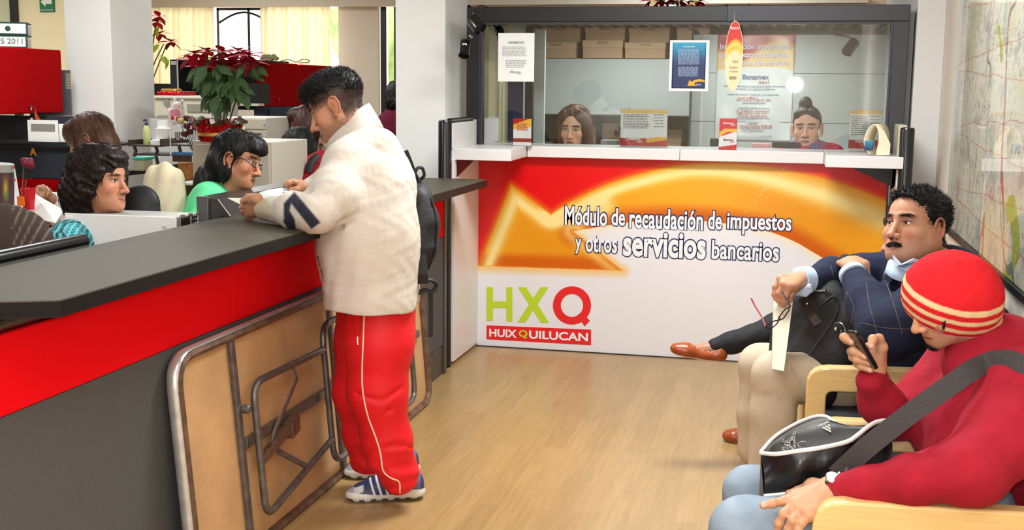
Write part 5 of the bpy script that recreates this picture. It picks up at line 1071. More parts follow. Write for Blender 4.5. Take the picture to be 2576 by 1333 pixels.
loafer(P(1690, 890, 5.08), P(1815, 912, 5.10), 'tan leather loafer on the raised foot', cv(.12, 1, .2)); loafer(on(1828, 1108, 2, 0), on(1900, 1118, 2, 0), 'tan leather loafer standing on the floor', np.array([0, 0, 1.]))
t = thing('handbag', 'black handbag standing up behind the forearm of the man in navy', 'bag', P(2130, 660, 4.9)); MB().prism([P(2104, 690, 4.8), P(2130, 637, 4.8), P(2142, 641, 4.8), P(2160, 700, 4.8)], RW[:, 2]*.08).build('bag', m_bag, t, bevel=.01)
# ---------------------------------------------------------------- seated man in red with striped beanie and phone
red = thing('person', 'seated man in red sweatshirt and striped beanie looking down at a phone', 'person', (.4, 3.2, 0))
RS = (212, 158, 122)
hr = Head(P(2381, 742, 3.08), cv(-.84, -.50, .06), cv(-.42, .80, .36), 1.04, RS, .0027, stubble=.12, brow=.8, nose=1.2, fat=.6, ears=0, tuck=.80,
          tint=lambda V, c: mixc(c, (40, 28, 26), .75*np.exp(-((V[:, 0]/.016)**4+((V[:, 2]+.106)/.011)**2))*(V[:, 1] > .05)))
sk = hr.skin_mesh(P(2470, 840, 3.12), .062); rsc = np.array(RS, float)
g = SDF(.009); g.chain([P(2500, 960, 3.17), P(2490, 1060, 3.2), P(2440, 1220, 3.25)], [.07, .09, .10], k=.06)
g.chain([P(2540, 960, 2.95), P(2440, 1185, 2.80), P(2110, 1232, 2.92)], [.05, .04, .028]); g.chain([P(2420, 945, 3.40), P(2255, 1055, 3.38), P(2190, 960, 3.25)], [.055, .045, .03])
g.chain([P(2400, 1290, 3.05), P(1860, 1310, 3.02), P(1800, 1600, 3.1)], [.06, .045, .04]); g.chain([P(2380, 1250, 3.35), P(1880, 1225, 3.42), P(1850, 1450, 3.5)], [.055, .04, .035])
bV = g.mesh('', None, ret=True)
g = SDF(.0024); d = 2.93                                         # near hand spread on the thigh
hand(g, P(2096, 1230, 2.93), None, [P(2000, 1250, d+.02), P(2000, 1268, d-.01), P(2016, 1284, d-.03), P(2036, 1294, d-.05)],
     [[P(1972, 1260, d+.01), P(1944, 1266, d), P(1920, 1271, d)], [P(1972, 1292, d-.03), P(1960, 1316, d-.02), P(1956, 1338, d-.01)], [P(1994, 1308, d-.05), P(1984, 1330, d-.04), P(1980, 1350, d-.03)], [P(2018, 1316, d-.06), P(2008, 1334, d-.06), P(2002, 1350, d-.05)]],
     [P(2046, 1226, 2.99), P(2012, 1236, 3.03), P(1986, 1242, 3.04)], pr=.028, wr=.035, fr=.0098, sc=1.12)
h1 = g.mesh('', None, ret=True)
g = SDF(.0024); d = 3.22                                         # far hand wrapped around the phone
g.chain([P(2196, 958, d+.03), P(2200, 925, d+.03), P(2206, 890, d+.02)], [.027, .028, .024], k=.02); g.ell(P(2196, 888, d+.03), (.030, .030, .034), k=.02); g.ell(P(2180, 905, d+.05), (.026, .028, .03), k=.02)
g.chain([P(2208, 905, d+.01), P(2219, 874, d-.01), P(2211, 852, d-.02), P(2196, 853, d-.035), P(2191, 870, d-.045)], [.019, .0145, .0125, .0115, .0100], k=.008)
for pts in ([P(2165, 872, d+.08), P(2128, 853, d+.05), P(2123, 848, d), P(2142, 860, d-.02)], [P(2160, 892, d+.08), P(2142, 884, d+.03), P(2148, 884, d-.015), P(2178, 897, d-.035)], [P(2165, 908, d+.08), P(2146, 898, d+.03), P(2156, 904, d-.015), P(2192, 914, d-.03)], [P(2172, 920, d+.07), P(2158, 914, d+.03), P(2166, 920, d-.01), P(2190, 930, d-.02)]):
    g.chain(pts, [.0125, .0120, .0112, .0098], k=.005)
h2 = g.mesh('', None, ret=True)
def nail(V, c, pts):
    for x, y, r in pts:
        X, Y = pix(V); c = mixc(c, (236, 186, 168), .8*(np.hypot(X-x, (Y-y)) < r))
    return c
V, Q, c = join([sk, (bV[0], bV[1], skcol(bV[0], rsc)), (h1[0], h1[1], nail(h1[0], skcol(h1[0], rsc), [(1921, 1270, 7)])), (h2[0], h2[1], nail(h2[0], skcol(h2[0], rsc), [(2142, 861, 6), (2177, 896, 7), (2191, 913, 7), (2189, 930, 6), (2191, 872, 8)]))])
link('body', mesh_from('body', V, Q, c, True), m_skin, red); hr.eyes(red, (0, .8, -.6)); hr.brows(red, m_hblack)
rs = np.random.RandomState(6); R = np.stack([rs.normal(0, .010, 260), .082+0*rs.rand(260), -.108+rs.normal(0, .006, 260)], 1); R = hr.on_skin(R)
V, Q = strands('', None, None, hr.W(R), hr.D(np.tile([0, .6, -.8], (260, 1))), .010, .0006, 2, wob=.4); link('goatee', mesh_from('goatee', V, Q, None, True), m_hblack, red)
# beanie
HA = unit(cv(.12, .81, .56)); H1 = unit(cv(1, 0, 0)-HA*(HA@cv(1, 0, 0))); H2 = np.cross(HA, H1); HC = P(2392, 736, 3.09); HR = np.stack([H1, H2, HA], 1)
g = SDF(.0034); g.ell(HC, (.126, .108, .113), rot=HR); g.ell(HC+H1*.035-HA*.03, (.098, .096, .088), rot=HR, k=.05)
def rimh(V): return (V-HC)@HA+.072-.05*np.maximum((V-HC)@H1, 0)
hV, hQ = g.mesh('', None, field=lambda q, f: np.maximum(f+.0016*snoise(q, 45, 2, 2), -rimh(q)), ret=True)
def hatc(V):
    h = rimh(V); e = [.006, .019, .033, .048, .061, .076, .092]; R0, Cm = np.array((232, 40, 48.)), np.array((250, 222, 168.)); c = np.broadcast_to((246, 240, 238.), V.shape).copy()
    for i, a in enumerate(e): c = mixc(c, R0 if i % 2 == 0 else Cm, sstep(a-.0016, a+.0016, h))
    return c
link('beanie', mesh_from('beanie', hV, hQ, hatc(hV), True), mat('knit_wool', (255, 255, 255), .92, attr=True, spec=.15, bump=.3, bscale=420), red)
MB().prism(on_surface(hV, [(2372, 812), (2379, 806), (2377, 826), (2369, 834)], 8, .004), cv(0, 0, -.003)).build('hat_tag', m_black, red)
MB().tube(on_surface(hV, dens([(2414, 648), (2416, 690), (2412, 740), (2408, 775)], 4), 8, -.001), .0013, 5).build('crown_seam', mat('dark_red_edge', (170, 14, 24), .7), red)
# sweatshirt
g = SDF(.0068); rp = px_r
g.chain([P(2520, 945, 3.15), P(2505, 1060, 3.18), P(2450, 1190, 3.2)], [rp(120, 3.1), rp(150, 3.1), rp(135, 3.1)], k=.07); g.cap(P(2565, 960, 3.17), P(2560, 1150, 3.2), .115, .12, k=.08)
g.cap(P(2425, 905, 3.36), P(2400, 1080, 3.35), rp(75, 3.3), rp(110, 3.3), k=.06); g.chain([P(2440, 905, 3.13), P(2480, 880, 3.13), P(2530, 880, 3.13)], [.070, .085, .085], k=.05)
g.chain([P(2572, 975, 2.93), P(2530, 1090, 2.82), P(2450, 1180, 2.76)], [rp(110, 2.9), rp(100, 2.8), rp(88, 2.8)], k=.05); g.chain([P(2450, 1180, 2.76), P(2300, 1205, 2.82), P(2180, 1222, 2.88), P(2106, 1231, 2.92)], [rp(84, 2.8), rp(62, 2.8), rp(44, 2.9), rp(36, 2.9)], k=.03)
g.chain([P(2390, 915, 3.44), P(2330, 1000, 3.42), P(2245, 1050, 3.36)], [rp(66, 3.4), rp(66, 3.4), rp(48, 3.4)], k=.04); g.chain([P(2245, 1050, 3.36), P(2215, 1010, 3.30), P(2193, 962, 3.25)], [rp(56, 3.3), rp(54, 3.3), rp(42, 3.2)], k=.03)
cra = crease([[P(2240, 970, 3.2), P(2290, 1010, 3.2), P(2300, 1050, 3.2)], [P(2270, 1110, 2.9), P(2340, 1150, 2.75), P(2420, 1120, 2.65)], [P(2330, 1090, 2.9), P(2400, 1060, 2.75), P(2480, 1070, 2.6)], [P(2230, 1170, 2.75), P(2260, 1240, 2.75)], [P(2300, 1140, 2.75), P(2330, 1240, 2.7)], [P(2180, 1190, 2.8), P(2200, 1250, 2.82)], [P(2420, 960, 3.05), P(2380, 1080, 3.1), P(2330, 1150, 3.1)], [P(2170, 990, 3.2), P(2225, 1000, 3.18)]], .010, .015)
def rf(Q, v): v = v+.0045*snoise(Q, 11, 2, 8)+.0015*snoise(Q, 36, 2, 4); return cra(Q, v)
def rc(V):
    c = np.broadcast_to((170, 30, 48.), V.shape)*(1+.05*snoise(V, 40, 2, 2))[:, None]; return c
o = g.mesh('sweatshirt', m_cloth, red, field=rf, colf=rc); RV = np.array([v.co[:] for v in o.data.vertices])
def rib_cuff(c, ax, r0, r1, L_):
    ax = unit(ax); u = unit(np.cross(ax, (0, 0, 1.))); v = np.cross(ax, u); V = []; n = 96
    for r_, h in ((r0*.9, .002), (r0, 0), (r0*1.02, L_*.5), (r1, L_)):
        V += [c+ax*h+(r_+.0012*(i % 2))*(cos(2*pi*i/n)*u+sin(2*pi*i/n)*v) for i in range(n)]
    return MB().add(V, [(k*n+i, k*n+(i+1) % n, (k+1)*n+(i+1) % n, (k+1)*n+i) for k in range(3) for i in range(n)])
m_rr = mat('red_rib_knit', (160, 28, 44), .9)
rib_cuff(P(2195, 955, 3.25), P(2214, 1005, 3.30)-P(2195, 955, 3.25), .043, .052, .055).build('cuff', m_rr, red, smooth=True); rib_cuff(P(2104, 1231, 2.92), P(2150, 1226, 2.90)-P(2104, 1231, 2.92), .036, .041, .04).build('cuff', m_rr, red, smooth=True)
nk = [hr.W((.070*cos(t_), -.012+.066*sin(t_)-.012, -.135+.03*sin(t_)*-1)) for t_ in np.linspace(0, 2*pi, 33)[:-1]]
# jeans
g = SDF(.007)
g.chain([P(2430, 1290, 3.05), P(2120, 1330, 3.02), P(1870, 1335, 3.02)], [rp(120, 3.), rp(92, 3.), rp(80, 3.)], k=.05); g.chain([P(1870, 1335, 3.02), P(1830, 1560, 3.1), P(1810, 1750, 3.15)], [rp(80, 3.), rp(70, 3.), rp(62, 3.)], k=.03)
g.chain([P(2400, 1260, 3.38), P(2100, 1240, 3.40), P(1885, 1238, 3.42)], [rp(100, 3.4), rp(70, 3.4), rp(62, 3.4)], k=.05); g.chain([P(1885, 1238, 3.42), P(1862, 1400, 3.5), P(1850, 1540, 3.55)], [rp(62, 3.4), rp(54, 3.5), rp(48, 3.5)], k=.03)
crj = crease([[P(1880, 1260, 2.95), P(1950, 1300, 2.9), P(1960, 1333, 2.9)], [P(1830, 1300, 2.95), P(1900, 1333, 2.93)], [P(1850, 1200, 3.35), P(1900, 1190, 3.35)]], .007, .012)
jm = mat('washed_denim', (255, 255, 255), .85, attr=True, bump=.15, bscale=380, spec=.25)
g.mesh('jeans', jm, red, field=lambda Q, v: crj(Q, v+.004*snoise(Q*[1, 1, .6], 12, 2, 2)), colf=lambda V: mixc((132, 150, 168), (164, 178, 190), .5+.6*snoise(V*[1.5, .6, 1], 18, 3, 4)))
for x, y, lab in ((-.23, 3.02, 'near dark shoe of the man in red'), (-.22, 3.42, 'far dark shoe of the man in red')): shoe((x-.16, y, 0), (x+.12, y, 0), lab, parent=red, cols=((44, 44, 50), (210, 208, 204), (60, 60, 66)))
# wrist watch
wr = P(2095, 1232, 2.925); ax = unit(P(2150, 1226, 2.90)-wr); MB().lathe([(.0325, -.010), (.035, -.009), (.035, .009), (.0325, .010)], wr, ax, 30).build('watch_strap', m_vinyl, red, smooth=True)
wc = P(2094, 1203, 2.91); wn = unit(cv(-.1, .75, .65)); MB().lathe([(.0175, -.004), (.0175, .005), (.015, .007)], wc, wn, 24).build('watch_case', m_chrome, red, smooth=True); MB().lathe([(.0145, .0065), (.0145, .0075)], wc, wn, 24).build('watch_dial', m_inkw, red)
# phone
t = thing('mobile_phone', 'slim black phone held upright in the hand of the man in red', 'phone', P(2170, 880, 3.2))
pa, pb = P(2143, 832, 3.175), P(2196, 926, 3.195); ax = (pb-pa)/2; wv = RW[:, 2]*.028+RW[:, 0]*-.004; th = unit(np.cross(ax, wv))*.0058
MB().obox((pa+pb)/2, ax, wv, th).build('case', m_black, t, bevel=.005, segs=3); sg = 1 if (th@cv(1, .3, 0)) > 0 else -1
MB().obox((pa+pb)/2+th*sg*1.05, ax*.86, wv*.88, th*.06).build('screen', mat('dark_screen', (60, 52, 50), .08), t); MB().obox(pa*.84+pb*.16+cv(0, 0, .0), unit(ax)*.004, wv*1.03, th*.5).build('side_button', m_chrome, t)
# sports bag on his lap
t = thing('shoulder_bag', 'black vinyl sports bag with white piping and webbing strap across the man in red', 'bag', P(2050, 1150, 3.15))
front = smooth_path([P(1914, 1143, 3.12), P(1950, 1146, 3.06), P(2001, 1139, 3.03), P(2060, 1131, 3.02), P(2128, 1116, 3.03), P(2156, 1099, 3.05), P(2182, 1078, 3.07), P(2208, 1064, 3.1), P(2240, 1061, 3.12)], 4)
back = smooth_path([P(1914, 1140, 3.12), P(1949, 1102, 3.17), P(2001, 1070, 3.24), P(2046, 1052, 3.28), P(2073, 1050, 3.28), P(2090, 1058, 3.26), P(2108, 1077, 3.22), P(2130, 1087, 3.2), P(2160, 1096, 3.10)], 4)
n = len(front); m_vb = mat('black_vinyl_shell', (20, 20, 22), .3, bump=.25, bscale=18, noise=.1, nscale=20)
V = []; rows = 8
for i in range(rows+1):
    t_ = i/rows; V += [back[k]*(1-t_)+front[min(int(k*(n-1)/(len(back)-1)), n-1)]*t_+np.array([0, 0, .010*sin(pi*t_)*sin(pi*k/(n-1))]) for k in range(len(back))]
V0f = list(V)
def flap_mat():
    return mat('scuffed_vinyl_flap', (40, 36, 36), .22, noise=.5, nscale=22, spec=.6)
nb_ = len(back); MB().add(V, [(i*nb_+k, i*nb_+k+1, (i+1)*nb_+k+1, (i+1)*nb_+k) for i in range(rows) for k in range(nb_-1)]).build('flap', flap_mat(), t, smooth=True)
down = np.array([0, 0, -1.]); fb = []
lowpx = [(1921, 1246), (1987, 1239), (2040, 1228), (2080, 1215), (2140, 1205), (2190, 1190), (2240, 1180)]
low = smooth_path([P(x, y, 3.06+.0*i) for i, (x, y) in enumerate(lowpx)], 5); m2 = len(low); V = []
for k in range(n):
    f = front[k]; l_ = low[min(int(round(k*(m2-1)/(n-1))), m2-1)]
    for q_ in range(9): t_ = q_/8; V.append(f*(1-t_)+l_*t_-RW[:, 2]*(.022*sin(pi*t_)+.006*sin(k*.9+3*t_)*sin(pi*t_)))
MB().add(V, [(k*9+q_, (k+1)*9+q_, (k+1)*9+q_+1, k*9+q_+1) for k in range(n-1) for q_ in range(8)]).build('front_panel', m_vb, t, smooth=True)
V = [];
for k in range(len(back)):
    for q_ in range(5): V.append(back[k]+down*.16*q_/4+RW[:, 2]*.0)
MB().add(V, [(k*5+q_, k*5+q_+1, (k+1)*5+q_+1, (k+1)*5+q_) for k in range(len(back)-1) for q_ in range(4)]).build('back_panel', m_vb, t, smooth=True)
MB().add([front[0], low[0], back[0]+down*.16, back[0]]+[front[-1], low[-1], back[-1]+down*.16, back[-1]], [(0, 1, 2, 3), (4, 7, 6, 5), (1, 5, 6, 2)]).build('side_panel', m_vb, t)
m_wp = mat('white_piping', (240, 238, 232), .4)
MB().tube([p+np.array([0, 0, .004]) for p in front], .0058, 8).build('piping', m_wp, t, smooth=True); MB().tube([p+np.array([0, 0, .004]) for p in back], .0050, 8).build('piping', m_wp, t, smooth=True)
MB().tube([p-RW[:, 2]*.004 for p in low[:8]], .0045, 8).build('piping', m_wp, t, smooth=True)
m_si = mat('silver_print', (190, 184, 176), .35, metal=.3)
FPn = np.array(V0f)[:, :]; cF = FPn.mean(0); nF = np.linalg.svd(FPn-cF)[2][2]; nF = nF*np.sign(nF[2])
def fp(x, y, lift=.010): r_ = ray(x, y); q_ = CAM+r_*(((cF+nF*lift)-CAM)@nF/(r_@nF)); return q_
text_on('lettering', 'adidas', fp(2083, 1058), fp(2060, 1068)-fp(2083, 1058), fp(2088, 1070)-fp(2083, 1058), m_si, t, width=np.linalg.norm(fp(2059, 1069)-fp(2083, 1058)), height=.026, bold=.02, lift=.0)
for i in range(3):
    x0, y0, x1, y1 = ((2067, 1076, 2090, 1088), (2074, 1073, 2089, 1081), (2081, 1070, 2088, 1074))[i]; MB().prism([fp(x0, y0), fp(x1, y1), fp(x1+1, y1-4), fp(x0+4, y0-2.5)], nF*.0006).build('stripe_mark', m_si, t)
for (x0, y0, x1, y1, a_) in ((2001, 1084, 1993, 1108, 5), (1993, 1098, 1970, 1134, 7), (1968, 1103, 1995, 1130, 6), (1998, 1104, 1999, 1126, 3)):
    MB().tube(smooth_path([fp(x0+(x1-x0)*i/15+a_*sin(i*1.9), y0+(y1-y0)*i/15+a_*.5*cos(i*2.3), .012) for i in range(16)], 4), .0010, 4).build('signature', m_si, t, smooth=True)
MB().tube([fp(2020+13*cos(a_), 1118+8*sin(a_), .012) for a_ in np.linspace(2.2, 5.5, 16)], .0010, 4).build('signature', m_si, t, smooth=True)
def under(x, y, d): return P(x, y, min(d, depth_of(snap(RV, x, y, 16))-.012))
sp = [P(2104, 1196, 2.96), P(2170, 1135, 2.90), P(2240, 1078, 2.87), under(2320, 1018, 2.85), under(2400, 962, 2.85), under(2440, 934, 2.86), under(2480, 914, 2.9), under(2520, 905, 2.94), under(2556, 912, 2.98), under(2600, 936, 3.0)]
sp = smooth_path(sp, 4); SD = [unit(np.cross(sp[min(i+1, len(sp)-1)]-sp[max(i-1, 0)], p_-CAM)) for i, p_ in enumerate(sp)]; MB_ = ribbon(sp, SD, .050, .004); MB_.build('strap', mat('grey_webbing', (66, 62, 62), .8, bump=.4, bscale=260), t)
MB().tube([P(2096, 1205, 2.95), P(2112, 1187, 2.95)], .0035, 6).tube([P(2096, 1205, 2.95), P(2090, 1212, 2.95)], .004, 6).build('buckle', m_chrome, t)
MB().tube([P(2133, 1178, 2.93), P(2128, 1186, 2.93), P(2122, 1205, 2.93)], .0045, 8).build('clip', m_chrome, t, smooth=True)
# ---------------------------------------------------------------- office behind the counter
def yb_(x, y, d): return P(x, y, d)[1]
def pb(b, x0, y0, x1, y1, Y, dep, t=0.):                         # box whose front face (at depth plane Y) fills the given photo rectangle
    a, c = on(x0, y1, 1, Y), on(x1, y0, 1, Y); a2, c2 = on(x0, y0, 1, Y), on(x1, y1, 1, Y)
    return b.box(((a[0]+a2[0])/2, Y, (a[2]+c2[2])/2), ((c[0]+c2[0])/2, Y+dep, (c[2]+a2[2])/2))
def simple(name, lab, cat, parts, group=None):
    t = thing(name, lab, cat, (0, 0, 0), group)
    for nm_, m, x0, y0, x1, y1, Y, dep, bev in parts: pb(MB(), x0, y0, x1, y1, Y, dep).build(nm_, m, t, bevel=bev)
    return t
m_bk = mat('black_matt', (18, 18, 20), .6)
# red overhead cabinets run along the aisle, their doors facing the counter
def aisle_cab(lab, x0, x1, yt, ybt, d0, lockx, group=None):
    X = P(x0, yt, d0)[0]; a, c_ = on(x0, ybt, 0, X), on(x1, ybt, 0, X); z1 = on(x0, yt, 0, X)[2]; z0 = a[2]; t = thing('overhead_cabinet', lab, 'cabinet', (X, a[1], z0), group)
    MB().box((X-.03, a[1], z0), (X, c_[1], z1)).build('door', m_redplain, t, bevel=.010, segs=3); MB().box((X-.42, a[1]+.006, z0+.004), (X-.032, c_[1]-.006, z1-.004)).build('body', m_bk, t, bevel=.004)
    p_ = on(lockx, ybt-20, 0, X); MB().lathe([(.010, -.002), (.010, .012)], p_, (1, 0, 0), 12).build('lock', m_chrome, t); return X, z1
XL, ZL = aisle_cab('red fabric overhead cabinet under the two green binders', -40, 161, 115, 289, 7.25, 74)
t = thing('key_ring', 'key ring with an orange tag hanging from the lock of the red cabinet', 'keys', on(85, 300, 0, XL+.03)); k3 = lambda x, y, o=.02: on(x, y, 0, XL+o)
MB().tube([k3(84+6*cos(a), 276+7*sin(a)) for a in np.linspace(0, 6, 14)], .0022, 6).build('ring', m_chrome, t); MB().tube([k3(88, 282), k3(93, 298), k3(100, 308), k3(101, 318)], [.008, .018, .026, .014], 10, flat=((1, 0, 0), .3)).build('tag', mat('orange_leather', (206, 78, 22), .5), t, smooth=True)
MB().tube([k3(80, 296), k3(83, 318)], .010, 6).build('key', m_chrome, t); MB().tube([k3(84, 318), k3(86, 336)], .006, 6).build('key', mat('brass', (150, 110, 50), .3, metal=.8), t)
m_bind = mat('dark_green_binder', (26, 62, 50), .5)
BD = unit(ray(390, 215)*[1, 1, 0]); BS = np.array([BD[1], -BD[0], 0]); BZ = np.array([0, 0, 1.])
for k, lab in ((1, 'dark green lever arch binder, lower one on the red cabinet'), (0, 'dark green lever arch binder, upper one on the red cabinet')):
    h = .082; o0 = on(72-k*2, 118, 0, XL-.06)*[1, 1, 0]+BZ*(ZL+.002+(1-k)*(h+.002)); t = thing('binder', lab, 'binder', o0, 'binders on the red cabinet'); q_ = lambda a, b_, c_: o0-BS*a+BD*b_+BZ*c_
    def bb(a0, a1, b0, b1, c0, c1): return [q_(a0, b0, c0), q_(a1, b0, c0), q_(a1, b1, c0), q_(a0, b1, c0)], [q_(a0, b0, c1), q_(a1, b0, c1), q_(a1, b1, c1), q_(a0, b1, c1)]
    b = MB().hexa(*bb(0, .34, 0, .004, 0, h)); b.hexa(*bb(0, .34, 0, .30, h-.003, h)); b.hexa(*bb(0, .34, 0, .30, 0, .003)); b.build('cover', m_bind, t)
    MB().hexa(*bb(.012, .33, -.002, 0, .010, h-.010)).build('spine_label', m_paper, t); MB().hexa(*bb(.004, .32, .02, .29, .004, h-.006-.010)).build('pages', mat('paper_edges', (214, 206, 204), .8, noise=.2, nscale=60, stretch=(1, 1, 30)), t)
    if k == 0: MB().lathe([(.015, 0), (.017, .002), (.011, .003)], q_(.12, -.002, h/2), -BD, 14).build('finger_hole', m_bind, t)
    else: text_on('lettering', 'LIBROS 2011', q_(.30, -.003, .028), BS, BZ, m_ink, t, width=.27, height=.034)
# slate partition behind, red base, orange letter, perforated screen
simple('cubicle_partition', 'slate fabric partition with red lower band behind the women at the left', 'partition', [('fabric_panel', m_navyfab, -80, 291, 186, 447, 7.05, .05, .004), ('red_panel', m_redplain, -80, 449, 186, 640, 7.04, .06, .004), ('top_rail', m_bk, -80, 365, 180, 372, 7.03, .02, .002)])
t = thing('letter_ornament', 'orange letter A ornament pinned on the slate partition', 'ornament', on(85, 380, 1, 7.0)); text_on('letter', 'A', on(76, 391, 1, 7.035), (1, 0, 0), (0, 0, 1), mat('orange_felt', (222, 140, 36), .7), t, width=.052, height=.055, bold=.05, lift=.004)
t = thing('perforated_screen', 'grey perforated metal screen between the left red cabinet and the column', 'screen', on(160, 340, 1, 6.9)); pb(MB(), 86, 176, 190, 846, 7.3, .01).build('panel', mat('grey_screen', (112, 112, 118), .4, metal=.3), t)
b = MB()
for i in range(26):
    for j in range(5):
        p_ = on(92+i*3.9, 290.5+j*2.3, 1, 7.298); b.box(p_-[.0035, 0, .002], p_+[.0035, .002, .002])
for i in range(4):
    for j in range(14): p_ = on(166+i*4+2*(j % 2), 186+j*2.8, 1, 7.298); b.box(p_-[.0035, 0, .002], p_+[.0035, .002, .002])
b.build('perforations', mat('screen_holes', (226, 206, 160), .6), t)['kind'] = 'stuff'
# desks
t = thing('office_desk', 'long office desk with a white top behind the seated women', 'desk', (-3.6, 5.0, 0)); m_desk = mat('white_desk_top', (206, 202, 194), .4)
MB().box((-4.5, 4.5, .90), (-3.6, 6.9, .93)).build('top', m_desk, t, bevel=.003)
for x, y in ((-4.45, 4.6), (-4.45, 6.8), (-3.65, 6.8)): MB().box((x-.02, y-.02, 0), (x+.02, y+.02, .9)).build('leg', m_bk, t)
# left monitor showing a picture
t = thing('monitor', 'white framed computer monitor at the left edge, seen at an angle', 'monitor', P(10, 560, 4.75)); M_ = [P(-60, 404, 4.7), P(26, 409, 4.9), P(46, 528, 4.9), P(-60, 534, 4.7)]
MB().prism(M_, RW[:, 2]*.04).build('bezel', mat('white_plastic', (222, 224, 226), .35), t, bevel=.003)
o_, u_, v_ = P(-50, 522, 4.705), P(37, 517, 4.88)-P(-50, 522, 4.705), P(-50, 416, 4.71)-P(-50, 522, 4.705)
def scr(s_, t_, V):
    c = mixc((28, 26, 50), (74, 40, 40), sstep(.2, .8, s_)); c = mixc(c, (190, 150, 40), np.exp(-((s_-.74)/.07)**2-((t_-.42)/.25)**2)); c = mixc(c, (60, 120, 60), np.exp(-((s_-.78)/.05)**2-((t_-.25)/.1)**2)); return mixc(c, (150, 146, 136), 1.*(t_ > .80))
sheet('screen', o_-RW[:, 2]*.003, u_, v_, 40, 40, scr, m_print, t); MB().lathe([(.09, 0), (.09, .012), (.02, .02), (.02, .16)], P(0, 572, 4.85), (0, 0, 1), 16).build('stand', m_bk, t)
for (x, y, c, k) in ((40, 420, (214, 60, 60), 0), (38, 436, (60, 130, 80), 1), (42, 452, (210, 90, 120), 2)): pb(MB(), x-9, y-3, x-4, y+4, P(x, y, 4.86)[1], .003).build('sticker', mat('sticker_%d' % k, c, .6), t)
simple('sticky_note', 'orange sticky note on the lower corner of the left monitor', 'note', [('sheet', mat('orange_note', (250, 130, 30), .7), 43, 494, 61, 518, P(50, 500, 4.84)[1], .002, 0)])
# brown striped jacket over a chair back in the near left corner
def seat_back(name, lab, cat, pts, m, colf=None, field=None, group=None):
    t = thing(name, lab, cat, on(pts[0][0], pts[0][1], 2, 0), group); g = SDF(.0055)
    for x0, y0, d0, r0, x1, y1, d1, r1 in pts: g.cap(P(x0, y0, d0), P(x1, y1, d1), r0, r1, k=.06, flat=(RW[:, 2], .55))
    g.mesh('backrest', m, t, colf=colf, field=field); c = P(pts[0][0], pts[0][1], pts[0][2]); MB().tube([(c[0], c[1], c[2]-.1), (c[0], c[1], .06)], .03, 10).lathe([(.17, 0), (.17, .03), (.04, .07)], (c[0], c[1], 0), (0, 0, 1), 18).build('base', m_bk, t, smooth=True); return t
def pin(V): x, y = pix(V); return mixc((66, 54, 50), (128, 112, 96), .8*(np.sin((x*.62+y*.25-.0012*(x-20)**2)*.55)-.6)*3*(x > 30))
seat_back('office_chair', 'chair draped with a brown pinstriped jacket in the near left corner', 'chair', [(30, 640, 3.7, .10, 20, 600, 3.7, .09), (-30, 600, 3.7, .10, 60, 612, 3.7, .085)], m_cloth, pin)
seat_back('office_chair', 'chair draped with a cream jacket beside the green-clad woman', 'chair', [(412, 460, 4.95, .085, 410, 560, 4.95, .115)], m_cloth, lambda V: np.broadcast_to((222, 208, 176.), V.shape)*(1+.04*np.sin(V[:, 0]*90))[:, None], lambda Q, v: v+.004*np.sin(Q[..., 0]*95+2*snoise(Q, 6, 1, 1)))
seat_back('office_chair', 'black office chair back behind the woman with dark curls', 'chair', [(352, 515, 4.72, .08, 350, 560, 4.72, .09)], m_bk)
# white computer tower standing behind the counter
t = thing('computer_tower', 'white desktop computer tower standing side-on behind the counter', 'computer', P(300, 610, 4.35)); YT = 3.97; m_pc = mat('white_case', (240, 240, 240), .35)
b = MB(); pb(b, 165, 541, 444, 700, YT, .008); b.build('side_panel', m_pc, t, bevel=.004); pb(MB(), 165, 541, 446, 700, YT+.008, .17).build('case', mat('grey_case_steel', (196, 194, 188), .35, metal=.3), t, bevel=.003)
pb(MB(), 163, 541, 187, 700, YT-.004, .19).build('front_bezel', m_pc, t, bevel=.008, segs=3)
for x, y in ((209, 565), (413, 569)): MB().tube([on(x-5, y, 1, YT-.001), on(x+5, y, 1, YT-.001)], .008, 10, flat=((0, 1, 0), .3)).build('side_grip', mat('cream_case', (226, 220, 206), .4), t, smooth=True)
xr = on(446, 560, 1, YT)[0]; zt = on(446, 541, 1, YT)[2]; b = MB()
for i in range(5):
    for j in range(3): b.lathe([(.006, 0), (.006, .003)], (xr, YT+.115+.014*j, zt-.02-.014*i), (1, 0, 0), 8)
b.build('vent_holes', m_bk, t); MB().box((xr, YT+.02, zt-.06), (xr+.003, YT+.09, zt-.012)).build('port_plate', m_chrome, t)
for j in range(3): MB().lathe([(.007, 0), (.007, .012)], (xr, YT+.03+.06*j, zt-.008), (1, 0, 0), 10).build('thumb_screw', m_chrome, t)
t = thing('side_table', 'dark table under the white computer tower', 'table', (-2.45, 4.0, 0)); zb = on(300, 700, 1, YT)[2]; MB().box((-2.75, 3.85, zb-.03), (-2.2, 4.35, zb-.001)).build('top', m_bk, t)
for x in (-2.7, -2.25): MB().box((x-.02, 4.0, 0), (x+.02, 4.04, zb-.03)).build('leg', m_bk, t)
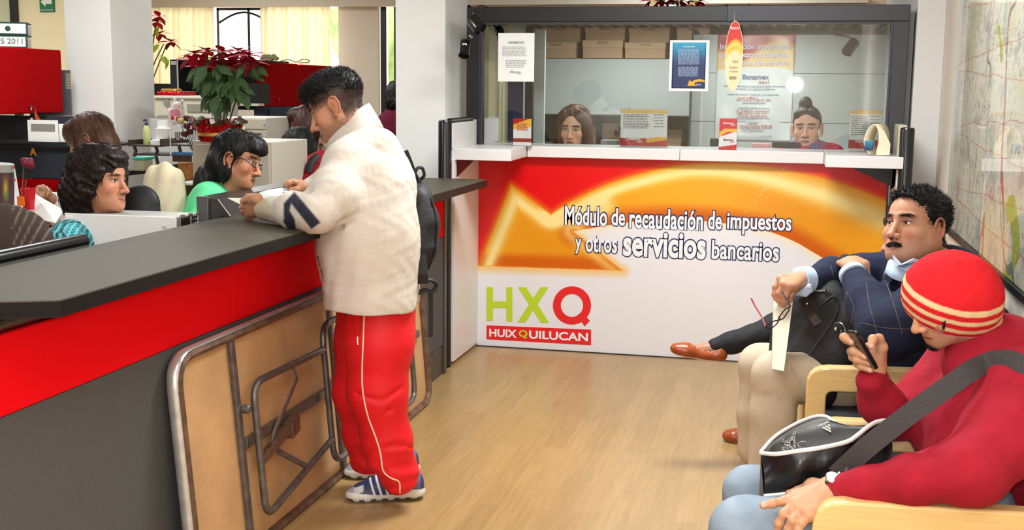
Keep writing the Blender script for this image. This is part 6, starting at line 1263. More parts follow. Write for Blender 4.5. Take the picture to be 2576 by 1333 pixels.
# desk things at the left
t = thing('cup', 'red plastic cup with pens beside the left monitor', 'cup', P(73, 528, 5.0)); c = P(73, 527, 5.0); MB().lathe([(.022, 0), (.030, .085), (.0305, .09), (.027, .09), (.020, .006)], c, n=20).build('body', mat('red_plastic', (196, 24, 34), .25), t, smooth=True)
t = thing('rose_vase', 'single dark red rose in a slim glass vase by the left monitor', 'flower', P(62, 470, 5.1)); MB().tube([P(60, 475, 5.05), P(62, 440, 5.05), P(64, 400, 5.05)], .008, 8).build('vase', m_film, t); g = SDF(.004); rsx = random.Random(4)
for i in range(12): g.ell(P(66+rsx.uniform(-10, 14), 412+rsx.uniform(-10, 10), 5.05+rsx.uniform(-.01, .01)), (.014, .012, .012), k=.004)
g.mesh('bloom', mat('dark_rose', (120, 12, 40), .6), t, field=lambda Q, v: v+.002*snoise(Q, 160, 2, 1))
t = thing('paper_sheet', 'printed forms lying in front of the woman with the bracelet', 'paper', P(110, 530, 5.1), 'papers on the far desk'); MB().prism([P(86, 488, 5.2), P(160, 530, 4.95), P(140, 562, 4.8), P(68, 545, 5.0)], (0, 0, .003)).build('sheet', m_paper, t)
for i, (x0, x1) in enumerate(((70, 146), (148, 196), (238, 292))):
    t = thing('desk_calendar', ('spiral desk calendar with a photo under the hanging keys', 'green and white desk calendar beside the photo calendar', 'white desk calendar behind the hair of the brown-haired woman')[i], 'calendar', on((x0+x1)/2, 356, 1, 6.6), 'desk calendars on the shelf')
    Yc = 6.62+.02*i; pb(MB(), x0, 302+10*(i > 0), x1, 357, Yc, .004).build('sheet', m_paper, t)
    pb(MB(), x0+8, 312+10*(i > 0), x1-8, 330+6*(i > 0), Yc-.002, .002).build('picture', mat(('grey_photo', 'green_photo', 'yellow_photo')[i], ((140, 136, 132), (120, 180, 90), (220, 190, 110))[i], .6), t)
simple('wall_shelf', 'black shelf rail under the desk calendars', 'shelf', [('board', m_bk, -60, 357, 300, 363, 6.6, .25, .002)])
# organiser with bottle, tissue box, cup, balloon
t = thing('desk_organiser', 'dark brown two-tier letter tray in front of the column carrying small things', 'tray', P(400, 400, 6.2)); m_br = mat('smoky_brown_plastic', (66, 54, 44), .25)
for x0, x1, y in ((322, 402, 352), (402, 474, 350)): pb(MB(), x0, y+13, x1, y+17, 6.05, .25).build('tray', m_br, t, bevel=.002); pb(MB(), x0, y, x1, y+14, 6.29, .01).build('back_wall', m_br, t, bevel=.002); pb(MB(), x0, y, x0+3, y+14, 6.05, .25).build('side_wall', m_br, t)
pb(MB(), 335, 388, 470, 392, 6.05, .25).build('tray', m_br, t)
for x in (338, 392, 450): MB().tube([on(x, 368, 1, 6.1), on(x+4, 380, 1, 6.1), on(x, 392, 1, 6.1), on(x+6, 425, 1, 6.1)*[1, 1, 0]+np.array([0, 0, on(345, 430, 1, 5.6)[2]])], .010, 8).build('support', m_br, t, smooth=True)
c = on(370, 365, 1, 6.12); t = thing('soap_bottle', 'pump bottle of clear hand gel with a blue pump', 'bottle', c); MB().lathe([(.018, 0), (.020, .01), (.020, .085), (.013, .105), (.008, .112)], c, n=18).build('body', mat('clear_green_gel', (190, 196, 130), .15), t, smooth=True); MB().lathe([(.009, .112), (.009, .125), (.003, .126), (.003, .142)], c, n=12).tube([c+np.array([0, 0, .142]), c+np.array([-.018, 0, .140])], .005, 8).build('pump', mat('navy_plastic', (24, 34, 84), .3), t, smooth=True)
simple('tissue_box', 'small white box of cards on the brown letter tray', 'box', [('box', m_paper, 378, 352, 405, 366, 6.1, .1, .002)]); simple('note_holder', 'clear holder stuffed with white notes beside the gel bottle', 'holder', [('holder', mat('frosted_plastic', (214, 212, 206), .3), 390, 322, 420, 350, 6.12, .06, .004), ('notes', m_paper, 396, 304, 417, 330, 6.14, .03, 0)])
c = on(447, 352, 1, 6.12); t = thing('metal_cup', 'small silver cup beside the note holder', 'cup', c); MB().lathe([(.014, 0), (.018, .045), (.016, .045), (.012, .004)], c, n=18).build('body', m_chrome, t, smooth=True)
zc_ = on(345, 430, 1, 5.6)[2]; t = thing('side_desk', 'dark side desk behind the cream jacket chair', 'desk', (-3.2, 6, 0)); MB().box((on(300, 430, 1, 5.6)[0], 5.45, zc_-.025), (on(490, 430, 1, 6.3)[0], 6.6, zc_-.001)).build('top', m_bk, t)
for x_ in (-3.45, -2.75): MB().box((x_, 5.5, 0), (x_+.03, 5.53, zc_-.025)).build('leg', m_bk, t)
simple('lidded_container', 'clear food container with a teal lid behind the cream jacket chair', 'container', [('tub', mat('cloudy_plastic', (190, 190, 160), .3), 334, 401, 360, 430, 5.6, .1, .006), ('lid', mat('teal_plastic', (60, 190, 170), .35), 332, 395, 362, 402, 5.59, .12, .003)])
simple('postcard', 'blue postcard with ornaments pinned beside the tall beige cabinet', 'picture', [('card', mat('blue_card', (60, 120, 170), .5), 434, 383, 484, 390, 5.75, .004, 0), ('picture', mat('ornament_photo', (70, 50, 36), .6, noise=.8, nscale=60), 434, 390, 482, 407, 5.75, .004, 0)])
simple('wicker_basket', 'wicker basket on the shelf beside the cream jacket chair', 'basket', [('basket', mat('wicker', (176, 116, 50), .7, noise=.4, nscale=60, bump=.5, bscale=90), 446, 408, 476, 455, 5.8, .15, .01)]); simple('wall_shelf', 'white shelf edge left of the tall beige cabinet', 'shelf', [('board', m_white, 440, 460, 492, 466, 5.6, .3, .002), ('bracket', mat('brown_board', (90, 72, 52), .6), 455, 466, 492, 600, 5.75, .1, 0)])
# bunny balloon on a stick
t = thing('bunny_lollipop', 'pink and white bunny in clear wrapping standing beside the gel bottle', 'toy', P(440, 310, 6.3)); mw = mat('toy_white', (240, 224, 222), .5); mp = mat('toy_pink', (230, 130, 160), .5); mrd = mat('toy_red', (200, 40, 40), .5); d = 6.35
g = SDF(.004); g.ell(P(446, 268, d), (.028, .018, .026)); g.ell(P(438, 292, d), (.034, .02, .040)); g.cap(P(440, 258, d), P(441, 247, d), .010, .008, k=.006); g.cap(P(454, 262, d), P(459, 254, d), .010, .009, k=.006); g.ell(P(428, 282, d-.01), (.012, .01, .02), k=.01); g.ell(P(455, 286, d-.01), (.012, .01, .02), k=.01)
def bun(V): x, y = pix(V); c = mixc((244, 226, 222), (236, 140, 172), 1.*((y > 276) & (y < 292) & (abs(x-441) < 12))); return mixc(c, (206, 40, 44), 1.*((np.hypot(x-434, y-297) < 5) | (np.hypot(x-447, y-299) < 5) | (np.hypot(x-451, y-269) < 2.2)))
g.mesh('figure', mat('toy_surface', (255, 255, 255), .45, attr=True), t, colf=bun); MB().tube([P(432, 305, d), P(428, 345, d), P(428, 345, d)*[1, 1, 0]+np.array([0, 0, on(345, 430, 1, 5.6)[2]])], .003, 6).build('stick', mw, t)
MB().ball(P(443, 280, d), .062, 14, (.8, .4, 1.25)).build('wrapping', m_film, t, smooth=True)
# dried roses
t = thing('rose_bunch', 'bunch of dried dark red roses and one yellow rose before the beige cabinet', 'flowers', P(480, 340, 6.2)); ms_ = mat('stem_brown', (70, 56, 36), .8)
for i, (x, y, c) in enumerate(((455, 305, (206, 180, 110)), (470, 298, (90, 14, 26)), (484, 310, (96, 16, 30)), (470, 318, (88, 14, 30)), (492, 322, (92, 16, 28)), (478, 332, (80, 14, 24)), (512, 340, (96, 14, 30)), (464, 338, (84, 14, 24)))):
    c0 = P(x, y, 6.2+.01*(i % 3)); g = SDF(.004)
    for k in range(5): g.ell(c0+np.array([.010*cos(k*1.3), .008*sin(k*1.3), .004*(k % 2)]), (.010, .010, .014), k=.003)
    g.mesh('bloom', mat('rose_%d' % c[0], c, .7), t); MB().tube(smooth_path([c0, P(x*.6+195, 352, 6.22), P(488, 385, 6.25)], 3), .002, 5).build('stem', ms_, t)
# tall beige cabinet with the poinsettia
simple('storage_cabinet', 'tall beige metal cabinet behind the woman in green carrying the poinsettia', 'cabinet', [('body', m_beige, 491, 356, 690, 900, 5.62, .45, .004), ('door', mat('beige_door', (188, 178, 160), .5), 499, 365, 682, 900, 5.612, .008, .003)])
simple('filing_cabinet', 'beige two-drawer filing unit right of the poinsettia', 'cabinet', [('body', m_beige, 548, 296, 672, 460, 6.5, .5, .003), ('drawer', mat('beige_door', (188, 178, 160), .5), 604, 299, 669, 325, 6.49, .01, .003), ('drawer', mat('beige_door', (188, 178, 160), .5), 604, 328, 669, 356, 6.49, .01, .003), ('handle', m_steel, 618, 334, 655, 338, 6.475, .015, .003), ('lock', m_chrome, 663, 313, 666, 316, 6.485, .01, 0)])
simple('notepad', 'striped notepad leaning against the foil-wrapped flowerpot', 'notepad', [('pad', mat('cream_red_pad', (226, 206, 166), .6), 590, 318, 612, 350, 5.70, .02, .002)])
c = P(548, 356, 6.02)
t = thing('potted_poinsettia', 'large red poinsettia in a red foil-wrapped pot on the tall beige cabinet', 'plant', c); mf = mat('red_foil', (190, 8, 24), .18, metal=.6, bump=.8, bscale=60); mg = mat('silver_foil', (150, 146, 140), .2, metal=.8, bump=.8, bscale=60)
def crinkle(r0, r1, z0, z1, m, nm_, amp=.10, ph=0.):
    V = []; n = 60
    for k in range(7):
        u = k/6; V += [c+np.array([(r0+(r1-r0)*u)*(1+amp*u*sin(9*a+ph+3*u)+.04*sin(23*a))*cos(a), (r0+(r1-r0)*u)*(1+amp*u*sin(9*a+ph)+.04*sin(17*a))*sin(a), z0+(z1-z0)*u+.02*u*sin(7*a+ph)]) for a in np.linspace(0, 2*pi, n, endpoint=False)]
    return MB().add(V, [(k*n+i, k*n+(i+1) % n, (k+1)*n+(i+1) % n, (k+1)*n+i) for k in range(6) for i in range(n)]).build(nm_, m, t, smooth=True)
crinkle(.085, .10, 0, .03, mf, 'foil_wrap', .02); MB().lathe([(.098, .028), (.102, .030), (.102, .045), (.098, .047)], c, n=30).build('gold_ribbon', mat('gold_ribbon', (206, 160, 70), .25, metal=.5), t, smooth=True); crinkle(.095, .12, .045, .10, mf, 'foil_wrap', .16); crinkle(.08, .135, .07, .11, mg, 'foil_wrap', .2, 1.2)
def leaf(b, base, tip, w_, n_up, curl=.1):
    base, tip = np.asarray(base), np.asarray(tip); ax = tip-base; L = np.linalg.norm(ax); ax /= L; sd = unit(np.cross(ax, n_up)); nn = np.cross(sd, ax); prof = (0, .55, .95, 1., .78, .42, 0); V = []
    for i, q in enumerate(prof):
        u = i/6; c_ = base+ax*L*u-nn*curl*L*u*u; V += [c_-sd*w_*q+nn*.12*w_*q, c_, c_+sd*w_*q+nn*.12*w_*q]
    b.add(V, [(i*3+j, i*3+j+1, i*3+j+4, i*3+j+3) for i in range(6) for j in (0, 1)])
def poinsettia(t, heads, leaves, stems, d, mr, mgm, sc=1., seed=1):
    rs_ = random.Random(seed)
    for x, y in heads:
        c0 = P(x, y, d+rs_.uniform(-.12, .10)); b = MB(); n = 9; a0 = rs_.uniform(0, 1)
        for i in range(n):
            a = a0+i*2*pi/n; L = rs_.uniform(.06, .105)*sc*(1 if i % 2 else .8); dr = cv(cos(a), .28*sin(a)+.15-.25*(i % 2), .8*sin(a)); leaf(b, c0, c0+unit(dr)*L, .021*sc, cv(0, 1, .35), .25)
        b.build('bract', mr, t, smooth=True)
    for x, y, x1, y1 in [(q[0], q[1], q[0]+(q[2]-q[0])*.8, q[1]+(q[3]-q[1])*.8) for L_ in leaves for q in (L_, tuple(v+rs_.uniform(-18, 18) for v in L_), (L_[0]+rs_.uniform(-22, 22), L_[1]-10, L_[2]+rs_.uniform(-22, 22), L_[3]-12))]:
        b = MB(); d_ = d+rs_.uniform(-.14, .04); leaf(b, P(x, y, d_+.03), P(x1, y1, d_-.02), (.0185*sc)*min(1.3, max(.6, np.hypot(x1-x, y1-y)/45)), cv(rs_.uniform(-.3, .3), .3, 1), .12); b.build('leaf', mgm, t, smooth=True)
    for s_ in stems: MB().tube(smooth_path([P(x, y, d) for x, y in s_], 4), .0035*sc, 6).build('stem', ms_, t, smooth=True)
m_poin = mat('poinsettia_red', (178, 16, 44), .55, noise=.12, nscale=30); m_leaf = mat('poinsettia_green', (50, 74, 36), .5, noise=.2, nscale=25); m_leaf2 = mat('yellowing_leaf', (150, 160, 40), .5)
poinsettia(t, [(490, 135), (520, 128), (478, 148), (560, 130), (600, 128), (585, 148), (540, 152), (625, 140), (640, 158), (505, 170), (570, 162), (612, 160)],
           [(520, 165, 478, 226), (500, 178, 478, 215), (545, 170, 515, 215), (560, 175, 585, 205), (600, 175, 590, 215), (540, 200, 505, 250), (520, 210, 512, 262), (560, 205, 548, 260), (585, 210, 560, 262), (600, 205, 640, 240), (605, 220, 632, 288), (570, 240, 578, 290), (545, 240, 530, 300), (530, 235, 495, 290), (555, 260, 545, 305), (620, 180, 640, 198), (625, 175, 662, 208), (560, 250, 532, 308), (590, 232, 605, 268), (515, 190, 488, 240), (540, 180, 565, 225), (575, 190, 610, 225), (550, 215, 580, 250)],
           [[(560, 330), (565, 260), (560, 150)], [(565, 330), (580, 230), (608, 140)], [(555, 330), (550, 240), (520, 140)], [(570, 330), (600, 230), (628, 150)], [(550, 330), (540, 250), (492, 145)]], 6.02, m_poin, m_leaf, 1.15)
# shelving, printer and cabinets further back
m_sh2 = mat('pale_grey_panel', (168, 166, 162), .6)
simple('cubicle_partition', 'pale grey partition behind the gel bottle and dried roses', 'partition', [('panel', m_sh2, 380, 303, 620, 420, 6.9, .05, .003)])
simple('printer', 'cream office printer on the shelf behind the bunny', 'printer', [('body', mat('printer_cream', (202, 194, 174), .5), 386, 246, 532, 298, 7.3, .4, .012), ('lid', mat('printer_lid', (214, 206, 186), .5), 386, 241, 528, 248, 7.28, .42, .004), ('paper_slot', mat('printer_grey', (140, 134, 120), .5), 470, 262, 528, 282, 7.29, .01, .002), ('output_tray', mat('printer_grey', (140, 134, 120), .5), 396, 290, 432, 298, 7.25, .05, .004)])
simple('printer_stand', 'grey stand under the cream printer', 'stand', [('body', m_sh2, 384, 299, 540, 856, 7.22, .5, .003)])
t = thing('round_badge', 'round grey sticker on the cream printer', 'sticker', on(419, 257, 1, 7.28)); MB().lathe([(.022, 0), (.022, .004)], on(419, 257, 1, 7.288), (0, -1, 0), 20).build('disc', mat('printer_grey', (140, 134, 120), .5), t)
simple('gift_basket', 'red and gold wrapped gift on top of the printer', 'gift', [('wrapping', mf, 392, 230, 450, 243, 7.35, .25, .012), ('bow', mat('gold_ribbon', (206, 160, 70), .25, metal=.5), 402, 223, 442, 232, 7.4, .1, .012)])
simple('bookcase', 'tall black open cabinet behind the poinsettia', 'cabinet', [('side_board', m_bk, 428, 150, 446, 245, 8.0, .5, .003), ('back_board', mat('charcoal_board', (48, 46, 50), .7), 446, 155, 655, 275, 8.45, .03, 0), ('top_board', m_bk, 430, 150, 655, 155, 8.0, .5, .003), ('shelf_board', m_bk, 446, 208, 650, 262, 8.25, .2, 0), ('edge_strip', m_chrome, 445, 152, 449, 245, 7.99, .01, 0), ('shelf_lip', mat('printer_lid', (214, 206, 186), .5), 530, 260, 650, 266, 7.95, .1, .002)])
simple('label_card', 'small grey label card on the upright of the black cabinet', 'label', [('card', m_sh2, 429, 153, 443, 163, 7.985, .004, 0)])
aisle_cab('red fabric overhead cabinet beside the black bookcase and poinsettia', 652, 752, 155, 269, 8.9, 700, 'red overhead cabinets behind the standing man')
aisle_cab('red fabric overhead cabinet half hidden by the hair of the standing man', 758, 838, 162, 268, 9.65, 800, 'red overhead cabinets behind the standing man')
Xp = P(652, 155, 8.9)[0]-.46; t = thing('cubicle_partition', 'black partition panel carrying the red cabinets behind the standing man', 'partition', (Xp, 9.2, 0)); MB().box((Xp-.04, on(652, 269, 0, Xp)[1], 0), (Xp, on(838, 268, 0, Xp)[1]+.2, 1.78)).build('panel', m_bk, t); MB().box((Xp, on(652, 269, 0, Xp)[1]+.3, 1.30), (Xp+.30, on(838, 268, 0, Xp)[1]+.2, 1.33)).build('bracket_board', m_bk, t)
simple('cubicle_partition', 'charcoal partition under the far red cabinets with a red base', 'partition', [('panel', m_navyfab, 640, 270, 880, 435, 8.35, .05, .003), ('red_panel', m_redplain, 640, 380, 880, 600, 8.33, .06, .003), ('rail', m_bk, 640, 317, 880, 323, 8.3, .05, .002), ('rail', m_bk, 668, 272, 674, 440, 8.32, .03, .002)])
t = thing('dried_bouquet', 'small wrapped greenery bundle on top of the far red cabinet', 'plant', on(675, 155, 1, 8.1)); g = SDF(.006)
for i in range(12): g.ell(on(660+i*3.2, 148-7*sin(i*.9)**2, 1, 8.12), (.018, .02, .016), k=.004)
g.mesh('leaves', mat('dull_greenery', (140, 130, 96), .8, noise=.4, nscale=50), t, field=lambda Q, v: v+.004*snoise(Q, 120, 2, 1))
t = thing('cable', 'loose grey cable looping over the far red cabinets', 'cable', on(760, 155, 1, 8.1)); MB().tube(smooth_path([on(700, 155, 1, 8.1), on(725, 150, 1, 8.12), on(745, 156, 1, 8.1), on(762, 149, 1, 8.1), on(778, 152, 1, 8.12), on(774, 157, 1, 8.1), on(750, 158, 1, 8.08)], 6), .004, 6).build('cord', mat('grey_cable', (150, 146, 130), .6), t, smooth=True)
simple('wall_sign', 'small green lettered sign on the white wall behind the head of the standing man', 'sign', [('board', mat('sign_darkgreen', (30, 90, 60), .5), 878, 177, 889, 188, 12.98, .01, 0), ('board', mat('sign_white', (240, 244, 238), .5), 868, 174, 890, 192, 12.99, .01, 0)])
# second poinsettia behind the column
t = thing('potted_poinsettia', 'leggy poinsettia with few red heads emerging from behind the left column', 'plant', P(380, 330, 8.9)); poinsettia(t, [(395, 55), (400, 42), (402, 85), (430, 105)], [(424, 148, 414, 180), (380, 120, 372, 160), (396, 95, 392, 70)], [[(370, 240), (392, 180), (420, 110)], [(370, 240), (384, 170), (412, 110)], [(372, 240), (380, 150), (392, 60)]], 8.9, m_poin, m_leaf2, 1.2, 4); cc0 = P(372, 300, 8.9); MB().lathe([(.08, 0), (.11, .2), (.10, .2), (.07, .02)], (cc0[0], cc0[1], 1.16), n=20).build('pot', mat('terracotta', (150, 84, 54), .8), t, smooth=True)
simple('side_cabinet', 'low black cabinet beside the left column carrying the leggy poinsettia', 'cabinet', [('body', m_bk, 345, 210, 430, 752, 8.5, .6, .004)])
# poinsettia on top of the booth
t = thing('potted_poinsettia', 'red poinsettia lying along the top of the booth frame', 'plant', (-.7, 7.4, 2.15)); poinsettia(t, [(1640, 2), (1662, 0), (1690, -2), (1715, 2), (1742, 0), (1760, 3)], [(1650, 4, 1635, 12), (1700, 0, 1712, 14), (1735, 4, 1752, 14)], [[(1640, 0), (1700, -8), (1760, 0)]], 7.15, m_poin, mat('variegated_bract', (226, 200, 150), .6), 1.0, 9); MB().lathe([(.06, 0), (.08, .1), (.05, .1)], (-.68, 7.35, 2.15), n=16).build('pot', mat('terracotta', (150, 84, 54), .8), t, smooth=True)
simple('desk_items', 'white document folders standing on the dark far desk', 'folder', [('folder', m_paper, 690, 402, 697, 440, 7.4, .1, .002), ('folder', mat('cream_paper', (238, 232, 214), .7), 698, 408, 703, 440, 7.4, .1, .002)])
zz_ = on(697, 440, 1, 7.4)[2]
t = thing('office_desk', 'dark desk of the women working in the shadow', 'desk', (-3.4, 7.2, 0)); MB().box((-3.55, 6.9, zz_-.03), (-2.6, 8.1, zz_)).build('top', m_bk, t)
for x_ in (-3.5, -2.7): MB().box((x_, 7.0, 0), (x_+.04, 7.04, zz_-.03)).build('leg', m_bk, t)
# ---------------------------------------------------------------- people behind the counter
def person_bg(label, o, fwd, up, sc, skin, hairm, hair_blobs, torso, tcol, res=.0034, neck=None, cuts=(), str_n=0, str_L=.05, curl=0., flow=None, gaze=(0, 1, 0), hname='hair', tname='top', hfield=None, extra=None, hseed=1, sw=.0012, hfront=.05, **k):
    t = thing('person', label, 'person', (o[0], o[1], 0)); h = Head(o, fwd, up, sc, skin, res, fem=k.pop('fem', 1.), **k)
    nk = torso[0][0] if neck is None else neck; sk = h.skin_mesh(np.asarray(nk), .048); g = SDF(.012)
    pts = [q[0] for q in torso]; g.chain(pts, [q[1]*.7 for q in torso], k=.05); g.chain([pts[-1], pts[-1]*[1, 1, 0]+np.array([0, 0, .08])], [torso[-1][1]*.7, .08], k=.05)
    parts = [sk]
    if extra is not None: parts += extra(g)
    bV_ = g.mesh('', None, ret=True); parts.append((bV_[0], bV_[1], skcol(bV_[0], np.array(skin, float)))); V, Q, c = join(parts)
    link('body', mesh_from('body', V, Q, c, True), m_skin, t); h.eyes(t, gaze); h.brows(t, hairm, 60)
    g = SDF(.004)
    for c_, r_ in hair_blobs: g.ell(c_, r_, k=.02)
    for c_, r_ in cuts: g.ell(c_, r_, k=.010, op='s')
    V, Q = g.mesh('', None, field=hfield or (lambda q, f: f+.003*snoise(q*[1, 1, .35], 80, 2, 2)), ret=True); N = vnormals(V, Q); ps = [(h.W(V), Q)]
    if str_n:
        rs = np.random.RandomState(hseed); ok_ = np.where(V[:, 1] < hfront)[0]; j = ok_[rs.choice(len(ok_), str_n)]
        d0 = np.tile(np.array([0, -.1, -1.]) if flow is None else np.array(flow, float), (len(j), 1)); d0 = d0-N[j]*((d0*N[j]).sum(1)*.95)[:, None]+N[j]*.04; hc_ = h.W((0, -.02, .01))
        def fl(p, d, u): q = p-hc_; q[:, 2] *= (q[:, 2] > 0); r_ = q/(np.linalg.norm(q, axis=1, keepdims=True)+1e-9); return d-r_*((d*r_).sum(1)*1.0)[:, None]*.95
        ps.append(strands('', None, None, h.W(V[j]+N[j]*.001), h.D(d0), str_L, sw, 6, curl=curl, wob=.22, flow=fl, gravity=.5, seed=hseed))
    V2, Q2, _ = join([(a[0], a[1]) for a in ps]); link(hname, mesh_from('hair', V2, Q2, None, True), hairm, t); return t, h
def top(t, pts, colf, name='top', m=None, seed=1, res=.009, rs_=None):
    g = SDF(res)
    for ch in pts: g.chain([q[0] for q in ch], [q[1] for q in ch], k=.05)
    return g.mesh(name, m or m_cloth, t, colf=colf if m is None else None, field=lambda Q, v: v+.004*snoise(Q, 12, 2, seed))
flat_c = lambda c: (lambda V: np.broadcast_to(np.array(c, float), V.shape)*(1+.04*snoise(V, 30, 2, 1))[:, None])
FACE_CUT = [((0, .115, -.035), (.062, .050, .080)), ]
# woman with dark curls
t, h = person_bg('woman with voluminous dark curls and striped teal top facing the standing man', P(257, 456, 4.55), cv(.95, .0, .28), cv(0, 1, 0), 1.0, (206, 144, 112), m_hbrown,
    [((0, -.025, .045), (.098, .112, .098)), ((0, .035, .090), (.075, .065, .045)), ((0, -.09, -.03), (.100, .075, .100)), ((0, -.07, -.09), (.085, .065, .060)), ((.07, -.03, -.02), (.040, .060, .070)), ((-.07, -.03, -.02), (.040, .060, .070)), ((-.074, .022, .035), (.022, .030, .036)), ((.074, .022, .035), (.022, .030, .036))],
    [(P(235, 560, 4.6), .06), (P(215, 640, 4.62), .17), (P(215, 760, 4.65), .17)], (0, 0, 0), cuts=[((0, .120, -.02), (.082, .070, .082)), ((0, .058, -.075), (.085, .060, .060))], str_n=3200, str_L=.040, curl=.35, sw=.0010, flow=(0, -.5, -.8), browz=.0, nose=1.2, open=.0042, gaze=(0, 1, 0), fat=.8, lip=(176, 96, 88), neck=P(240, 545, 4.6), hfield=lambda q, f: f+.009*snoise(q, 34, 2, 2)+.0035*np.sin(q[..., 2]*150+14*q[..., 1]*8+2*snoise(q, 20, 1, 1)))
def teal(V): x, y = pix(V); k = np.sin((x-150)*.35+(y-560)*.22+.25*snoise(V, 14, 1, 2)); return mixc(mixc((70, 150, 170), (22, 26, 34), sstep(-.5, -.2, k)), (130, 214, 216), sstep(.3, .6, k))
top(t, [[(P(230, 590, 4.62), .075), (P(205, 650, 4.62), .16), (P(210, 760, 4.65), .17)], [(P(180, 610, 4.5), .085), (P(168, 700, 4.45), .07)]], teal, 'blouse')
MB().ball(h.W((-.083, .003, -.052)), .006, 10).build('earring', m_chrome, t)
# woman in green with glasses
t, h = person_bg('woman in mint green top with glasses and long black hair reading at her desk', P(599, 402, 5.0), cv(.95, -.24, .18), cv(.24, .95, 0), .98, (200, 138, 106), m_hblack,
    [((0, -.02, .045), (.086, .100, .084)), ((0, .045, .085), (.062, .062, .036)), ((0, .085, .062), (.052, .030, .030)), ((0, -.075, -.03), (.082, .060, .090)), ((0, -.11, -.12), (.080, .055, .075)), ((-.03, -.12, -.21), (.060, .045, .080)), ((-.055, -.02, -.05), (.020, .035, .06)), ((.055, -.02, -.05), (.030, .035, .06))],
    [(P(575, 480, 5.02), .06), (P(535, 560, 5.05), .15), (P(530, 660, 5.05), .16)], (0, 0, 0), cuts=[((0, .105, -.035), (.070, .052, .075)), ((0, .06, -.08), (.085, .060, .065)), ((-.085, .0, -.02), (.022, .022, .045)), ((-.08, .035, .005), (.03, .04, .035))], str_n=1600, str_L=.05, curl=.35, sw=.0008, flow=(0, -.5, -.75), nose=1.1, open=.003, gaze=(0, .9, -.5), lip=(150, 80, 74), neck=P(580, 470, 5.02), browz=-.002, hfield=lambda q, f: f+.006*snoise(q*[1, 1, .5], 50, 2, 2))
top(t, [[(P(560, 500, 5.03), .06), (P(535, 560, 5.05), .15), (P(530, 700, 5.05), .16)], [(P(525, 500, 4.95), .07), (P(500, 590, 4.88), .065), (P(520, 660, 4.8), .05)]], flat_c((108, 226, 160)), 'blouse')
MB().ball(h.W((-.084, .004, -.050)), .0065, 10).build('earring', m_chrome, t); MB().tube([h.W((-.082, -.062, .052)), h.W((-.088, -.095, .035)), h.W((-.075, -.115, .01))], .014, 8).build('hair_clip', m_black, t, smooth=True)
def specs(h, t, m, r=.0018):
    for q in (-1, 1):
        pts = [h.W((q*.031+.0175*cos(a), .1015-.014*abs(cos(a)), -.004+.0125*sin(a))) for a in np.linspace(0, 2*pi, 20, endpoint=False)]
        MB().tube(pts, r, 6, True).build('glasses_rim', m, t, smooth=True); MB().tube([h.W((q*.049, .086, .002)), h.W((q*.078, .060, .006)), h.W((q*.084, .0, .004))], r*1.2, 6).build('glasses_arm', m, t, smooth=True)
    MB().tube([h.W((-.014, .100, -.002)), h.W((0, .106, .000)), h.W((.014, .100, -.002))], r, 6).build('glasses_bridge', m, t, smooth=True)
specs(h, t, m_gb)
# woman with brown hair and bracelet, head bent
hv = P(98, 492, 5.35)
def arm_(g):
    g.chain([P(150, 540, 5.55), P(128, 500, 5.4), P(112, 484, 5.35), hv], [.03, .026, .022, .022], k=.01)
    q = SDF(.003); hand(q, P(116, 484, 5.36), None, [P(98, 478, 5.34), P(97, 484, 5.33), P(98, 490, 5.33), P(101, 495, 5.33)], [[P(92, 484, 5.31), P(90, 492, 5.3)], [P(91, 490, 5.31), P(90, 498, 5.3)], [P(93, 496, 5.31), P(93, 503, 5.3)], [P(97, 501, 5.31), P(97, 507, 5.3)]], [P(108, 474, 5.34), P(98, 472, 5.32), P(91, 477, 5.31)], pr=.022, wr=.026, fr=.008); a = q.mesh('', None, ret=True); return [(a[0], a[1], skcol(a[0], np.array((176, 124, 96.))))]
t, h = person_bg('woman with long highlighted brown hair bent over papers, bracelet on her wrist', P(222, 352, 5.75), cv(-.86, -.40, .05), cv(-.38, .90, 0), 1.0, (176, 124, 96), m_hchest,
    [((0, -.02, .045), (.088, .104, .086)), ((0, .05, .05), (.070, .050, .070)), ((0, -.07, -.04), (.085, .065, .11)), ((-.05, .02, -.06), (.045, .055, .10)), ((.05, .02, -.06), (.045, .055, .10)), ((0, -.06, -.16), (.085, .055, .09))],
    [(P(225, 440, 5.8), .06), (P(235, 520, 5.8), .16), (P(235, 640, 5.8), .16)], (0, 0, 0), cuts=[((0, .125, -.05), (.045, .040, .075))], str_n=900, str_L=.10, curl=.0, flow=(0, 0, -1.1), extra=arm_, neck=P(230, 420, 5.8))
top(t, [[(P(228, 455, 5.8), .07), (P(235, 530, 5.8), .16), (P(235, 660, 5.8), .17)]], flat_c((150, 20, 34)), 'cardigan'); top(t, [[(P(190, 480, 5.65), .06), (P(160, 548, 5.5), .050), (P(128, 502, 5.42), .036)]], flat_c((226, 214, 208)), 'sleeve')
MB().ball(h.W((-.05, -.10, .06)), .020, 10, (1, .6, 1.2)).build('hair_clip', m_hbrown, t, smooth=True)
bc = P(112, 484, 5.35); bx_ = unit(P(128, 500, 5.4)-hv); u1 = unit(np.cross(bx_, (0, 0, 1.))); u2 = np.cross(bx_, u1); b = MB()
for i in range(18): b.ball(bc+.026*(cos(2*pi*i/18)*u1+sin(2*pi*i/18)*u2), .0052, 8)
b.build('bracelet', mat('gold_beads', (214, 190, 130), .25, metal=.7), t, smooth=True)
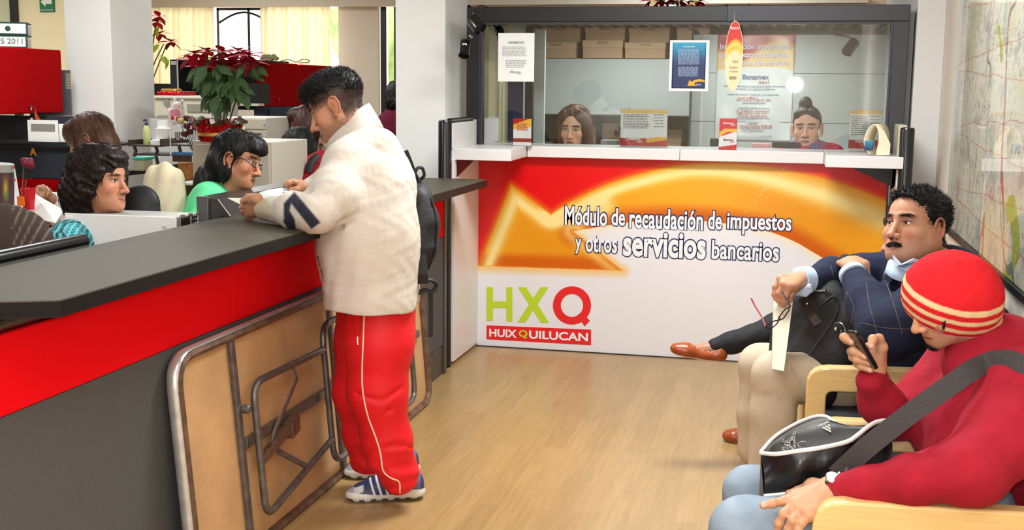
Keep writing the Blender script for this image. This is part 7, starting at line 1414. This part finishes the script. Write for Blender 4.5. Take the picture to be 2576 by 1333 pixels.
# dim group in the back, left of the standing man
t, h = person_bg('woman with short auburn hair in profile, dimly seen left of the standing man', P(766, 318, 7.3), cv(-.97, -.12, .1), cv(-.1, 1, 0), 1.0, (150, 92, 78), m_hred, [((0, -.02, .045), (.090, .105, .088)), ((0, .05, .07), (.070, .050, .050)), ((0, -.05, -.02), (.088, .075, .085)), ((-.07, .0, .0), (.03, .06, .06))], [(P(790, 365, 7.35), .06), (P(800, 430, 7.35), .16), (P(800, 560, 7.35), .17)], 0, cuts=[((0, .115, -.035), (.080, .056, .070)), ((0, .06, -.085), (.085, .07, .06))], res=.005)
top(t, [[(P(792, 375, 7.35), .08), (P(800, 430, 7.35), .18), (P(800, 560, 7.35), .18)]], flat_c((30, 22, 24)), 'jacket')
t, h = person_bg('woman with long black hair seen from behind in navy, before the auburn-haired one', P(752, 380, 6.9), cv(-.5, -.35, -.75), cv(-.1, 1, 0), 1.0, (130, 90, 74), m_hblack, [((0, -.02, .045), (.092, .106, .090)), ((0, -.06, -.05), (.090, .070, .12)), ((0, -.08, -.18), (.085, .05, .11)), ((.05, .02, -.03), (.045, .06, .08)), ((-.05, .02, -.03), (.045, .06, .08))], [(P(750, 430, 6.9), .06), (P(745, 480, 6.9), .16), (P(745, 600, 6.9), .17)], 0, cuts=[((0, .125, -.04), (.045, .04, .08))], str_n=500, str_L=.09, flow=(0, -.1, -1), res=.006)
top(t, [[(P(750, 428, 6.9), .08), (P(742, 480, 6.9), .17), (P(742, 600, 6.9), .18)], [(P(725, 430, 6.85), .06), (P(700, 460, 6.75), .045)]], flat_c((22, 30, 46)), 'sweater')
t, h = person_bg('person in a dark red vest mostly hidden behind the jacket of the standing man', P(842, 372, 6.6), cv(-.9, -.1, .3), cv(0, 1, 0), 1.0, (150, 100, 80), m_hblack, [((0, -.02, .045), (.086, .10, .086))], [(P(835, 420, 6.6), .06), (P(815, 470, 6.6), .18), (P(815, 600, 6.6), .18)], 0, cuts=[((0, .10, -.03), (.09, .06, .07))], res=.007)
top(t, [[(P(830, 415, 6.6), .09), (P(812, 470, 6.6), .19), (P(815, 600, 6.6), .19)]], flat_c((134, 18, 32)), 'vest'); MB().tube([P(776, 432, 6.42), P(785, 405, 6.42), P(800, 390, 6.44)], .02, 8, flat=(RW[:, 2], .3)).build('trim', m_bk, t, smooth=True)
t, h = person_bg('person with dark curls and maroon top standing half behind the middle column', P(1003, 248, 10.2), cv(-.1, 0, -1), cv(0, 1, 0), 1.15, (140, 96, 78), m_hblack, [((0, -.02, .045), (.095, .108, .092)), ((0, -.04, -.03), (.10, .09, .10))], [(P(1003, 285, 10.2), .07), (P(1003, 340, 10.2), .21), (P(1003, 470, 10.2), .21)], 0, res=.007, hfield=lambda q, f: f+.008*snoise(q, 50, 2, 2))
top(t, [[(P(1003, 285, 10.2), .10), (P(1000, 335, 10.2), .21), (P(1003, 470, 10.2), .20)]], flat_c((104, 18, 44)), 'top')
# ---------------------------------------------------------------- tellers in the booth
t, h = person_bg('teller with long chestnut hair looking down behind the booth glass', P(1444, 322, 8.0), cv(-.30, -.22, .92), cv(.05, 1, .1), 1.16, (232, 176, 144), m_hchest, [((0, -.025, .045), (.088, .100, .092)), ((.075, .0, -.02), (.030, .055, .10)), ((-.075, .0, -.02), (.030, .055, .10)), ((-.075, -.01, -.12), (.045, .05, .09)), ((.08, -.01, -.12), (.06, .05, .09)), ((.050, .040, .070), (.035, .030, .040)), ((-.050, .040, .070), (.035, .030, .040))], [(P(1446, 380, 8.05), .06), (P(1448, 430, 8.08), .16), (P(1448, 560, 8.1), .16)], 0, cuts=[((0, .12, -.01), (.062, .070, .098))], str_n=500, str_L=.05, flow=(0, -.3, -1.1), gaze=(0, .95, -.22), open=.0038, lip=(160, 92, 84))
top(t, [[(P(1446, 392, 8.06), .08), (P(1448, 430, 8.08), .17), (P(1448, 560, 8.1), .17)]], flat_c((28, 26, 34)), 'jacket')
t, h = person_bg('teller with hair in a bun and red-blue plaid collar behind the booth glass', P(2030, 322, 7.55), cv(-.32, -.12, .93), cv(.0, 1, .08), 1.14, (234, 178, 150), m_hbrown, [((0, -.02, .042), (.078, .096, .082)), ((.01, -.02, .135), (.036, .038, .040)), ((.03, .035, .078), (.040, .030, .026)), ((-.03, .035, .078), (.040, .030, .026))], [(P(2032, 385, 7.58), .06), (P(2036, 430, 7.6), .18), (P(2036, 560, 7.6), .18)], 0, cuts=[((0, .125, -.015), (.080, .074, .092)), ((0, .02, -.09), (.10, .10, .06))], gaze=(-.1, .95, -.2), open=.0040, lip=(170, 100, 94), browz=-.001)
def plaid(V): x, y = pix(V); blue = (abs(x-1990) < 16) | (abs(x-2052) < 18); k = (np.sin(x*.6) > .7) | (np.sin(y*.6) > .7); return np.where(blue[:, None], np.where(k[:, None], (170, 90, 110.), (62, 96, 156.)), (196, 60, 92.))
top(t, [[(P(2032, 378, 7.56), .09), (P(2036, 430, 7.6), .18), (P(2036, 560, 7.6), .18)], [(P(1975, 395, 7.55), .09), (P(2092, 395, 7.6), .09)]], plaid, 'shirt')
# ---------------------------------------------------------------- notices, stands and lamps on the booth
def ptxt(name, s, x0, y0, x1, y1, Y, m, parent, bold=.0, lift=.001, label=None):   # lettering filling a photo rectangle on plane Y
    a = on(x0, y1, 1, Y); c = on(x1, y0, 1, Y); return text_on(name, s, a, (1, 0, 0), (0, 0, 1), m, parent, width=c[0]-a[0], height=c[2]-a[2], bold=bold, lift=lift)
def lines(x0, x1, y0, y1, n, Y, m, parent, seed=1, name='text_lines', h=.45, ragged=.15):
    rs_ = random.Random(seed); b = MB(); dy = (y1-y0)/n
    for i in range(n):
        x = x0; xe = x1-(x1-x0)*rs_.random()*ragged; y = y0+i*dy
        while x < xe:
            w_ = rs_.uniform(3, 10); a = on(x, y+dy*h, 1, Y); c = on(min(x+w_, xe), y, 1, Y); b.box((a[0], Y-.0008, a[2]), (c[0], Y, c[2])); x += w_+1.6
    return b.build(name, m, parent)
YG = YB+.028
t = thing('notice_sheet', 'white printed AVISO IMPORTANTE notice taped to the booth glass', 'notice', on(1300, 205, 1, YG)); pb(MB(), 1253, 83, 1344, 205, YG-.004, .002).build('sheet', m_paper, t); YN = YG-.005
ptxt('heading', 'AVISO IMPORTANTE', 1278, 104, 1318, 110, YN, m_ink, t, .01); lines(1264, 1330, 117, 143, 7, YN, mat('faint_ink', (176, 176, 174), .6), t, 2); lines(1272, 1325, 151, 172, 5, YN, mat('faint_ink', (176, 176, 174), .6), t, 3); ptxt('brand_lettering', 'Banamex', 1289, 178, 1310, 184, YN, m_ink, t); ptxt('brand_lettering', 'aquí', 1302, 184, 1312, 188, YN, m_ink, t)
MB().tube([on(1285.5+2.4*cos(a), 181+2.4*sin(a), 1, YN) for a in np.linspace(0, 2*pi, 10, endpoint=False)], .0012, 5, True).build('brand_mark', m_ink, t)
t = thing('notice_sheet', 'blue notice with white text and orange arrow taped to the booth glass', 'notice', on(1733, 230, 1, YG)); pb(MB(), 1684, 101, 1783, 229, YG-.004, .002).build('border', m_paper, t)
a, c_ = on(1689, 222, 1, YG-.0055), on(1777, 107, 1, YG-.0055); sheet('print', a, (c_[0]-a[0], 0, 0), (0, 0, c_[2]-a[2]), 20, 40, lambda s_, t_, V: mixc((34, 46, 92), (40, 150, 186), sstep(.45, 1.0, t_)), m_print, t, thick=.0005); YN = YG-.007
m_lb = mat('pale_blue_ink', (170, 190, 214), .5); ptxt('heading', 'AVISO DE PRIVACIDAD', 1719, 116, 1748, 119, YN, m_inkw, t, .02); lines(1706, 1759, 124, 163, 15, YN, m_lb, t, 4, ragged=.02); lines(1706, 1757, 168, 193, 10, YN, m_lb, t, 5, ragged=.05)
m_or = mat('arrow_orange', (244, 170, 40), .45)
def arrow_mark(x0, y0, x1, y1, Y, t, name='arrow'):                # small curved arrow pointing left
    W_, H_ = x1-x0, y1-y0; q = [(0, .95), (.12, .1), (.22, .38), (.42, .10), (.65, .0), (.88, .12), (1., .42), (.80, .36), (.60, .34), (.42, .48), (.36, .66), (.52, .92)]
    return MB().prism([on(x0+W_*u, y0+H_*v, 1, Y) for u, v in q], (0, .0006, 0)).build(name, m_or, t)
arrow_mark(1729, 199, 1776, 217, YN, t); ptxt('brand_lettering', 'Banamex', 1751, 211, 1764, 214, YN, m_inkw, t)
# oval hanger
t = thing('hanging_sign', 'tall oval hanging sign with orange arrow and icons, seen edge-on before the glass', 'sign', on(1846, 140, 1, 7.0)); Yo = 6.99; n = 40; cxo, cyo = on(1846.5, 141, 1, Yo)[[0, 2]]; ra, rb = .047, .195
ax_u = unit(np.array([1., .0, 0])); ov = [np.array([cxo+ra*cos(a), Yo, cyo+rb*sin(a)]) for a in np.linspace(0, 2*pi, n, endpoint=False)]
def ovc(s_, t_, V): e_ = t_-.12*np.sin(s_*pi*.9); c = mixc((238, 212, 164), (240, 170, 40), sstep(.44, .50, e_)); c = mixc(c, (250, 206, 96), np.exp(-((e_-.55)/.03)**2)); return mixc(c, (204, 28, 26), sstep(.60, .64, e_))
nr, V, col = 22, [], []
for i in range(nr+1):
    for a in np.linspace(0, 2*pi, n, endpoint=False): V.append((cxo+ra*i/nr*cos(a), Yo, cyo+rb*i/nr*sin(a)))
V = np.array(V); col = ovc((V[:, 0]-cxo+ra)/(2*ra), (V[:, 2]-cyo+rb)/(2*rb), V); Fq = np.array([(i*n+j, i*n+(j+1) % n, (i+1)*n+(j+1) % n, (i+1)*n+j) for i in range(nr) for j in range(n)])
link('print', mesh_from('print', V, Fq, col), m_print, t); MB().prism([p+np.array([0, .001, 0]) for p in [np.array([cxo+(ra+.003)*cos(a), Yo, cyo+(rb+.003)*sin(a)]) for a in np.linspace(0, 2*pi, n, endpoint=False)]], (0, .003, 0)).build('board', mat('cream_board', (236, 226, 196), .5), t)
ptxt('brand_lettering', 'Banamex', 1838, 66, 1860, 74, Yo-.001, m_inkw, t); ptxt('lettering', 'Módulo de', 1843, 150, 1857, 158, Yo-.001, m_ink, t); ptxt('lettering', 'Recaudación', 1835, 166, 1855, 172, Yo-.001, m_ink, t); ptxt('lettering', 'de impuestos', 1835, 177, 1856, 183, Yo-.001, m_ink, t)
for i in range(4): MB().tube([on(1836.5+i*4.6+1.5*cos(a), 196+3.5*sin(a), 1, Yo-.001) for a in np.linspace(0, 2*pi, 12, endpoint=False)], .0012, 5, True).build('icon', m_bk, t)
MB().tube([on(1847, 57, 1, Yo), on(1848, 30, 1, 7.08)], .0012, 5).build('string', m_clear, t)
# big poster inside
t = thing('poster', 'large information poster with red heading on the inner booth wall', 'poster', on(1900, 350, 1, 8.73)); Yp = 8.734; a, c_ = on(1797, 352, 1, Yp), on(2001, 86, 1, Yp)
def posc(s_, t_, V):
    c = np.broadcast_to((214, 218, 216.), V.shape); top_ = (t_ > .66+.04*np.sin(s_*3)); g_ = mixc((222, 184, 120), (168, 52, 44), sstep(.80, .90, t_+.10*np.sin(s_*6)*(s_ > .3))); return np.where(top_[:, None], mixc(g_, (232, 216, 190), .35*sstep(.3, .9, s_)), c)  # header pales to the right: flash glare painted into the print
sheet('print', a, (c_[0]-a[0], 0, 0), (0, 0, c_[2]-a[2]), 60, 80, posc, m_gloss, t, bend=lambda s_, t_: .004*np.sin(s_*11+t_*5)*np.sin(t_*9)); Yq = Yp-.006
m_pk = mat('pale_outline_ink', (206, 200, 214), .5); m_pr = mat('faded_red_ink', (190, 96, 96), .6); m_pb = mat('faded_blue_ink', (116, 124, 150), .6)
for s_, x0, y0, x1, y1 in (('Información importante', 1811, 110, 1988, 128), ('para nuestros clientes', 1812, 130, 1980, 148), ('y usuarios del servicio', 1814, 151, 1984, 167)): ptxt('heading', s_, x0, y0, x1, y1, Yq, m_pk, t, .03)
ptxt('brand_lettering', 'Banamex', 1868, 187, 1935, 199, Yq, m_pb, t, .02); ptxt('brand_lettering', 'aquí', 1908, 202, 1935, 212, Yq, m_pr, t)
for s_, y0, x0, x1, m in (('Para mayor información de este servicio, dudas y aclaraciones', 215, 1822, 1975, m_pb), ('comuníquese a los siguientes teléfonos:', 222, 1840, 1950, m_pb), ('Centro de Atención Telefónica a Corresponsales', 236, 1830, 1960, m_pb), ('Ciudad de México', 243, 1856, 1905, m_pr), ('Otras ciudades 01 800 021 2345', 249, 1852, 1938, m_pr), ('www.banamex.com', 256, 1868, 1925, m_pb), ('Unidad Especializada de Atención', 270, 1856, 1936, m_pb), ('Cd. de México, Guadalajara', 277, 1850, 1936, m_pr), ('y Monterrey 1226 4583', 283, 1852, 1930, m_pr), ('Otras ciudades', 289, 1856, 1930, m_pr), ('aclaraciones@banamex.com', 295, 1850, 1936, m_pb), ('CONDUSEF', 307, 1880, 1906, m_pb), ('Atención Telefónica 53 400 999', 314, 1860, 1942, m_pr), ('y Zona Metropolitana 53 40 0999', 320, 1860, 1942, m_pr), ('www.condusef.gob.mx', 326, 1866, 1920, m_pb)): ptxt('lettering', s_, x0, y0, x1, y0+4.6, Yq, m, t, .01)
lines(1835, 1948, 340, 350, 4, Yq, m_pk, t, 7)
# leaflet holders on the ledge
def holder(lab, x0, y0, x1, y1, Y, colf, body, group='notice stands on the booth ledge'):
    t = thing('leaflet_stand', lab, 'stand', on((x0+x1)/2, y1, 1, Y), group); a, c_ = on(x0, y1, 1, Y), on(x1, y0, 1, Y); dz = 1.264-a[2]; zz = max(c_[2]-a[2], .02)
    sheet('card', (a[0], Y, 1.266), (c_[0]-a[0], 0, 0), (0, .0, c_[2]-1.266), 40, 50, colf, m_gloss, t, thick=.002); MB().box((a[0]-.003, Y-.006, 1.263), (c_[0]+.003, Y-.004, c_[2]+.006)).build('acrylic', m_film, t); MB().box((a[0]-.003, Y-.004, 1.262), (c_[0]+.003, Y+.05, 1.266)).build('foot', m_clear, t); body(t, Y); return t
def sw1(s_, t_, V): c = mixc((236, 232, 226), (196, 34, 30), 1.*(t_ > .74)); c = mixc(c, (246, 184, 60), 1.*((abs(t_-.62-.25*s_) < .16) & (t_ > .45))); c = mixc(c, (240, 236, 230), 1.*((t_ < .62) & (s_ < .62) & (t_ > .3))); return mixc(c, (160, 60, 40), 1.*((t_ < .28) & (t_ > .12)))
holder('small orange and white leaflet stand at the left end of the booth ledge', 1291, 299, 1337, 358, 7.0, sw1, lambda t, Y: lines(1300, 1328, 310, 330, 4, Y-.002, m_pr, t, 9))
def sw2(s_, t_, V): c = mixc((236, 234, 230), (198, 40, 40), 1.*(t_ < .22)); c = mixc(c, (240, 180, 60), 1.*((t_ < .25) & (s_ > .55) & (abs(t_-.14-.2*(s_-.55)) < .06))); return mixc(c, (240, 196, 110), 1.*(t_ > .88))
def bd2(t, Y):
    lines(1568, 1635, 288, 325, 9, Y-.002, m_ink, t, 10, h=.35); lines(1645, 1672, 288, 325, 5, Y-.002, m_ink, t, 11, h=.2); ptxt('brand_lettering', 'Banamex', 1584, 345, 1612, 352, Y-.002, m_inkw, t, .02); ptxt('brand_lettering', 'aquí', 1602, 353, 1616, 359, Y-.002, m_inkw, t, .02)
    MB().tube([on(1578+4*cos(a), 349+4*sin(a), 1, Y-.002) for a in np.linspace(0, 2*pi, 10, endpoint=False)], .0016, 5, True).build('brand_mark', m_inkw, t)
holder('wide tariff card stand with red footer in the middle of the booth ledge', 1560, 276, 1680, 366, 7.3, sw2, bd2)
def sw3(s_, t_, V): c = np.broadcast_to((212, 34, 40.), V.shape); c = mixc(c, (246, 184, 50), 1.*((abs(t_-.46-.20*np.sin(s_*2.4)) < .08) & (t_ > .42) & (t_ < .68))); c = mixc(c, (240, 236, 230), 1.*((t_ < .40+.2*s_) & (t_ > .08+.09*s_) & (abs(t_-.46-.20*np.sin(s_*2.4)) > .06))); return c
def bd3(t, Y): ptxt('brand_lettering', 'Banamex', 1820, 307, 1846, 312, Y-.002, m_inkw, t, .02); ptxt('brand_lettering', 'aquí', 1838, 312, 1850, 317, Y-.002, m_inkw, t, .02); ptxt('brand_lettering', 'Banamex', 1820, 349, 1845, 354, Y-.002, m_inkn, t, .02); ptxt('brand_lettering', 'aquí', 1836, 355, 1848, 359, Y-.002, m_rd, t, .02)
holder('narrow red leaflet box with orange arrow on the booth ledge', 1808, 298, 1855, 372, 7.04, sw3, bd3)
holder('tariff card stand with orange header at the right end of the booth ledge', 2134, 278, 2220, 372, 7.25, lambda s_, t_, V: mixc(mixc(mixc((198, 58, 50), (234, 230, 222), 1.*(t_ > .26)), (236, 170, 50), 1.*(t_ > .90)), (234, 230, 222), 1.*(t_ < .06)), lambda t, Y: (lines(2141, 2185, 291, 342, 10, Y-.002, m_ink, t, 12, h=.35), lines(2190, 2215, 291, 318, 3, Y-.002, m_ink, t, 13, h=.2), ptxt('brand_lettering', 'Banamex', 2152, 352, 2175, 358, Y-.002, m_inkw, t, .02)))
# curled cream brochure stand (pointed loop) at the right
t = thing('brochure_loop', 'cream card display bent into a pointed loop on the booth ledge', 'stand', (.42, 6.85, 1.264)); m_cr = mat('cream_card', (238, 224, 194), .5)
pr = lambda u: (.030+.0*u, 0)
A_ = [(2176, 384), (2172, 355), (2178, 330), (2192, 312), (2206, 312), (2212, 330), (2214, 355), (2204, 386)]; B_ = [(2204, 386), (2197, 372), (2190, 350)]
ya = 6.80; loop = smooth_path([on(x, y, 1, ya) for x, y in ((2186, 388), (2174, 368), (2174, 346), (2184, 324), (2200, 312), (2210, 328), (2212, 352), (2204, 390))], 5)
b = MB(); n = len(loop); V = loop+[p+np.array([.06, .10, .0]) for p in loop]; b.add(V, [(i, i+1, n+i+1, n+i) for i in range(n-1)]); o = b.build('card', m_cr, t, smooth=True); o.modifiers.new('thickness', 'SOLIDIFY').thickness = .004
q = [on(x, y, 1, 6.80) for x, y in ((2206, 313), (2226, 332), (2240, 362), (2238, 390), (2206, 390), (2213, 352), (2211, 330))]; MB().prism(q, (0, .004, 0)).build('side_wing', m_cr, t); a, c_ = on(2174, 378, 1, 6.79), on(2198, 354, 1, 6.79); sheet('label', (a[0], 6.793, a[2]), (c_[0]-a[0], 0, 0), (0, 0, c_[2]-a[2]), 8, 16, lambda s_, t_, V: mixc((30, 50, 96), (50, 150, 176), t_), m_print, t)
# spotlights
def spot(lab, body0, body1, r, mount, label_band=False, parent=None):
    t = thing('spotlight', lab, 'lamp', mount[0], 'small black spotlights on the booth'); a, b_ = np.asarray(body0), np.asarray(body1); ax = unit(b_-a); L = np.linalg.norm(b_-a)
    MB().lathe([(.4*r, 0), (r*.92, .1*L), (r, .2*L), (r, L), (r*.86, L+.001), (r*.8, L*.9)], a, ax, 22).build('shade', m_black, t, smooth=True); MB().tube(smooth_path(list(mount)+[a*.9+b_*.1], 4), .006, 8).build('arm', m_bk, t, smooth=True); MB().ball(mount[-1], .013, 10).build('joint', m_chrome, t, smooth=True)
    if label_band: c = a*.62+b_*.38; MB().obox(c-RW[:, 2]*(r+.001), RW[:, 0]*.012, RW[:, 1]*.010, RW[:, 2]*.001).build('sticker', m_paper, t)
spot('black spotlight aimed inward at the top left corner of the booth frame', P(1186, 45, 6.98), P(1208, 73, 6.93), .042, (P(1190, 25, 7.1), P(1192, 38, 7.0)))
spot('black spotlight with a white sticker hanging downward beside the left frame upright', P(1171, 102, 6.98), P(1167, 140, 6.93), .033, (P(1188, 88, 7.15), P(1184, 92, 7.02)), True)
spot('black spotlight behind the glass above the white notice', P(1252, 70, 7.5), P(1262, 96, 7.45), .030, (P(1228, 64, 7.35), P(1244, 66, 7.5)))
spot('black spotlight on a curved arm before the inner right wall of the booth', P(2152, 103, 7.4), P(2130, 131, 7.35), .034, (P(2100, 87, 7.55), P(2130, 92, 7.5), P(2148, 100, 7.42)))
MB_w = thing('lamp_cable', 'loose black cable above the top left spotlight', 'cable', P(1200, 18, 7.1)); MB().tube(smooth_path([P(1190, 28, 7.08), P(1198, 20, 7.05), P(1210, 14, 7.08), P(1228, 19, 7.12)], 5), .004, 6).build('cord', m_bk, MB_w, smooth=True)
# desk things of the tellers
simple('monitor', 'black monitor back in front of the teller with the bun', 'monitor', [('screen_back', m_bk, 1942, 357, 2015, 372, 7.5, .05, .006)]); simple('card_reader', 'small grey card machine beside the chestnut-haired teller', 'machine', [('body', mat('grey_plastic', (120, 118, 112), .4), 1510, 352, 1552, 364, 7.5, .1, .006)])
simple('desk_phone', 'black telephone beside the red leaflet box inside the booth', 'phone', [('body', m_bk, 1786, 348, 1806, 368, 7.5, .08, .006)]); simple('paper_stack', 'pink slips stacked on the desk before the plaid-collared teller', 'paper', [('slips', mat('pink_slips', (226, 160, 160), .7), 1892, 362, 1938, 372, 7.5, .1, .002)])
simple('wall_calendar', 'dark blue poster strip on the inner left wall of the booth', 'poster', [('sheet', mat('navy_poster', (48, 56, 96), .4), 1277, 205, 1315, 362, 8.0, .01, 0), ('post', m_bk, 1321, 66, 1340, 362, 7.9, .04, .002)])
pb(MB(), 1339, 74, 1369, 380, 8.1, .04).build('inner_partition', m_in, booth)
